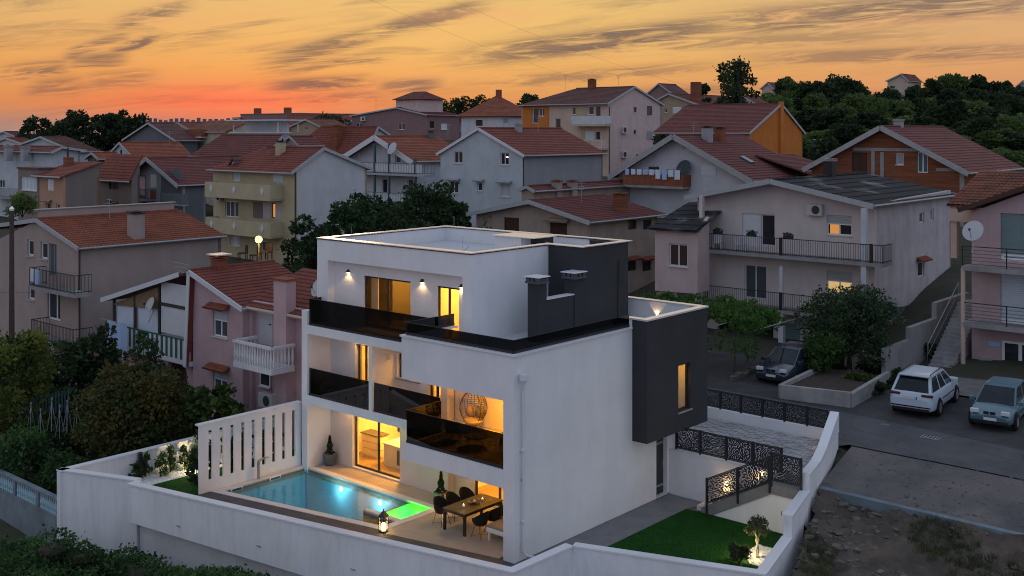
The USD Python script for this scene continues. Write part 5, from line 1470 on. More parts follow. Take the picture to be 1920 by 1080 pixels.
class House:
    def __init__(s, name, label, cat, xc, ye, d, xl, xr, zb, wall, th=TH0, sink=2.5, wallR=None):
        p = wpt(xc, ye, d)
        s.fr = Frame(p[0], p[1], zb, th); s.he = p[2]-zb
        s.W = s.fr.hit(xl, ye, 0, 0)[1]; s.L = s.fr.hit(xr, ye, 1, 0)[0]
        s.t = thing(name, label, cat, s.fr)
        s.wall, s.wallR, s.sink = wall, wallR or wall, sink
        s.holes = {'L': [], 'R': []}; s.topL = s.topR = None; s.holesX = []
        s.hl = s.he

    def q(s, face, px, py, off=0.0):
        """Local (along, height) of a pixel on a face, off metres in front of it."""
        p = s.fr.hit(px, py, 0 if face == 'L' else 1, -off)
        return (p[1] if face == 'L' else p[0]), p[2]

    def rect(s, face, x0, y0, x1, y1, off=0.0):
        ym, xm = (y0+y1)/2, (x0+x1)/2
        a, b = s.q(face, x0, ym, off)[0], s.q(face, x1, ym, off)[0]
        return min(a, b), max(a, b), s.q(face, xm, y1, off)[1], s.q(face, xm, y0, off)[1]

    def win(s, face, x0, y0, x1, y1, glass='dark_pane', frame='white_plastic', sill='board_white', mull=(.5,), shutter=0.0, shutter_mat='shutter_grey', depth=.09, name='window', awning=None, canopy=None, fw=.07, label=None, off=0.0, back=None, transom=None):
        a0, a1, z0, z1 = s.rect(face, x0, y0, x1, y1, off)
        if off == 0: s.holes[face].append((a0, z0, a1, z1))
        w = window(s.t, 'x' if face == 'L' else 'y', -off if off else 0, a0, a1, z0, z1, depth=depth, frame=frame, glass=glass, sill=sill, mull=mull, shutter=shutter, shutter_mat=shutter_mat, name=name, fw=fw, transom=transom)
        if label: w.SetCustomDataByKey('label', label)
        if canopy:
            m = MB()
            if face == 'L': roof_plane(m, (-.45, a1+.25, z1+.12), (-.45, a0-.25, z1+.12), (0, a0-.25, z1+.32), (0, a1+.25, z1+.32), .22, .2, .02, .06)
            else: roof_plane(m, (a0-.25, -.45, z1+.12), (a1+.25, -.45, z1+.12), (a1+.25, 0, z1+.32), (a0-.25, 0, z1+.32), .22, .2, .02, .06)
            obj('window_canopy', m, canopy, s.t)
        return w

    def blind(s, face, x0, y0, x1, y1, m='shutter_grey', proud=.02, name='closed_shutter', slats=True):
        """A closed shutter standing just proud of the wall."""
        a0, a1, z0, z1 = s.rect(face, x0, y0, x1, y1)
        k = MB(); n = max(3, int((z1-z0)/.12)) if slats else 1
        for i in range(n):
            c, e = z0+(z1-z0)*i/n, z0+(z1-z0)*(i+.88)/n if slats else z1
            if face == 'L': k.box(-proud-.03, a0, c, -proud, a1, e)
            else: k.box(a0, -proud-.03, c, a1, -proud, e)
        if face == 'L': k.box(-proud, a0-.04, z0-.04, .0-.001, a1+.04, z1+.04)
        else: k.box(a0-.04, -proud, z0-.04, a1+.04, -.001, z1+.04)
        return obj(name, k, m, s.t)

    def patch(s, face, x0, y0, x1, y1, m, name, t0=.002, t1=.03):
        a0, a1, z0, z1 = s.rect(face, x0, y0, x1, y1)
        k = MB()
        if face == 'L': k.box(-t1, a0, z0, -t0, a1, z1)
        else: k.box(a0, -t1, z0, a1, -t0, z1)
        return obj(name, k, m, s.t)

    def ridgeU(s, apex, yl=None, roof='t_red', ohx=.35, oe=.45, tile=0.0, course=.34, verge='board_pale', flatleft=False, L=None, vw=.16):
        """Ridge runs back to the right; the left face is a gable."""
        ya, za = s.q('L', *apex); s.ya, s.za = ya, za
        W, he = s.W, s.he; L = L or s.L
        hl = s.hl = s.he if yl is None else yl
        s.topL = [(0, -s.sink), (W, -s.sink), (W, hl), (ya, za), (0, he)]
        kr = (za-he)/ya; kl = (za-hl)/max(.01, W-ya)
        m = MB(); up = .02
        roof_plane(m, (-ohx, -oe, he-kr*oe+up), (L+ohx, -oe, he-kr*oe+up), (L+ohx, ya, za+up), (-ohx, ya, za+up), course, tile)
        s.roof = obj('roof', m, roof, s.t)
        if W-ya > .05:
            m = MB(); roof_plane(m, (L+ohx, W+oe, hl-kl*oe+up), (-ohx, W+oe, hl-kl*oe+up), (-ohx, ya, za+up), (L+ohx, ya, za+up), course, tile)
            obj('roof', m, roof, s.t)
        m = MB()
        for k in range(int((L+2*ohx)/.42)):
            x = -ohx+k*.42; m.tube([(x, ya, za+up+.03), (x+.45, ya, za+up+.045)], .09, 6)
        obj('ridge_tiles', m, roof, s.roof)
        if verge:
            for (y0, z0, y1, z1) in ((-oe, he-kr*oe, ya, za),) + (((W+oe, hl-kl*oe, ya, za),) if W-ya > .05 else ()):
                m = MB(); m.beam((-ohx-.02, y0, z0+up-vw*.25), (-ohx-.02, y1, z1+up-vw*.25), .05, vw+.08, (0, 0, 1)); obj('verge_board', m, verge, s.t)
            m = MB(); m.tube([(-ohx, -oe-.05, he-kr*oe), (L+ohx, -oe-.05, he-kr*oe)], .07, 6); obj('gutter', m, 'zinc', s.t)
        s.topR = [(0, -s.sink), (s.L, -s.sink), (s.L, he), (0, he)]
        return s

    def ridgeV(s, apex, yr=None, roof='t_red', oh=.3, oe=.45, tile=0.0, course=.34, verge='board_pale', hip=0.0, vw=.16):
        """Ridge runs back to the left; the right face is a gable."""
        xa, za = s.q('R', *apex); s.xa, s.za = xa, za
        L, he, W = s.L, s.he, s.W
        hr = he if yr is None else yr
        s.topR = [(0, -s.sink), (L, -s.sink), (L, hr), (xa, za), (0, he)]
        s.topL = [(0, -s.sink), (W, -s.sink), (W, he), (0, he)]
        k = (za-he)/xa; kr = (za-hr)/max(.01, L-xa); up = .02
        m = MB(); ye = W+oh
        roof_plane(m, (-oe, ye, he-k*oe+up), (-oe, -oh, he-k*oe+up), (xa, -oh, za+up), (xa, ye-hip, za+up), course, tile)
        s.roof = obj('roof', m, roof, s.t)
        m = MB(); roof_plane(m, (L+oe, -oh, hr-kr*oe+up), (L+oe, ye, hr-kr*oe+up), (xa, ye-hip, za+up), (xa, -oh, za+up), course, tile); obj('roof', m, roof, s.t)
        if hip:
            m = MB(); roof_plane(m, (L+oe, ye, hr-kr*oe+up), (-oe, ye, he-k*oe+up), (xa-.01, ye-hip, za+up), (xa+.01, ye-hip, za+up), course, tile); obj('roof', m, roof, s.t)
        m = MB()
        for i in range(int((W+2*oh-hip)/.42)):
            y = -oh+i*.42; m.tube([(xa, y, za+up+.03), (xa, y+.45, za+up+.045)], .09, 6)
        obj('ridge_tiles', m, roof, s.roof)
        if verge:
            for (x0, z0) in ((-oe, he-k*oe), (L+oe, hr-kr*oe)):
                m = MB(); m.beam((x0, -oh-.02, z0+up-vw*.25), (xa, -oh-.02, za+up-vw*.25), .05, vw+.08); obj('verge_board', m, verge, s.t)
            m = MB(); m.tube([(-oe-.05, -oh, he-k*oe), (-oe-.05, W+oh, he-k*oe)], .07, 6); obj('gutter', m, 'zinc', s.t)
        return s

    def flat(s, roof='roof_screed', par=.0):
        s.topL = [(0, -s.sink), (s.W, -s.sink), (s.W, s.he), (0, s.he)]; s.topR = [(0, -s.sink), (s.L, -s.sink), (s.L, s.he), (0, s.he)]
        m = MB(); m.box(-.1, -.1, s.he, s.L+.1, s.W+.1, s.he+.15); s.roof = obj('roof', m, roof, s.t); s.ya, s.za = 0, s.he
        return s

    def shed(s, rise, roof='t_red', oe=.4, tile=0.0, course=.34, verge='board_pale'):
        """One slope that faces the left front and climbs to the back."""
        L, W, he = s.L, s.W, s.he; zr = he+rise
        s.topL = [(0, -s.sink), (W, -s.sink), (W, he), (0, he)]; s.topR = [(0, -s.sink), (L, -s.sink), (L, zr), (0, he)]
        k = rise/L; m = MB(); up = .02
        roof_plane(m, (-oe, W+.2, he-k*oe+up), (-oe, -.2, he-k*oe+up), (L+.2, -.2, zr+k*.2+up), (L+.2, W+.2, zr+k*.2+up), course, tile)
        s.roof = obj('roof', m, roof, s.t); s.xa, s.za = L, zr
        m = MB(); m.tube([(-oe-.05, -.2, he-k*oe), (-oe-.05, W+.2, he-k*oe)], .07, 6); obj('gutter', m, verge, s.t)
        return s

    def done(s, back=True, wL=None, wR=None):
        m = MB(); slabs(m, 'x', s.topL, s.holes['L'], 0, .25); s.wL = obj('wall', m, wL or s.wall, s.t)
        m = MB(); slabs(m, 'y', [(max(x, .251) if x < .2 else x, z) for x, z in s.topR], s.holes['R'], 0, .25); obj('wall', m, wR or s.wallR, s.t)
        if back:
            m = MB(); slabs(m, 'x', s.topL, [], s.L-.25, s.L); m.box(.251, s.W-.25, -s.sink, s.L-.251, s.W, min(s.hl, s.he)-.05); obj('wall', m, s.wall, s.t)
        return s

    def chimney(s, px, ytop, ybase, w=.5, m='w_taupe', cap='board_dark', plane='U', du=.5, label=None):
        """A chimney at a pixel of the near roof slope."""
        if plane == 'U':
            n = np.array([0, -(s.za-s.he), s.ya]); p0 = np.array([0, 0, s.he])
        else:
            n = np.array([-(s.za-s.he), 0, s.xa]); p0 = np.array([0, 0, s.he])
        e, d = s.fr.ray(px, ybase)
        t = ((p0-e)@n)/(d@n); b = e+d*t
        tz = (e+(s.fr.ray(px, ytop)[1])*t)[2]
        k = MB(); k.box(b[0]-w/2, b[1]-w/2, b[2]-.8, b[0]+w/2, b[1]+w/2, tz-.22); c = obj('chimney', k, m, s.roof, label=label)
        k = MB()
        for i in (0, 1): k.box(b[0]-w/2-.06, b[1]-w/2-.06, tz-.21+.11*i, b[0]+w/2+.06, b[1]+w/2+.06, tz-.16+.11*i)
        k.box(b[0]-w*.3, b[1]-w*.3, tz-.219, b[0]+w*.3, b[1]+w*.3, tz-.05)
        obj('chimney_cap', k, cap, s.roof)
        return b, tz

    def balcony(s, face, x0, x1, yslab, depth, slab='slab_grey', rail='bars', rh=1.0, thick=.2, railmat='iron', posts=(), x_wall=None, side0=True, side1=True, sp=.13, slabh=None):
        """Slab and railing in front of a face; x0..x1 are pixels of its front edge, yslab the top of the slab there (at x0)."""
        a0, z = s.q(face, x0, yslab, depth); a1 = s.q(face, x1, yslab, depth)[0]
        a0, a1 = min(a0, a1), max(a0, a1)
        def P(a, o, zz): return (-o, a, zz) if face == 'L' else (a, -o, zz)
        def bx(mb, a, b, o0, o1, c, d):
            p, q = P(a, o0, c), P(b, o1, d); mb.box(*p, *q)
        m = MB(); bx(m, a0, a1, .0, depth, z-thick, z); sl = obj('balcony_slab', m, slab, s.t)
        runs = [((a0, depth-.04), (a1, depth-.04))]
        if side0: runs.append(((a0+.03, 0), (a0+.03, depth-.05)))
        if side1: runs.append(((a1-.03, 0), (a1-.03, depth-.05)))
        s.bal = (a0, a1, z)
        if rail == 'solid':
            for (p, q) in runs:
                m = MB()
                if p[0] == q[0]: bx(m, p[0]-.07, p[0]+.07, p[1], q[1], z, z+rh)
                else: bx(m, p[0], q[0], depth-.14, depth, z, z+rh)
                obj('parapet', m, railmat, sl)
        elif rail == 'bars':
            for (p, q) in runs:
                m = MB(); n = max(2, int(math.hypot(q[0]-p[0], q[1]-p[1])/sp))
                for i in range(n+1):
                    a, o = p[0]+(q[0]-p[0])*i/n, p[1]+(q[1]-p[1])*i/n
                    m.beam(P(a, o, z), P(a, o, z+rh), .018, .018, (1, 0, 0))
                for zz in (z+.08, z+rh): m.beam(P(*p, zz), P(*q, zz), .04, .04)
                obj('railing', m, railmat, sl)
        elif rail == 'hbars':
            for (p, q) in runs:
                m = MB()
                for i in range(6): m.beam(P(*p, z+.1+rh*.9*i/5), P(*q, z+.1+rh*.9*i/5), .02 if i < 5 else .04, .02 if i < 5 else .04)
                for i in range(3):
                    a, o = p[0]+(q[0]-p[0])*i/2, p[1]+(q[1]-p[1])*i/2; m.beam(P(a, o, z), P(a, o, z+rh), .04, .04, (1, 0, 0))
                obj('railing', m, railmat, sl)
        elif rail == 'balusters':
            for (p, q) in runs:
                L = math.hypot(q[0]-p[0], q[1]-p[1]); n = max(2, int(L/.19))
                for i in range(n):
                    a, o = p[0]+(q[0]-p[0])*(i+.5)/n, p[1]+(q[1]-p[1])*(i+.5)/n
                    m = MB(); m.lathe([(.05, 0), (.035, .08), (.07, .3), (.035, rh-.32), (.03, rh-.2), (.05, rh-.12)], P(a, o, z), 6); obj('baluster', m, railmat, sl)
                m = MB(); m.beam(P(*p, z+rh-.06), P(*q, z+rh-.06), .16, .11); obj('handrail', m, railmat, sl)
        for xp in posts:
            a = s.q(face, xp, yslab, depth)[0]
            m = MB(); bx(m, a-.07, a+.07, depth-.15, depth-.01, z, z+rh+.05); obj('railing_post', m, railmat, sl)
        return sl


def rim_dish(fr, r, label, m='dish_grey', aim=(-.75, .1, .35), cat='satellite dish'):
    t = thing('satellite_dish', label, cat, fr)
    d = np.array(aim, float); d /= np.linalg.norm(d)
    xa = np.cross((0, 0, 1), d); xa /= np.linalg.norm(xa); ya = np.cross(d, xa)
    R = np.eye(4); R[:3, 0], R[:3, 1], R[:3, 2] = xa, ya, d
    k = MB(); pr = [(x*r, .22*r*x*x) for x in np.linspace(.001, 1, 6)]
    k.lathe(pr, (0, 0, 0), 20); k.lathe([(a, b-.015) for a, b in pr][::-1], (0, 0, 0), 20); k.moved(R); obj('dish', k, m, t, smooth=40)
    k = MB(); f = d*r*.9 - ya*r*.15; k.tube([-ya*r*.9, f], .018, 4); obj('arm', k, 'zinc', t)
    k = MB(); k.tm(trimesh.creation.cylinder(.05, .12), at(*f)); obj('receiver', k, 'board_dark', t)
    k = MB(); k.tube([(0, 0, 0)-d*.05, -d*.25-ya*.25, -d*.25-ya*(r+.5)], .03, 5); obj('mast', k, 'zinc', t)
    return t


def ac(h, face, x0, y0, x1, y1):
    a0, a1, z0, z1 = h.rect(face, x0, y0, x1, y1, .3)
    k = MB()
    if face == 'L': k.bbox(-.34, a0, z0, -.04, a1, z1)
    else: k.bbox(a0, -.34, z0, a1, -.04, z1)
    o_ = obj('air_conditioner', k, 'ac_white', h.t)
    k = MB(); r = (z1-z0)*.38
    k.lathe([(.001, .004), (r*.25, .004), (r*.26, 0), (r*.9, 0), (r, .012)], (0, 0, 0), 14)
    c = a0+(a1-a0)*.38
    R = np.array([[0, 0, -1, 0], [0, 1, 0, 0], [1, 0, 0, 0], [0, 0, 0, 1.]]) if face == 'L' else np.array([[1, 0, 0, 0], [0, 0, -1, 0], [0, 1, 0, 0], [0, 0, 0, 1.]])
    k.moved((at(-.345, c, (z0+z1)/2) if face == 'L' else at(c, -.345, (z0+z1)/2)) @ R); obj('fan_grille', k, 'board_dark', o_)


def pipe(h, face, px, y0, y1, m='zinc', r=.05):
    a, z1 = h.q(face, px, y0, .08); z0 = h.q(face, px, y1, .08)[1]
    k = MB(); p = (lambda z: (-.08, a, z)) if face == 'L' else (lambda z: (a, -.08, z))
    k.tube([p(z1), p(z0)], r, 6); obj('drain_pipe', k, m, h.t)


def aerial(h, px, ytop, ybase, off=2.0, sidew=.5):
    """A television aerial above a pixel of the house, off metres behind its left front."""
    p = h.fr.hit(px, ytop, 0, off); b = h.fr.hit(px, ybase, 0, off)
    k = MB(); k.tube([(p[0], p[1], b[2]-.3), tuple(p)], .022, 4)
    for i, z in enumerate((.0, .35, .7)):
        k.tube([(p[0]-.1, p[1]-sidew*(1-.2*i), p[2]-.08-z*.6), (p[0]+.1, p[1]+sidew*(1-.2*i), p[2]-.08-z*.6)], .012, 4)
    k.tube([(p[0]-.5, p[1]-.2, p[2]-.3), (p[0]+.6, p[1]+.25, p[2]-.3)], .012, 4)
    obj('aerial', k, 'zinc', h.t)

# ---- left: taupe house with the tiled roof
h = House('taupe_house', 'taupe house with an orange red tiled roof, a chimney and two small iron balconies', 'house', 147, 463, 60, -70, 415, -1.2, 'w_taupe')
h.ridgeU((72, 412), None, 't_orange', .15, .3, .24, .36, 'board_pale')
h.hl = h.za - (h.W-h.ya)*.28
for f, *r in (('L', 51, 449, 63, 480), ('L', 76, 454, 89, 486), ('L', 53, 537, 65, 562)): h.win(f, *r, mull=(), sill='board_pale', frame='board_white', fw=.11)
h.win('L', 92, 457, 106, 517, mull=(.5,), name='balcony_door', sill=None, frame='shutter_green', glass='pane_grey')
h.win('L', 89, 545, 113, 600, mull=(.35,), name='balcony_door', sill=None, fw=.1)
h.topL = [(0, -2.5), (h.W, -2.5), (h.W, h.hl), (h.ya, h.za), (0, h.he)]
h.balcony('L', 54, 139, 535, 1.0, rail='bars', rh=1.0, sp=.16); zb1 = h.bal
h.balcony('L', 57, 137, 632, 1.1, rail='bars', rh=1.0, sp=.16)
h.chimney(255, 394, 446, .72, 'w_taupe', 'board_dark')
pipe(h, 'R', 149, 470, 640, 'board_dark')
m = MB(); m.box(.1, h.ya+.05, h.za-.5, h.L-.3, h.ya+.3, h.za+.55); obj('roof_upstand', m, 'w_taupe', h.t)
m = MB(); m.box(-.1, h.ya-.02, h.za+.551, h.L-.2, h.ya+.45, h.za+.60); obj('upstand_cap', m, 'zinc', h.t)
aerial(h, 322, 491, 520, 3.0) if 0 else aerial(h, 205, 372, 410, 4.0); h.done()
k = MB(); z0 = zb1[2]
for i, (a, w, hh) in enumerate(((zb1[1]-.55, .42, .72), (zb1[1]-1.15, .5, .85), (zb1[1]-1.65, .35, .8))):
    t = thing('hung_laundry', ['small pale blue cloth', 'blue towel', 'dark blue cloth'][i] + ' hung over the upper balcony rail of the taupe house', 'laundry', h.fr.sub(-1.06, a, z0+1.02))
    k = MB(); n = 7; pr = [(-.03*math.sin(j*1.7)-.02, -w/2+w*j/n, 0) for j in range(n+1)]
    vv = [(p[0], p[1], 0) for p in pr] + [(p[0]*1.6, p[1], -hh) for p in pr]
    k.add(vv, [(j, j+1, n+2+j, n+1+j) for j in range(n)]); obj('cloth', k, ['cloth_white', 'cloth_blue', 'shutter_green'][i], t)
t = thing('utility_pole', 'weathered wooden pole standing in front of the taupe house', 'pole', Frame(*wpt(22, 560, 57)))
k = MB(); b_ = wpt(22, 560, 57); k.tube([(0, 0, -6), (0, 0, ZC-(395-HOR)/FPX*57-b_[2])], [.17, .12], 8); obj('post', k, 'bark', t)
k = MB(); k.lathe([(.12, 0), (.13, .1), (.05, .22)], (0, 0, ZC-(395-HOR)/FPX*57-b_[2]), 8); obj('cap', k, 'coping_metal', t)
t = thing('shade_net', 'dark green shade net stretched over a frame below the taupe house', 'shade net', Frame(*wpt(95, 640, 55)))
k = MB(); W0 = wpt(95, 640, 55); c_ = [wpt(-10, 612, 58), wpt(115, 655, 56), wpt(112, 715, 55.5), wpt(-10, 690, 57)]
k.add([p-W0 for p in c_]+[p-W0+np.array([0, .05, -.03]) for p in c_], [(0, 1, 2, 3), (7, 6, 5, 4), (0, 4, 5, 1), (2, 6, 7, 3)]); obj('net', k, 'net_green', t)

# ---- left: pink house beside the pool
h = House('pink_house', 'pink house with a brown red tiled roof, white balustrade balcony and covered terrace', 'house', 458, 574, 50.5, 362, 602, -1.0, 'w_pink')
h.ridgeU((364, 508), None, 't_red', .30, .25, .22, .34, 'board_white')
h.hl = h.za; h.topL = [(0, -2.5), (h.W, -2.5), (h.W, h.za), (h.ya, h.za), (0, h.he)]
for r in ((399, 582, 426, 632), (399, 696, 426, 738)):
    h.win('L', *r, shutter=.36, shutter_mat='shutter_blue', canopy='terracotta', glass='pane_grey')
X0 = .45
yB = h.q('L', 606, 640, -X0)[0]
m = MB(); slabs(m, 'x', [(-.0, -2.5), (yB, -2.5), (yB, h.he+.2), (0, h.he+.2)], [], X0, X0+.25); obj('wall', m, 'w_pink', h.t)
m = MB(); m.box(.251, -.25, -2.5, X0, -.001, h.he); obj('wall', m, 'w_pink', h.t)
m = MB(); m.box(X0+.251, yB, -2.5, 9.0, yB+.25, h.he+.6); obj('wall', m, 'w_pink', h.t)
m = MB(); roof_plane(m, (X0-.4, .15, h.he-.02), (X0-.4, yB-.35, h.he-.02), (X0+3.6, yB-.35, h.he+1.3), (X0+3.6, .9, h.he+1.3), .34, .22)
roof_plane(m, (X0+7, yB-.35, h.he+.3), (X0+7, .9, h.he+.3), (X0+3.6, .9, h.he+1.3), (X0+3.6, yB-.35, h.he+1.3), .34, .22); obj('roof', m, 't_red', h.t)
m = MB(); m.beam((X0-.42, yB-.37, h.he-.03), (X0+3.6, yB-.37, h.he+1.29), .06, .26); obj('verge_board', m, 'board_white', h.t)
m = MB(); m.tube([(X0-.46, .2, h.he-.05), (X0-.46, yB-.3, h.he-.05)], .07, 6); obj('gutter', m, 'w_cream', h.t)
a0, a1, z0, z1 = h.rect('L', 486, 588, 512, 646, -X0)
m = MB(); m.box(X0-.03, a0, z0, X0-.001, a1, z1); dd = obj('balcony_door', m, 'shutter_grey', h.t); m = MB(); m.box(X0-.06, a0-.06, z1, X0-.001, a1+.06, z1+.18); obj('shutter_box', m, 'board_white', dd); m = MB(); m.box(X0-.07, a0+.1, z0+.95, X0-.031, a0+.22, z0+1.0); obj('door_handle', m, 'iron', dd)
a0, a1, z0, z1 = h.rect('L', 490, 690, 509, 724, -X0)
window(h.t, 'x', X0-.12, a0, a1, z0, z1, depth=.03, glass='dark_pane', mull=(), sill='board_white')
h.balcony('L', 437, 509, 677, 1.25, slab='board_white', rail='balusters', rh=.98, railmat='board_white', thick=.24)
a0, zt_ = h.q('L', 513, 525, .1); a1 = h.q('L', 536, 525, .1)[0]
m = MB(); m.box(-.1, a1, -2.5, X0-.002, a0, zt_); ch = obj('chimney_breast', m, 'w_pink', h.t); m = MB(); m.box(-.16, a1-.06, zt_+.001, X0+.1, a0+.06, zt_+.1); obj('chimney_cap', m, 'terracotta', ch)
ac(h, 'L', 485, 738, 510, 764)
pipe(h, 'L', 455, 585, 760, 'w_pink')
aerial(h, 338, 491, 515, 1.0, 1.0); h.done()
m = MB(); b, tz = h.chimney(411, 478, 500, .6, 'terracotta', 'terracotta'); m.box(b[0]-.45, b[1]-.45, tz, b[0]+.45, b[1]+.45, tz+.06); obj('chimney_cap', m, 'coping_metal', h.roof)
rim_dish(Frame(*wpt(598, 540, 47.5), TH0), .42, 'white satellite dish at the left edge of the villa roof terrace')
# covered terrace on its left
ter_y0, ter_y1 = h.W, h.q('L', 211, 560)[0]
tr = thing('covered_terrace', 'covered terrace with white blinds, striped green railing and lean-to roof', 'terrace', h.fr)
(yA, zA), (yB_, zB) = h.q('L', 335, 514, .3), h.q('L', 190, 562, .3)
m = MB(); roof_plane(m, (-.3, yB_, zB), (5.0, yB_, zB), (5.0, yA, zA), (-.3, yA, zA), .34, .22); obj('lean_to_roof', m, 't_brown', tr)
m = MB(); m.beam((-.33, yB_, zB-.02), (-.33, yA, zA-.02), .06, .24); obj('fascia', m, 'board_white', tr)
for xp in (213, 252, 298):
    a, z0 = h.q('L', xp, 660); zt_ = zB + (zA-zB)*(yB_-a)/(yB_-yA) - .15
    m = MB(); m.box(-.02, a-.06, z0, .10, a+.06, zt_); obj('post', m, 'board_dark', tr)
def tpatch(x0, y0, x1, y1, mm, name, o0=.03, o1=.06):
    a0, a1, z0, z1 = h.rect('L', x0, y0, x1, y1); m = MB(); m.box(o0, a0, z0, o1, a1, z1); return obj(name, m, mm, tr)
tpatch(301, 533, 361, 572, 'board_white', 'blind'); tpatch(301, 579, 361, 629, 'board_white', 'blind'); tpatch(298, 573, 362, 578, 'board_dark', 'beam', .0, .1)
for x0, x1 in ((214, 250), (254, 296)):
    a0, a1, z0, z1 = h.rect('L', x0, 572, x1, 632); m = MB(); n = 16
    pr = [(.12+.04*math.sin(j*2.1), a0+(a1-a0)*j/n) for j in range(n+1)]
    m.add([(p[0], p[1], z0) for p in pr]+[(p[0], p[1], z1) for p in pr], [(j, j+1, n+2+j, n+1+j) for j in range(n)]); obj('curtain', m, 'cloth_white', tr)
P4 = [h.q('L', *p) for p in ((213, 569), (296, 538), (296, 580), (213, 572))]
m = MB(); m.prism(Polygon([(a, b) for a, b in P4]), .02, .06, PX); obj('straw_screen', m, 'straw', tr)
a0, a1, z0, z1 = h.rect('L', 246, 627, 361, 664)
a1 = ter_y1
m = MB(); m.box(-.15, ter_y0, z0-.22, 4.0, a1, z0); obj('terrace_slab', m, 'board_white', tr)
n = 34
for j in range(n):
    a = ter_y0+.1+(a1-ter_y0-.2)*j/n; m = MB(); m.box(-.12, a, z0+.02, -.09, a+(a1-ter_y0)/n*.92, z0+.98); obj('railing_slat', m, 'rail_green' if j % 2 else 'board_white', tr)
m = MB(); m.box(-.14, ter_y0, z0+.981, -.06, a1, z0+1.03); obj('top_rail', m, 'rail_green', tr)
a2, a3, zz0, zz1 = h.rect('L', 307, 672, 346, 745)
from shapely.geometry import Point
arch = unary_union([sbox(a2, -2.0, a3, zz1-.9), Point((a2+a3)/2, zz1-.9).buffer((a3-a2)/2)])
m = MB(); m.prism(Polygon([(ter_y0, -2.5), (a1-1.2, -2.5), (a1-1.2, z0-.23), (ter_y0, z0-.23)]).difference(arch), .15, .4, PX); obj('arch_wall', m, 'w_pink', tr)
m = MB(); m.box(1.6, ter_y0, -2.5, 1.8, a1-1.2, z0-.23); obj('back_wall', m, 'w_pink', tr)
window(tr, 'x', 1.5, (a2+a3)/2-.5, (a2+a3)/2+.4, zz0+.75, zz0+1.9, depth=.03, mull=(.5,), sill='board_white', glass='dark_pane', frame='wood_brown')
rim_dish(h.fr.sub(-.25, *h.q('L', 283, 572, .25)), .40, 'pale satellite dish on the front of the covered terrace of the pink house')
for (x0, y0, x1, y1, mm, lb) in ((200, 605, 238, 660, 'cloth_blue', 'light blue sheet hung out beside the covered terrace'), (208, 655, 233, 683, 'cloth_white', 'white and green towel hung below the light blue sheet')):
    a0, a1_, z0_, z1_ = h.rect('L', x0, y0, x1, y1, 1.0)
    t = thing('hung_sheet', lb, 'laundry', h.fr.sub(-1.0, (a0+a1_)/2, z1_)); w = a1_-a0; n = 10
    pr = [(.05*math.sin(j*1.3), -w/2+w*j/n) for j in range(n+1)]
    m = MB(); m.add([(p[0], p[1], .06*math.sin(j)) for j, p in enumerate(pr)]+[(p[0]*2, p[1], z0_-z1_+.12*(n-j)/n) for j, p in enumerate(pr)], [(j, j+1, n+2+j, n+1+j) for j in range(n)]); obj('cloth', m, mm, t)
    if mm == 'cloth_white':
        m = MB(); m.add([(p[0]-.02, p[1], 0) for p in pr[4:8]]+[(p[0]*2-.02, p[1], z0_-z1_) for p in pr[4:8]], [(j, j+1, 5+j, 4+j) for j in range(3)]); obj('stripe', m, 'cloth_green', t)
    m = MB(); m.tube([(0, -w/2-.3, .03), (0, w/2+.6, .03)], .012, 4); obj('line', m, 'zinc', t)

# ---- yellow house with curved parapets
h = House('yellow_house', 'yellow house with white gable side and two solid yellow balconies with white diamonds', 'house', 552, 318, 84, 400, 688, 2.9, 'w_yellow', wallR='w_white')
h.ridgeV((605, 278), None, 't_red', .2, .5, .0, .36, 'board_pale', hip=3.5)
h.win('L', 436, 316, 450, 339, glass='shutter_blue', mull=(), sill=None); h.blind('L', 513, 320, 531, 341, 'shutter_blue')
h.win('L', 422, 377, 447, 407, glass='pane_grey', mull=(.33, .66), name='balcony_door', sill=None); h.blind('L', 494, 381, 508, 409, 'shutter_grey')
h.win('L', 509, 381, 516, 409, glass='window_amber', mull=(), name='lit_door', sill=None, frame='wood_brown'); h.patch('L', 475, 379, 493, 409, 'w_brownish', 'recess_wall'); h.blind('L', 517, 381, 527, 410, 'shutter_grey')
h.win('L', 432, 436, 449, 461, glass='window_spot' if 0 else 'shutter_blue', mull=(.5,)); h.win('L', 490, 452, 500, 472, mull=(), glass='pane_grey')
sl1 = h.balcony('L', 384, 507, 366, 1.25, rail='solid', rh=1.12, railmat='w_yellow', slab='w_yellow', thick=.12); b1 = h.bal
sl2 = h.balcony('L', 385, 507, 432, 1.25, rail='solid', rh=1.12, railmat='w_yellow', slab='w_yellow', thick=.12); b2 = h.bal
for b_ in (b1, b2):
    for k in (.1, .46, .88):
        a, z = b_[1]+(b_[0]-b_[1])*k, b_[2]+.62
        m = MB(); m.prism(Polygon([(a-.22, z), (a, z-.36), (a+.22, z), (a, z+.36)]), -1.285, -1.252, PX); obj('white_diamond', m, 'board_white', h.t)
ac(h, 'L', 403, 366, 413, 377)
pipe(h, 'R', 554, 322, 470, 'board_dark')
h.chimney(526, 262, 288, .6, 'w_yellow', 'board_dark', plane='V')
h.done()
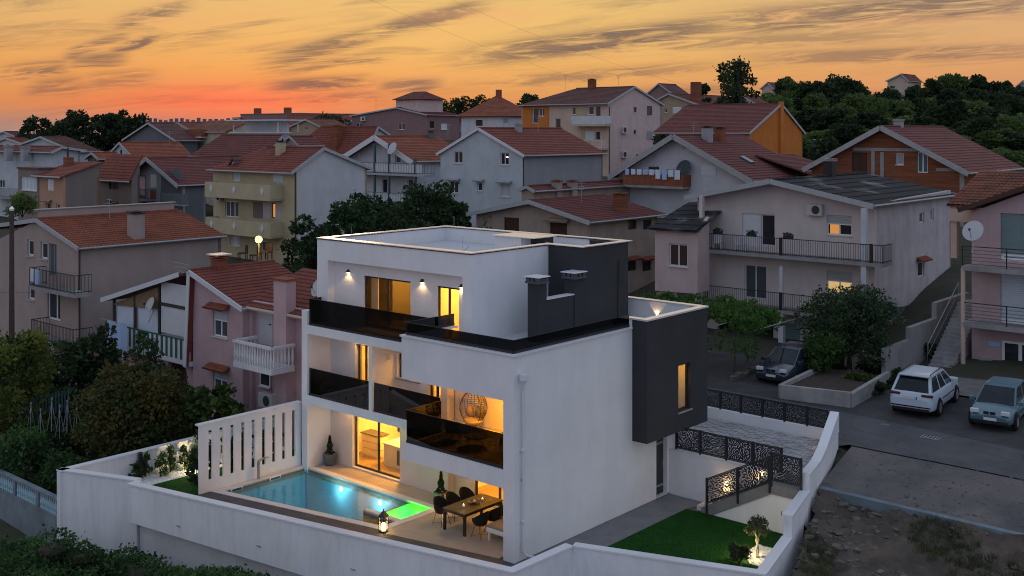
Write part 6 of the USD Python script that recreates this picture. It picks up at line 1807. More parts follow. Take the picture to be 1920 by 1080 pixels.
# dormer
p = h.fr.hit(440, 312, 0, .35); m = MB(); slabs(m, 'x', [(p[1]-.55, p[2]-.8), (p[1]+.55, p[2]-.8), (p[1]+.55, p[2]+.1), (p[1], p[2]+.65), (p[1]-.55, p[2]+.1)], [(p[1]-.25, p[2]-.3, p[1]+.25, p[2]+.25)], .3, .5)
dm = obj('dormer', m, 'board_white', h.t); m = MB()
roof_plane(m, (.1, p[1]-.75, p[2]-.02), (2.4, p[1]-.75, p[2]-.02), (2.4, p[1], p[2]+.75), (.1, p[1], p[2]+.75)); roof_plane(m, (2.4, p[1]+.75, p[2]-.02), (.1, p[1]+.75, p[2]-.02), (.1, p[1], p[2]+.75), (2.4, p[1], p[2]+.75)); obj('dormer_roof', m, 't_brown', dm)
YH = h
# globe lamp and patio set below it
gp = wpt(485, 449, 76); t = thing('globe_lamp', 'lit yellow globe lamp on a post in front of the yellow house', 'street lamp', Frame(*gp))
m = MB(); m.tm(trimesh.creation.icosphere(2, .26)); obj('globe', m, 'lamp_globe', t, smooth=True)
m = MB(); m.tube([(0, 0, -.3), (0, 0, -3.2)], .05, 6); obj('post', m, 'straw', t)
lamp(WF, -.1, -.45, 0, PW*30, (1.0, .80, .36), .1, 'globe_glow', t)
for i, (px, py) in enumerate(((455, 474), (478, 478), (500, 472))):
    g = wpt(px, py+12, 77); t = thing('patio_chair', ['dark wooden patio chair left of the globe lamp', 'dark wooden patio chair under the globe lamp', 'dark wooden patio chair right of the globe lamp'][i], 'chair', Frame(*g, .6*i))
    m = MB(); m.box(-.3, -.3, .4, .3, .3, .48); obj('seat', m, 'wood_brown', t); m = MB(); m.box(.25, -.3, .481, .32, .3, 1.0); obj('backrest', m, 'wood_brown', t)
    for a in (-.26, .26):
        for c in (-.26, .26): m = MB(); m.box(a-.03, c-.03, -.1, a+.03, c+.03, .399); obj('leg', m, 'wood_brown', t)

# ---- houses of the left distance
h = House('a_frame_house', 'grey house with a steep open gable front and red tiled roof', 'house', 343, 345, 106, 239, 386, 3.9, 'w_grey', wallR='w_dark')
h.ridgeU((287, 297), None, 't_maroon', .8, .35, .0, .36, 'board_pale', L=9.5, vw=.30)
h.patch('L', 244, 328, 274, 395, 'w_dark', 'recess_wall'); h.patch('L', 302, 318, 340, 385, 'w_dark', 'recess_wall', .002, .02); h.blind('L', 283, 328, 294, 351, 'board_white'); h.patch('L', 262, 331, 273, 366, 'w_pale_pink', 'recess_door', .03, .05)
h.win('L', 330, 345, 337, 372, glass='wood_brown', frame='wood_brown', mull=(.5,), sill=None); h.balcony('L', 250, 276, 372, .9, rail='bars', slab='slab_grey'); h.balcony('L', 300, 338, 380, .9, rail='solid', railmat='w_dark'); h.patch('L', 282, 357, 293, 372, 'terracotta', 'brick_panel'); h.done()
h = House('orange_house', 'small orange house with a brown side wall and sloping red roof', 'house', 118, 330, 98, 69, 186, 3.0, 'w_orange', wallR='w_brownish')
h.shed(1.1, 't_red'); h.blind('L', 91, 337, 101, 357, 'board_white'); h.win('L', 86, 380, 95, 394, mull=(), sill=None, canopy='w_tan'); h.win('L', 105, 382, 112, 394, mull=(), sill=None); h.done()
m = MB(); m.box(2.2, h.W-1.4, h.he+.3, 2.9, h.W-.7, h.he+1.6); obj('chimney', m, 'brick_red', h.roof); m = MB(); m.tube([(2.5, h.W-1, h.he+1.6), (2.5, h.W-1, h.he+2.5)], .08, 6); obj('flue', m, 'iron', h.roof)
h = House('grey_wing_house', 'low grey house with a row of white windows left of the orange house', 'house', 72, 318, 101, 34, 110, 3.2, 'w_brownish')
h.flat('t_brown'); h.win('L', 39, 332, 69, 357, mull=(.25, .5, .75), glass='shutter_blue'); h.done()
h = House('brown_wing_house', 'grey brown house with dark windows and a red roof right of the orange house', 'house', 247, 327, 104, 187, 262, 3.4, 'w_brownish')
h.shed(1.5, 't_red'); h.win('L', 204, 335, 222, 355, mull=(.5,), sill=None, frame='wood_brown'); h.win('L', 204, 378, 222, 392, mull=(.5,), frame='wood_brown'); h.done()
h = House('pale_blue_house', 'pale blue house with a balcony and low red roof at the left edge', 'house', 100, 282, 112, -70, 150, 3.2, 'w_bluewhite')
h.ridgeV((112, 276), None, 't_maroon', .5, .5, .0, .36, 'board_pale'); h.win('L', -2, 337, 9, 352, glass='dark_pane'); h.balcony('L', -20, 33, 367, 1.2, rail='bars', railmat='zinc'); h.done()
for px, y0, y1 in ((16, 272, 288), (47, 274, 288)): h.chimney(px, y0, y1, .7, 'plastic_grey', 'board_pale', plane='V')
h = House('white_gable_house', 'pale grey gabled house with a long side behind the orange house', 'house', 143, 284, 128, 12, 186, 4.5, 'w_bluewhite')
h.ridgeU((80, 257), None, 't_brown', .3, .4); h.done()
h = House('red_gable_house', 'house with a pale triangular gable, one tiny window and a long red roof', 'house', 265, 308, 122, 192, 372, 4.8, 'w_bluewhite')
h.ridgeU((227, 268), None, 't_orange', .25, .35); h.win('L', 225, 281, 229, 289, mull=(), frame='wood_brown', sill=None); aerial(h, 318, 246, 268, 3.0); h.done()
h = House('brown_roof_house', 'house showing a broad brown roof above the red gable house', 'house', 330, 262, 150, 236, 372, 6.5, 'w_dark'); h.ridgeU((282, 231), None, 't_brown', .4, .5); h.done()
h = House('cream_house', 'cream walled house with an orange tiled roof and a red balcony', 'house', 425, 246, 150, 347, 470, 6.5, 'w_cream'); h.shed(1.5, 't_old'); h.balcony('L', 346, 377, 256, 1.0, rail='solid', railmat='brick_red', slab='w_cream'); h.done()
h = House('maroon_roof_house', 'house with a wide maroon roof and a small cream gable behind the yellow house', 'house', 500, 288, 118, 363, 535, 5.2, 'w_cream'); h.ridgeV((528, 254), None, 't_maroon', .3, .5, hip=3.0); h.done()
h = House('pergola_roof_house', 'white roof terrace with a flat canopy above the maroon roof', 'roof terrace', 520, 250, 140, 432, 545, 7.0, 'w_grey')
h.flat('roof_screed'); h.done(); he = h.he
for a in (.3, h.W-.3):
    for x in (.3, 3.5): m = MB(); m.box(x-.06, a-.06, he+.15, x+.06, a+.06, he+1.65); obj('canopy_post', m, 'board_white', h.t)
m = MB(); m.box(-.5, -.3, he+1.651, 4.2, h.W+.4, he+1.8); obj('canopy', m, 'board_white', h.t); m = MB(); m.box(2.0, .5, he+.15, 2.2, h.W-.5, he+1.65); obj('terrace_wall', m, 'w_white', h.t)
h = House('long_roof_house', 'house with a large red roof and a tall red brick chimney', 'house', 690, 276, 126, 545, 760, 5.6, 'w_white'); h.ridgeV((668, 236), None, 't_maroon', .3, .5, hip=4.5) if 0 else h.ridgeV((706, 238), None, 't_red', .3, .5, hip=4.5); h.chimney(632, 234, 271, .95, 'brick_red', 'brick_red', plane='V'); h.done()
h = House('parapet_house', 'low dark flat roofed house with two stubby chimneys on the skyline', 'house', 560, 213, 230, 451, 640, 10, 'w_mauve'); h.flat('w_mauve'); h.done()
for px, a in ((480, .80), (534, .28)): m = MB(); m.box(1.0, h.W*a-.6, h.he+.15, 2.2, h.W*a+.6, h.he+1.4); obj('chimney', m, 'brick_red', h.roof)
h = House('low_red_house', 'low red roofed house on the skyline behind the long roof', 'house', 650, 232, 210, 520, 700, 10, 'w_mauve'); h.ridgeV((672, 215), None, 't_red', .3, .5); h.done()

# ---- centre: white house with teal balconies
h = House('balcony_house', 'pale house with teal balconies on two floors under a broad white gable', 'house', 782, 300, 103, 652, 872, 4.4, 'w_white')
h.ridgeU((716, 256), None, 't_orange', 1.0, .4, .0, .36, 'board_white', vw=.42)
for y in (322, 376): h.balcony('L', 645, 796 if y == 322 else 790, y, 1.3, rail='bars', rh=1.0, railmat='teal_paint', slab='board_pale', sp=.35, side0=True)
for y in (322, 376):
    a0, z = h.q('L', 650, y, 1.25); a1 = h.q('L', 790, y, 1.25)[0]; m = MB(); m.box(-1.2, a1, z+.12, -1.17, a0, z+.92); obj('railing_panel', m, 'board_white', h.t)
for x in (702, 729, 778):
    a = h.q('L', x, 320, 1.2)[0]; m = MB(); m.box(-1.24, a-.09, 0, -1.06, a+.09, h.he+(1.5 if x < 770 else .2)); obj('balcony_post', m, 'teal_paint', h.t)
h.blind('L', 660, 282, 674, 305, 'board_white'); h.win('L', 716, 335, 726, 362, mull=(), name='door', sill=None, glass='dark_pane'); h.win('L', 764, 336, 775, 362, mull=(), name='door', sill=None, glass='pane_grey'); h.win('L', 741, 282, 751, 306, mull=(), name='door', sill=None, glass='pane_grey')
h.chimney(808, 244, 259, .5, 'w_dark', 'board_dark'); aerial(h, 840, 232, 252, 3.0); h.done()
rim_dish(h.fr.sub(-1.5, *h.q('L', 737, 279, 1.5)), .62, 'large pale satellite dish on the gable of the teal balcony house')

# ---- centre: blue white gable house
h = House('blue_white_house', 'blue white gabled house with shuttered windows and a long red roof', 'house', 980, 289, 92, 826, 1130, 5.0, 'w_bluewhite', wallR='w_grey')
h.ridgeU((899, 241), None, 't_red', .2, .35, .0, .36, 'board_white')
h.win('L', 851, 284, 867, 306, frame='board_white', glass='wood_brown'); h.win('L', 938, 286, 954, 309, frame='board_white', glass='dark_pane')
g_ = h.rect('L', 949, 294, 952, 296); m = MB(); m.box(.03, g_[0], g_[2], .05, g_[1], g_[3]); obj('room_light', m, 'window_spot', h.t)
h.win('L', 843, 340, 859, 362, frame='board_white', canopy='board_pale'); h.win('L', 895, 342, 904, 358, mull=(), canopy='board_pale'); h.win('L', 939, 345, 956, 369, frame='board_white', glass='shutter_grey', canopy='board_pale')
h.chimney(972, 230, 247, .5, 'plastic_grey', 'zinc'); pipe(h, 'R', 982, 296, 400, 'iron'); aerial(h, 1010, 216, 240, 4.0); h.done()

# ---- centre right: old beige house and the low long roof behind it
h = House('beige_house', 'old beige house with a low tiled roof, dark shutters and a red brick chimney', 'house', 1103, 413, 71, 893, 1232, 2.0, 'w_beige')
h.ridgeU((1000, 377), None, 't_maroon', .5, .5, .26, .36, 'board_pale', vw=.2)
h.win('L', 945, 408, 973, 436, frame='wood_brown', glass='wood_brown', sill=None); h.win('L', 1031, 418, 1063, 442, frame='wood_brown', glass='wood_brown', sill=None, canopy='w_tan')
for x in (1178, 1206): h.win('R', x, 412, x+16, 430, mull=(), sill=None, frame='wood_brown'); h.win('R', x-1, 489, x+15, 508, mull=(), sill=None, frame='wood_brown', canopy='terracotta')
h.chimney(1163, 360, 396, .75, 'brick_red', 'brick_red'); pipe(h, 'R', 1105, 420, 540, 'w_tan'); aerial(h, 1090, 342, 372, 3.0); h.done()
h = House('long_shed_house', 'long low house with a thin tiled roof edge behind the beige house', 'house', 1000, 356, 83, 978, 1262, 4.0, 'w_beige'); h.shed(.9, 't_maroon') if 0 else h.ridgeU((990, 350), None, 't_maroon', .2, .3); h.done()
for px in (1044, 1073): h.chimney(px, 336, 352, .6, 'w_beige', 'terracotta')

# ---- mauve house, hip roof house, apartment block
h = House('mauve_house', 'mauve house with white windows and several small roofs', 'house', 800, 215, 190, 660, 862, 9.6, 'w_mauve')
h.ridgeU((745, 202), None, 't_maroon', .3, .4); h.win('L', 667, 231, 679, 243); h.win('L', 747, 231, 759, 243); h.win('R', 827, 231, 839, 243, glass='board_white'); h.win('R', 806, 227, 814, 240, frame='wood_brown'); ac(h, 'L', 676, 219, 684, 227)
m = MB(); m.box(1, 3, h.he, 7, 9, h.za+1.6); obj('upper_storey', m, 'w_pale_pink', h.t); m = MB(); roof_plane(m, (.5, 9.5, h.za+1.5), (.5, 2.5, h.za+1.5), (4, 4.5, h.za+3.0), (4, 7.5, h.za+3.0)); roof_plane(m, (.5, 2.5, h.za+1.5), (7.5, 2.5, h.za+1.5), (4, 4.5, h.za+3.0), (4, 4.5, h.za+3.01)); obj('upper_roof', m, 't_maroon', h.t); aerial(h, 705, 186, 205, 3.0); h.done()
h = House('hip_roof_house', 'white house under a red hipped roof with a skylight', 'house', 937, 219, 168, 865, 1000, 9.0, 'w_white')
h.flat('w_white'); h.win('L', 892, 225, 905, 236, glass='wood_brown', frame='wood_brown', sill=None); h.patch('R', 944, 222, 952, 230, 'plastic_grey', 'vent'); h.done()
L_, W_2, z_ = h.L, h.W, h.he+.12; m = MB(); ap = (L_/2, W_2/2, z_+3.4)
for a, b in (((-.6, W_2+.6), (-.6, -.6)), ((-.6, -.6), (L_+.6, -.6)), ((L_+.6, -.6), (L_+.6, W_2+.6)), ((L_+.6, W_2+.6), (-.6, W_2+.6))): roof_plane(m, (*a, z_), (*b, z_), (ap[0]+.01*(b[0]-a[0]), ap[1]+.01*(b[1]-a[1]), ap[2]), ap)
obj('hipped_roof', m, 't_orange', h.t); m = MB(); m.box(L_/2-.4, W_2/2-.6, z_+3.0, L_/2+.4, W_2/2, z_+4.3); obj('chimney', m, 'terracotta', h.t)
h = House('apartment_house', 'tall pink house with an orange corner, yellow niches and three balconies', 'house', 1141, 192, 132, 978, 1240, 7.4, 'w_peach', wallR='w_pale_pink')
h.ridgeV((1188, 163), None, 't_brown', .2, .5, .0, .36, 'board_pale', hip=5.0)
h.win('L', 997, 202, 1010, 231, frame='board_white', mull=(.8,), name='door', sill=None); h.win('L', 1011, 203, 1021, 218); h.win('L', 1041, 222, 1051, 240, frame='board_white', mull=(), sill=None)
h.patch('L', 979, 196, 1030, 244, 'w_ochre', 'orange_panel') if 0 else None
h.win('L', 1073, 200, 1079, 215, mull=()); h.win('L', 1103, 199, 1113, 215, mull=()); h.win('L', 1116, 198, 1126, 229, mull=(), name='door', sill=None); h.win('L', 1116, 246, 1125, 263, mull=(), name='door', sill=None); h.blind('L', 1098, 247, 1114, 262, 'board_white')
h.patch('L', 1080, 199, 1101, 217, 'w_yellow', 'yellow_niche'); h.patch('L', 1090, 240, 1097, 262, 'w_yellow', 'yellow_niche')
h.balcony('L', 1071, 1134, 233, 1.3, rail='solid', railmat='w_white', slab='w_yellow', thick=.25); h.balcony('L', 1092, 1128, 278, 1.2, rail='hbars', railmat='board_white', slab='w_yellow')
for r in ((1188, 201, 1194, 210), (1213, 199, 1223, 216), (1188, 244, 1193, 251), (1193, 289, 1196, 294)): h.win('R', *r, mull=(), sill='board_white', frame='wood_brown')
h.blind('R', 1213, 246, 1222, 262, 'plastic_grey'); ac(h, 'R', 1168, 237, 1177, 250); ac(h, 'R', 1168, 283, 1177, 296); pipe(h, 'R', 1143, 200, 330, 'board_dark')
h.chimney(1110, 147, 166, .8, 'brick_red', 'terracotta', plane='V'); aerial(h, 1060, 141, 165, 4.0); aerial(h, 1160, 140, 163, 4.0); h.done()
a0, a1, z0, z1 = h.rect('L', 980, 196, 1029, 246); m = MB(); slabs(m, 'x', [(a0, z0), (a1, z0), (a1, z1), (a0, z1)], h.holes['L'], -.06, -.002); obj('orange_panel', m, 'w_ochre', h.t)

# ---- right: distant gables
for (lb, xc, ye, d, xl, xr, zb, ap, wl, rf) in (('small dark gable on the skyline right of the apartment house', 1270, 182, 210, 1205, 1300, 12, (1236, 157), 'w_mauve', 't_brown'), ('tan gabled house with a chimney behind the orange house', 1310, 196, 165, 1214, 1420, 10, (1255, 176), 'w_tan', 't_maroon'), ('pale gabled house end beside the tall pine', 1415, 193, 175, 1362, 1440, 11, (1393, 180), 'w_white', 't_maroon'), ('pale gabled house among the trees on the right skyline', 1702, 150, 215, 1664, 1727, 20, (1690, 139), 'w_cream', 't_maroon'), ('house end with a red roof at the far right skyline', 1925, 160, 215, 1908, 1960, 20, (1918, 152), 'w_peach', 't_maroon'), ('red roof glimpsed left of the tall pine', 1450, 165, 230, 1428, 1470, 18, (1440, 155), 'w_peach', 't_brown')):
    h = House('gabled_house', lb, 'house', xc, ye, d, xl, xr, wpt(xc, ye, d)[2]-3.2, wl, sink=1.5); h.ridgeU(ap, None, rf, .3, .3); 
    if 'chimney' in lb:
        m = MB(); m.box(1.5, 1.2, h.he, 2.8, 2.4, h.za+1.8); obj('chimney', m, 'brick_red', h.roof); h.win('L', 1246, 204, 1251, 211, mull=()); h.blind('L', 1262, 201, 1277, 212, 'board_white')
    h.done()
h = House('orange_gable_house', 'house with a vivid orange gable wall and a broad maroon roof', 'house', 1406, 247, 112, 1228, 1505, 8.4, 'w_orange', wallR='w_ochre')
h.ridgeV((1463, 195), None, 't_maroon', .15, .4, .0, .36, 'board_pale'); h.done()
a0 = h.q('R', 1463, 220)[0]; m = MB(); m.box(a0-.35, -.25, -2.5, a0+.35, -.002, h.za+.25); obj('chimney_breast', m, 'w_ochre', h.t)
h = House('laundry_house', 'pale house with a slate edged gable, maroon roof and laundry line', 'house', 1410, 334, 85, 1160, 1515, 6.0, 'w_white')
h.ridgeU((1272, 254), None, 't_maroon', .9, .5, .0, .40, 'zinc', vw=.36)
h.win('L', 1213, 311, 1236, 320, mull=(), sill=None); h.win('L', 1250, 318, 1268, 333, frame='board_white'); h.blind('L', 1316, 312, 1343, 329, 'board_white'); h.win('L', 1281, 269, 1288, 280, mull=(), sill=None)
h.balcony('L', 1168, 1280, 346, 1.2, rail='solid', railmat='terracotta', slab='slab_grey', rh=.95); bl = h.bal
for px, y0, y1 in ((1326, 235, 264), (1350, 237, 264)): h.chimney(px, y0, y1, .7, 'plastic_grey' if px < 1340 else 'terracotta', 'iron')
e, d = h.fr.ray(1402, 299); n = np.array([0, -(h.za-h.he), h.ya]); t_ = ((np.array([0, 0, h.he+.12])-e)@n)/(d@n); b = e+d*t_
m = MB(); k_ = (h.za-h.he)/h.ya; m.beam((b[0]-.1, b[1]-.5, b[2]-.5*k_), (b[0]-.1, b[1]+.5, b[2]+.5*k_), .7, .1); obj('skylight', m, 'glass_teal', h.roof); aerial(h, 1300, 229, 254, 3.0); h.done()
m = MB(); roof_plane(m, (6.0, -3.4, h.he-.2), (12.5, -3.4, h.he-.2), (12.5, 3.0, h.he+1.7), (6.0, 3.0, h.he+1.7)); obj('side_roof', m, 't_maroon', h.t); m = MB(); m.box(6.4, -2.8, -2.5, 12, -.01, h.he-.35); obj('side_wing', m, 'w_beige', h.t)
rim_dish(h.fr.sub(-.4, *h.q('L', 1283, 316, .4)), .70, 'large dark satellite dish on the laundry house', 'dish_dark')
for i in range(9):
    a = bl[1]-.5-i*.62; wd = .42 if i < 5 else .5; hh = (.55, .5, .5, .48, .5, .8, .85, .6, .8)[i]
    t = thing('hung_laundry', ['first white cloth from the left', 'second white cloth from the left', 'third white cloth from the left', 'fourth white cloth from the left', 'fifth white cloth from the left', 'sixth cloth, a longer pale shirt', 'seventh cloth, the longest pale shirt', 'eighth white cloth', 'rightmost pale shirt'][i]+' on the line above the red balcony', 'laundry', h.fr.sub(-1.32, a, bl[2]+1.35))
    m = MB(); m.add([(.02*math.sin(j*2+i), -wd/2+wd*j/4, 0) for j in range(5)]+[(.04*math.sin(j*2+i), -wd/2+wd*j/4, -hh+.06*(j % 2)) for j in range(5)], [(j, j+1, 6+j, 5+j) for j in range(4)]); obj('cloth', m, 'cloth_white' if i % 3 else 'cloth_blue', t)

# ---- right: brick house
h = House('brick_house', 'unplastered red brick house with grey concrete bands and a maroon roof', 'house', 1808, 318, 79, 1522, 1906, 6.2, 'brick_red')
h.ridgeU((1656, 238), None, 't_maroon', .6, .5, .0, .42, 'zinc', vw=.3)
h.win('L', 1597, 286, 1626, 322, frame='wood_brown', glass='wood_brown', mull=(.5,), name='garage_door', sill=None); h.win('L', 1680, 287, 1694, 309, glass='plastic_grey', mull=()); h.win('L', 1720, 285, 1740, 324, glass='glass_teal', mull=(.5,), sill=None, name='balcony_door'); h.win('R', 1884, 317, 1896, 344, mull=(.5,), frame='wood_brown', sill=None)
for y0, y1 in ((279, 284), (316, 321)): 
    a0, z1 = h.q('L', 1808, y0); a1 = h.q('L', 1592 if y0 < 300 else 1755, y0)[0]; z0 = h.q('L', 1808, y1+1)[1]; m = MB(); m.box(-.03, a0, z0+(.0 if y0 < 300 else 0), -.002, min(a1, h.W), z1)
    if y0 < 300: m = MB(); m.box(-.03, h.q('L', 1745, y0)[0], z0, -.002, h.q('L', 1600, y0)[0], z1)
    obj('concrete_band', m, 'slab_grey', h.t)
for x in (1637, 1654, 1802): 
    a, _ = h.q('L', x, 300); m = MB(); m.box(-.035, a-.14 if x < 1800 else .001, -2.5, -.0025, a+.14 if x < 1800 else .32, h.he+(1.4 if x < 1800 else -.1) if x != 1654 else h.he+1.2); obj('concrete_post', m, 'slab_grey', h.t)
a, _ = h.q('R', 1838, 330); m = MB(); m.box(a-.12, -.035, -2.5, a+.12, -.002, h.he-.1); obj('concrete_post', m, 'slab_grey', h.t)
h.chimney(1685, 222, 236, .6, 'plastic_grey', 'zinc'); h.done()

# ---- right: the pale pink house with two long balconies
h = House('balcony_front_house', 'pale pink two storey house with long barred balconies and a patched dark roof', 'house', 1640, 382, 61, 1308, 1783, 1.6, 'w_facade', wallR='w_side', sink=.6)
h.ridgeU((1458, 338), None, 't_asbestos', 1.0, .35, .0, .9, 'board_pale', vw=.22)
h.win('L', 1391, 400, 1426, 461, frame='board_white', glass='board_white', mull=(.98,), name='terrace_door', sill=None); h.win('L', 1427, 402, 1453, 461, glass='dark_pane', frame='board_white', mull=(), name='open_door', sill=None)
h.win('L', 1550, 404, 1597, 441, glass='dark_pane', shutter=.42, shutter_mat='shutter_grey'); 
a0, a1, z0, z1 = h.rect('L', 1555, 421, 1573, 438); m = MB(); m.box(.10, a0, z0, .112, a1, z1); obj('lit_pane', m, 'window_amber', h.t)
h.win('L', 1396, 497, 1437, 560, glass='pane_grey', frame='board_white', name='terrace_door', sill=None); h.win('L', 1550, 508, 1598, 550, glass='window_yellow', shutter=.45, shutter_mat='shutter_grey')
ac(h, 'L', 1511, 383, 1541, 404)
for y in (466, 563): h.balcony('L', 1304, 1655, y, 1.35, rail='bars', rh=1.0, posts=(1463, 1632), sp=.14, side1=True)
hb = h.bal
for x, y0 in ((1465, 566), ):
    a = h.q('L', x, 600, 1.2)[0]; m = MB(); m.box(-1.3, a-.16, -.6, -1.0, a+.16, hb[2]-.201); obj('column', m, 'w_white', h.t)
a = h.q('L', 1465, 520, 1.2)[0]; zz = h.q('L', 1465, 490, 1.2)[1]; m = MB(); m.box(-1.25, a-.1, hb[2], -1.08, a+.1, zz-.3); obj('column', m, 'w_white', h.t)
a = .12; m = MB(); m.box(-1.3, -.05, -.6, -1.02, .25, h.he-.2); obj('column', m, 'w_white', h.t); a = h.q('L', 1314, 420, 1.2)[0]; m = MB(); m.box(-1.2, a-.12, hb[2]+2.8, -.95, a+.12, h.he+.1); obj('column', m, 'w_facade', h.t)
for (x0, y0, x1, y1) in ((1724, 398, 1733, 418), (1745, 391, 1751, 414)): h.win('R', x0, y0, x1, y1, glass='pane_grey', mull=(), sill=None)
h.win('R', 1721, 491, 1733, 519, glass='dark_pane', mull=(), canopy='terracotta', sill=None)
# dark open ground floor behind the columns
z_g = hb[2]-.21; a0, a1 = h.q('L', 1450, 640)[0], h.q('L', 1345, 640)[0]
h.holes['L'].append((a0, -.55, a1, z_g-.1)); h.win('L', 1470, 606, 1500, 655, glass='shutter_green', frame='board_pale', mull=(), name='garage_door', sill=None)
m = MB(); m.box(h.L*.42, -.12, h.he-.6, h.L*.46, -.06, h.he-.2); 
h.topR = [(0, h.q('R', 1645, 587)[1]), (h.L, h.q('R', 1783, 552)[1]), (h.L, h.he+.25), (0, h.he)]
h.done(); m = MB(); m.prism(Polygon([(.26, -3), (h.L, -3), (h.L, h.q('R', 1783, 552)[1]-.01), (.26, h.q('R', 1645, 587)[1]-.01)]), -.20, -.05, PY); obj('stone_base', m, 'w_stonebase', h.t)
h.chimney(1556, 296, 330, .62, 'iron', 'zinc')
BF = h
# its pink annex with the patched lean-to roof
h = House('pink_annex', 'pink annex on short pillars with a grey lean-to roof and white window', 'annex', 1308, 440, 65.5, 1228, 1330, 3.6, 'w_pale_pink', sink=0.0)
h.topL = [(0, h.q('L', 1308, 551)[1]), (h.W, h.q('L', 1228, 545)[1]), (h.W, h.q('L', 1228, 427)[1]), (0, h.he+.1)]; h.topR = [(0, .2), (h.L, .2), (h.L, h.he+1), (0, h.he+.1)]
h.win('L', 1254, 457, 1289, 500, glass='wood_brown', frame='board_white', fw=.09); h.done(back=False)
m = MB(); roof_plane(m, (-.4, h.W+.3, h.q('L', 1222, 427)[1]), (-.4, -.1, h.he+.25), (4.4, -.1, h.he+1.9), (4.4, h.W+.3, h.he+1.6), .8); obj('roof', m, 't_asbestos', h.t)
for x in (1234, 1262, 1304): a, z = h.q('L', x, 552); m = MB(); m.box(.1, a-.2, -2.2, .5, a+.2, z+.1); obj('pillar', m, 'w_beige', h.t)
for i, (x, y) in enumerate(((1345, 452), (1388, 455))):
    p = BF.fr.hit(x, y+14, 0, -.7); t = thing('plastic_chair', ['white plastic chair at the left end of the upper balcony', 'white plastic chair beside the upper balcony door'][i], 'chair', BF.fr.sub(p[0], p[1], BF.q('L', 1304, 466, 1.35)[1], .4+i))
    m = MB(); m.box(-.25, -.25, .38, .25, .25, .43); obj('seat', m, 'board_white', t); m = MB(); m.box(.2, -.25, .431, .25, .25, .85); obj('backrest', m, 'board_white', t)
    for a in (-.22, .22):
        for c in (-.22, .22): m = MB(); m.box(a-.02, c-.02, 0, a+.02, c+.02, .379); obj('leg', m, 'board_white', t)
zu = BF.q('L', 1304, 466, 1.35)[1]
for i, (x, y) in enumerate(((1346, 438), (1409, 440), (1478, 442))):
    a = BF.q('L', x, y, 1.3)[0]; t = thing('flower_box', ['dark flower box on the upper balcony rail at its left end', 'dark flower box on the upper rail by the open door', 'dark flower box on the upper rail right of the post'][i], 'flower box', BF.fr.sub(-1.3, a, zu+1.02))
    m = MB(); m.bbox(-.1, -.3, 0, .1, .3, .18); obj('trough', m, 'iron', t); v, f = leaves(blob_points(70, (0, 0, .24), (.14, .34, .12), np.random.default_rng(70+i), .2), .08, np.random.default_rng(80+i)); obj('plants', (v, f), 'leaf_shrub', t)

# ---- right edge: pink house with stairs
h = House('stair_house', 'pink house at the right edge with wire railings, roller shutters and a tiled roof', 'house', 1822, 395, 54, 1740, 1835, 1.9, 'w_dusty_pink')
h2 = h
S = h.fr; yR = S.hit(2080, 560, 0, 0)[1]
zt_ = S.hit(1830, 398, 0, 0)[2]
holes = []
def swin(x0, y0, x1, y1, **k):
    a, b = S.hit(x0, (y0+y1)/2, 0, 0)[1], S.hit(x1, (y0+y1)/2, 0, 0)[1]; z0, z1 = S.hit((x0+x1)/2, y1, 0, 0)[2], S.hit((x0+x1)/2, y0, 0, 0)[2]
    holes.append((b, z0, a, z1)); return window(h.t, 'x', 0, b, a, z0, z1, **k)
swin(1876, 402, 1990, 492, depth=.1, glass='glass_teal', mull=(), fw=.14, sill=None, shutter=.86, shutter_mat='shutter_green')
swin(1876, 517, 1990, 612, depth=.1, glass='shutter_blue', mull=(), fw=.1, sill=None, shutter=.9, shutter_mat='shutter_blue', name='roller_door')
swin(1877, 642, 1955, 728, depth=.1, glass='dark_pane', mull=(.55,), fw=.14, sill=None, name='front_door', transom=.42)
zr_ = zt_ + 1.15
m = MB(); slabs(m, 'x', [(yR, -2), (0, -2), (0, zt_), (yR, zt_+2.6)], holes, 0, .25); obj('wall', m, 'w_dusty_pink', h.t)
m = MB(); m.box(.26, -.25, -2, 7, -.002, zt_); obj('wall', m, 'w_dusty_pink', h.t)
m = MB(); roof_plane(m, (-.5, .5, zt_+.12), (7, .5, zt_+.12), (7, yR, zt_+2.75), (-.5, yR, zt_+2.75), .34, .24); h.roof = obj('roof', m, 't_old', h.t)
m = MB(); m.beam((-.52, .5, zt_+.08), (-.52, yR, zt_+2.72), .06, .22); obj('verge_board', m, 'wood_brown', h.t)
p = S.hit(1800, 352, 0, 3.0)
m = MB(); roof_plane(m, (1.0, 1.6, zt_+.25), (1.0, yR, zt_+.25), (5.0, yR, zt_+1.9), (5.0, 1.2, zt_+1.9), .34, .24); obj('back_roof', m, 't_old', h.t); m = MB(); m.box(1.2, 1.15, zt_-2.5, 1.5, 1.45, zt_+.2); m.box(1.1, 0.2, zt_-.6, 1.5, 1.5, zt_+.05); obj('roof_corner', m, 'w_peach', h.t)
for y, yy in ((500, 0), (606, 0)):
    z = S.hit(1824, y, 0, -1.2)[2]; m = MB(); m.box(-1.2, yR, z-.22, -.001, .1, z); sl = obj('balcony_slab', m, 'slab_grey', h.t)
    m = MB()
    for i in range(6): m.beam((-1.16, yR, z+.12+.17*i), (-1.16, .06, z+.12+.17*i), .018 if i < 5 else .04, .018 if i < 5 else .04)
    for a in (.06, -2.0, -4.2, -6.4): m.beam((-1.16, a, z-.2), (-1.16, a, z+1.0), .045, .045, (1, 0, 0))
    obj('railing', m, 'iron', sl)
m = MB(); a = .05; m.tube([(-1.1, a, -.3), (-1.1, a, S.hit(1826, 505, 0, -1.1)[2])], .11, 8); obj('column', m, 'w_peach', h.t)
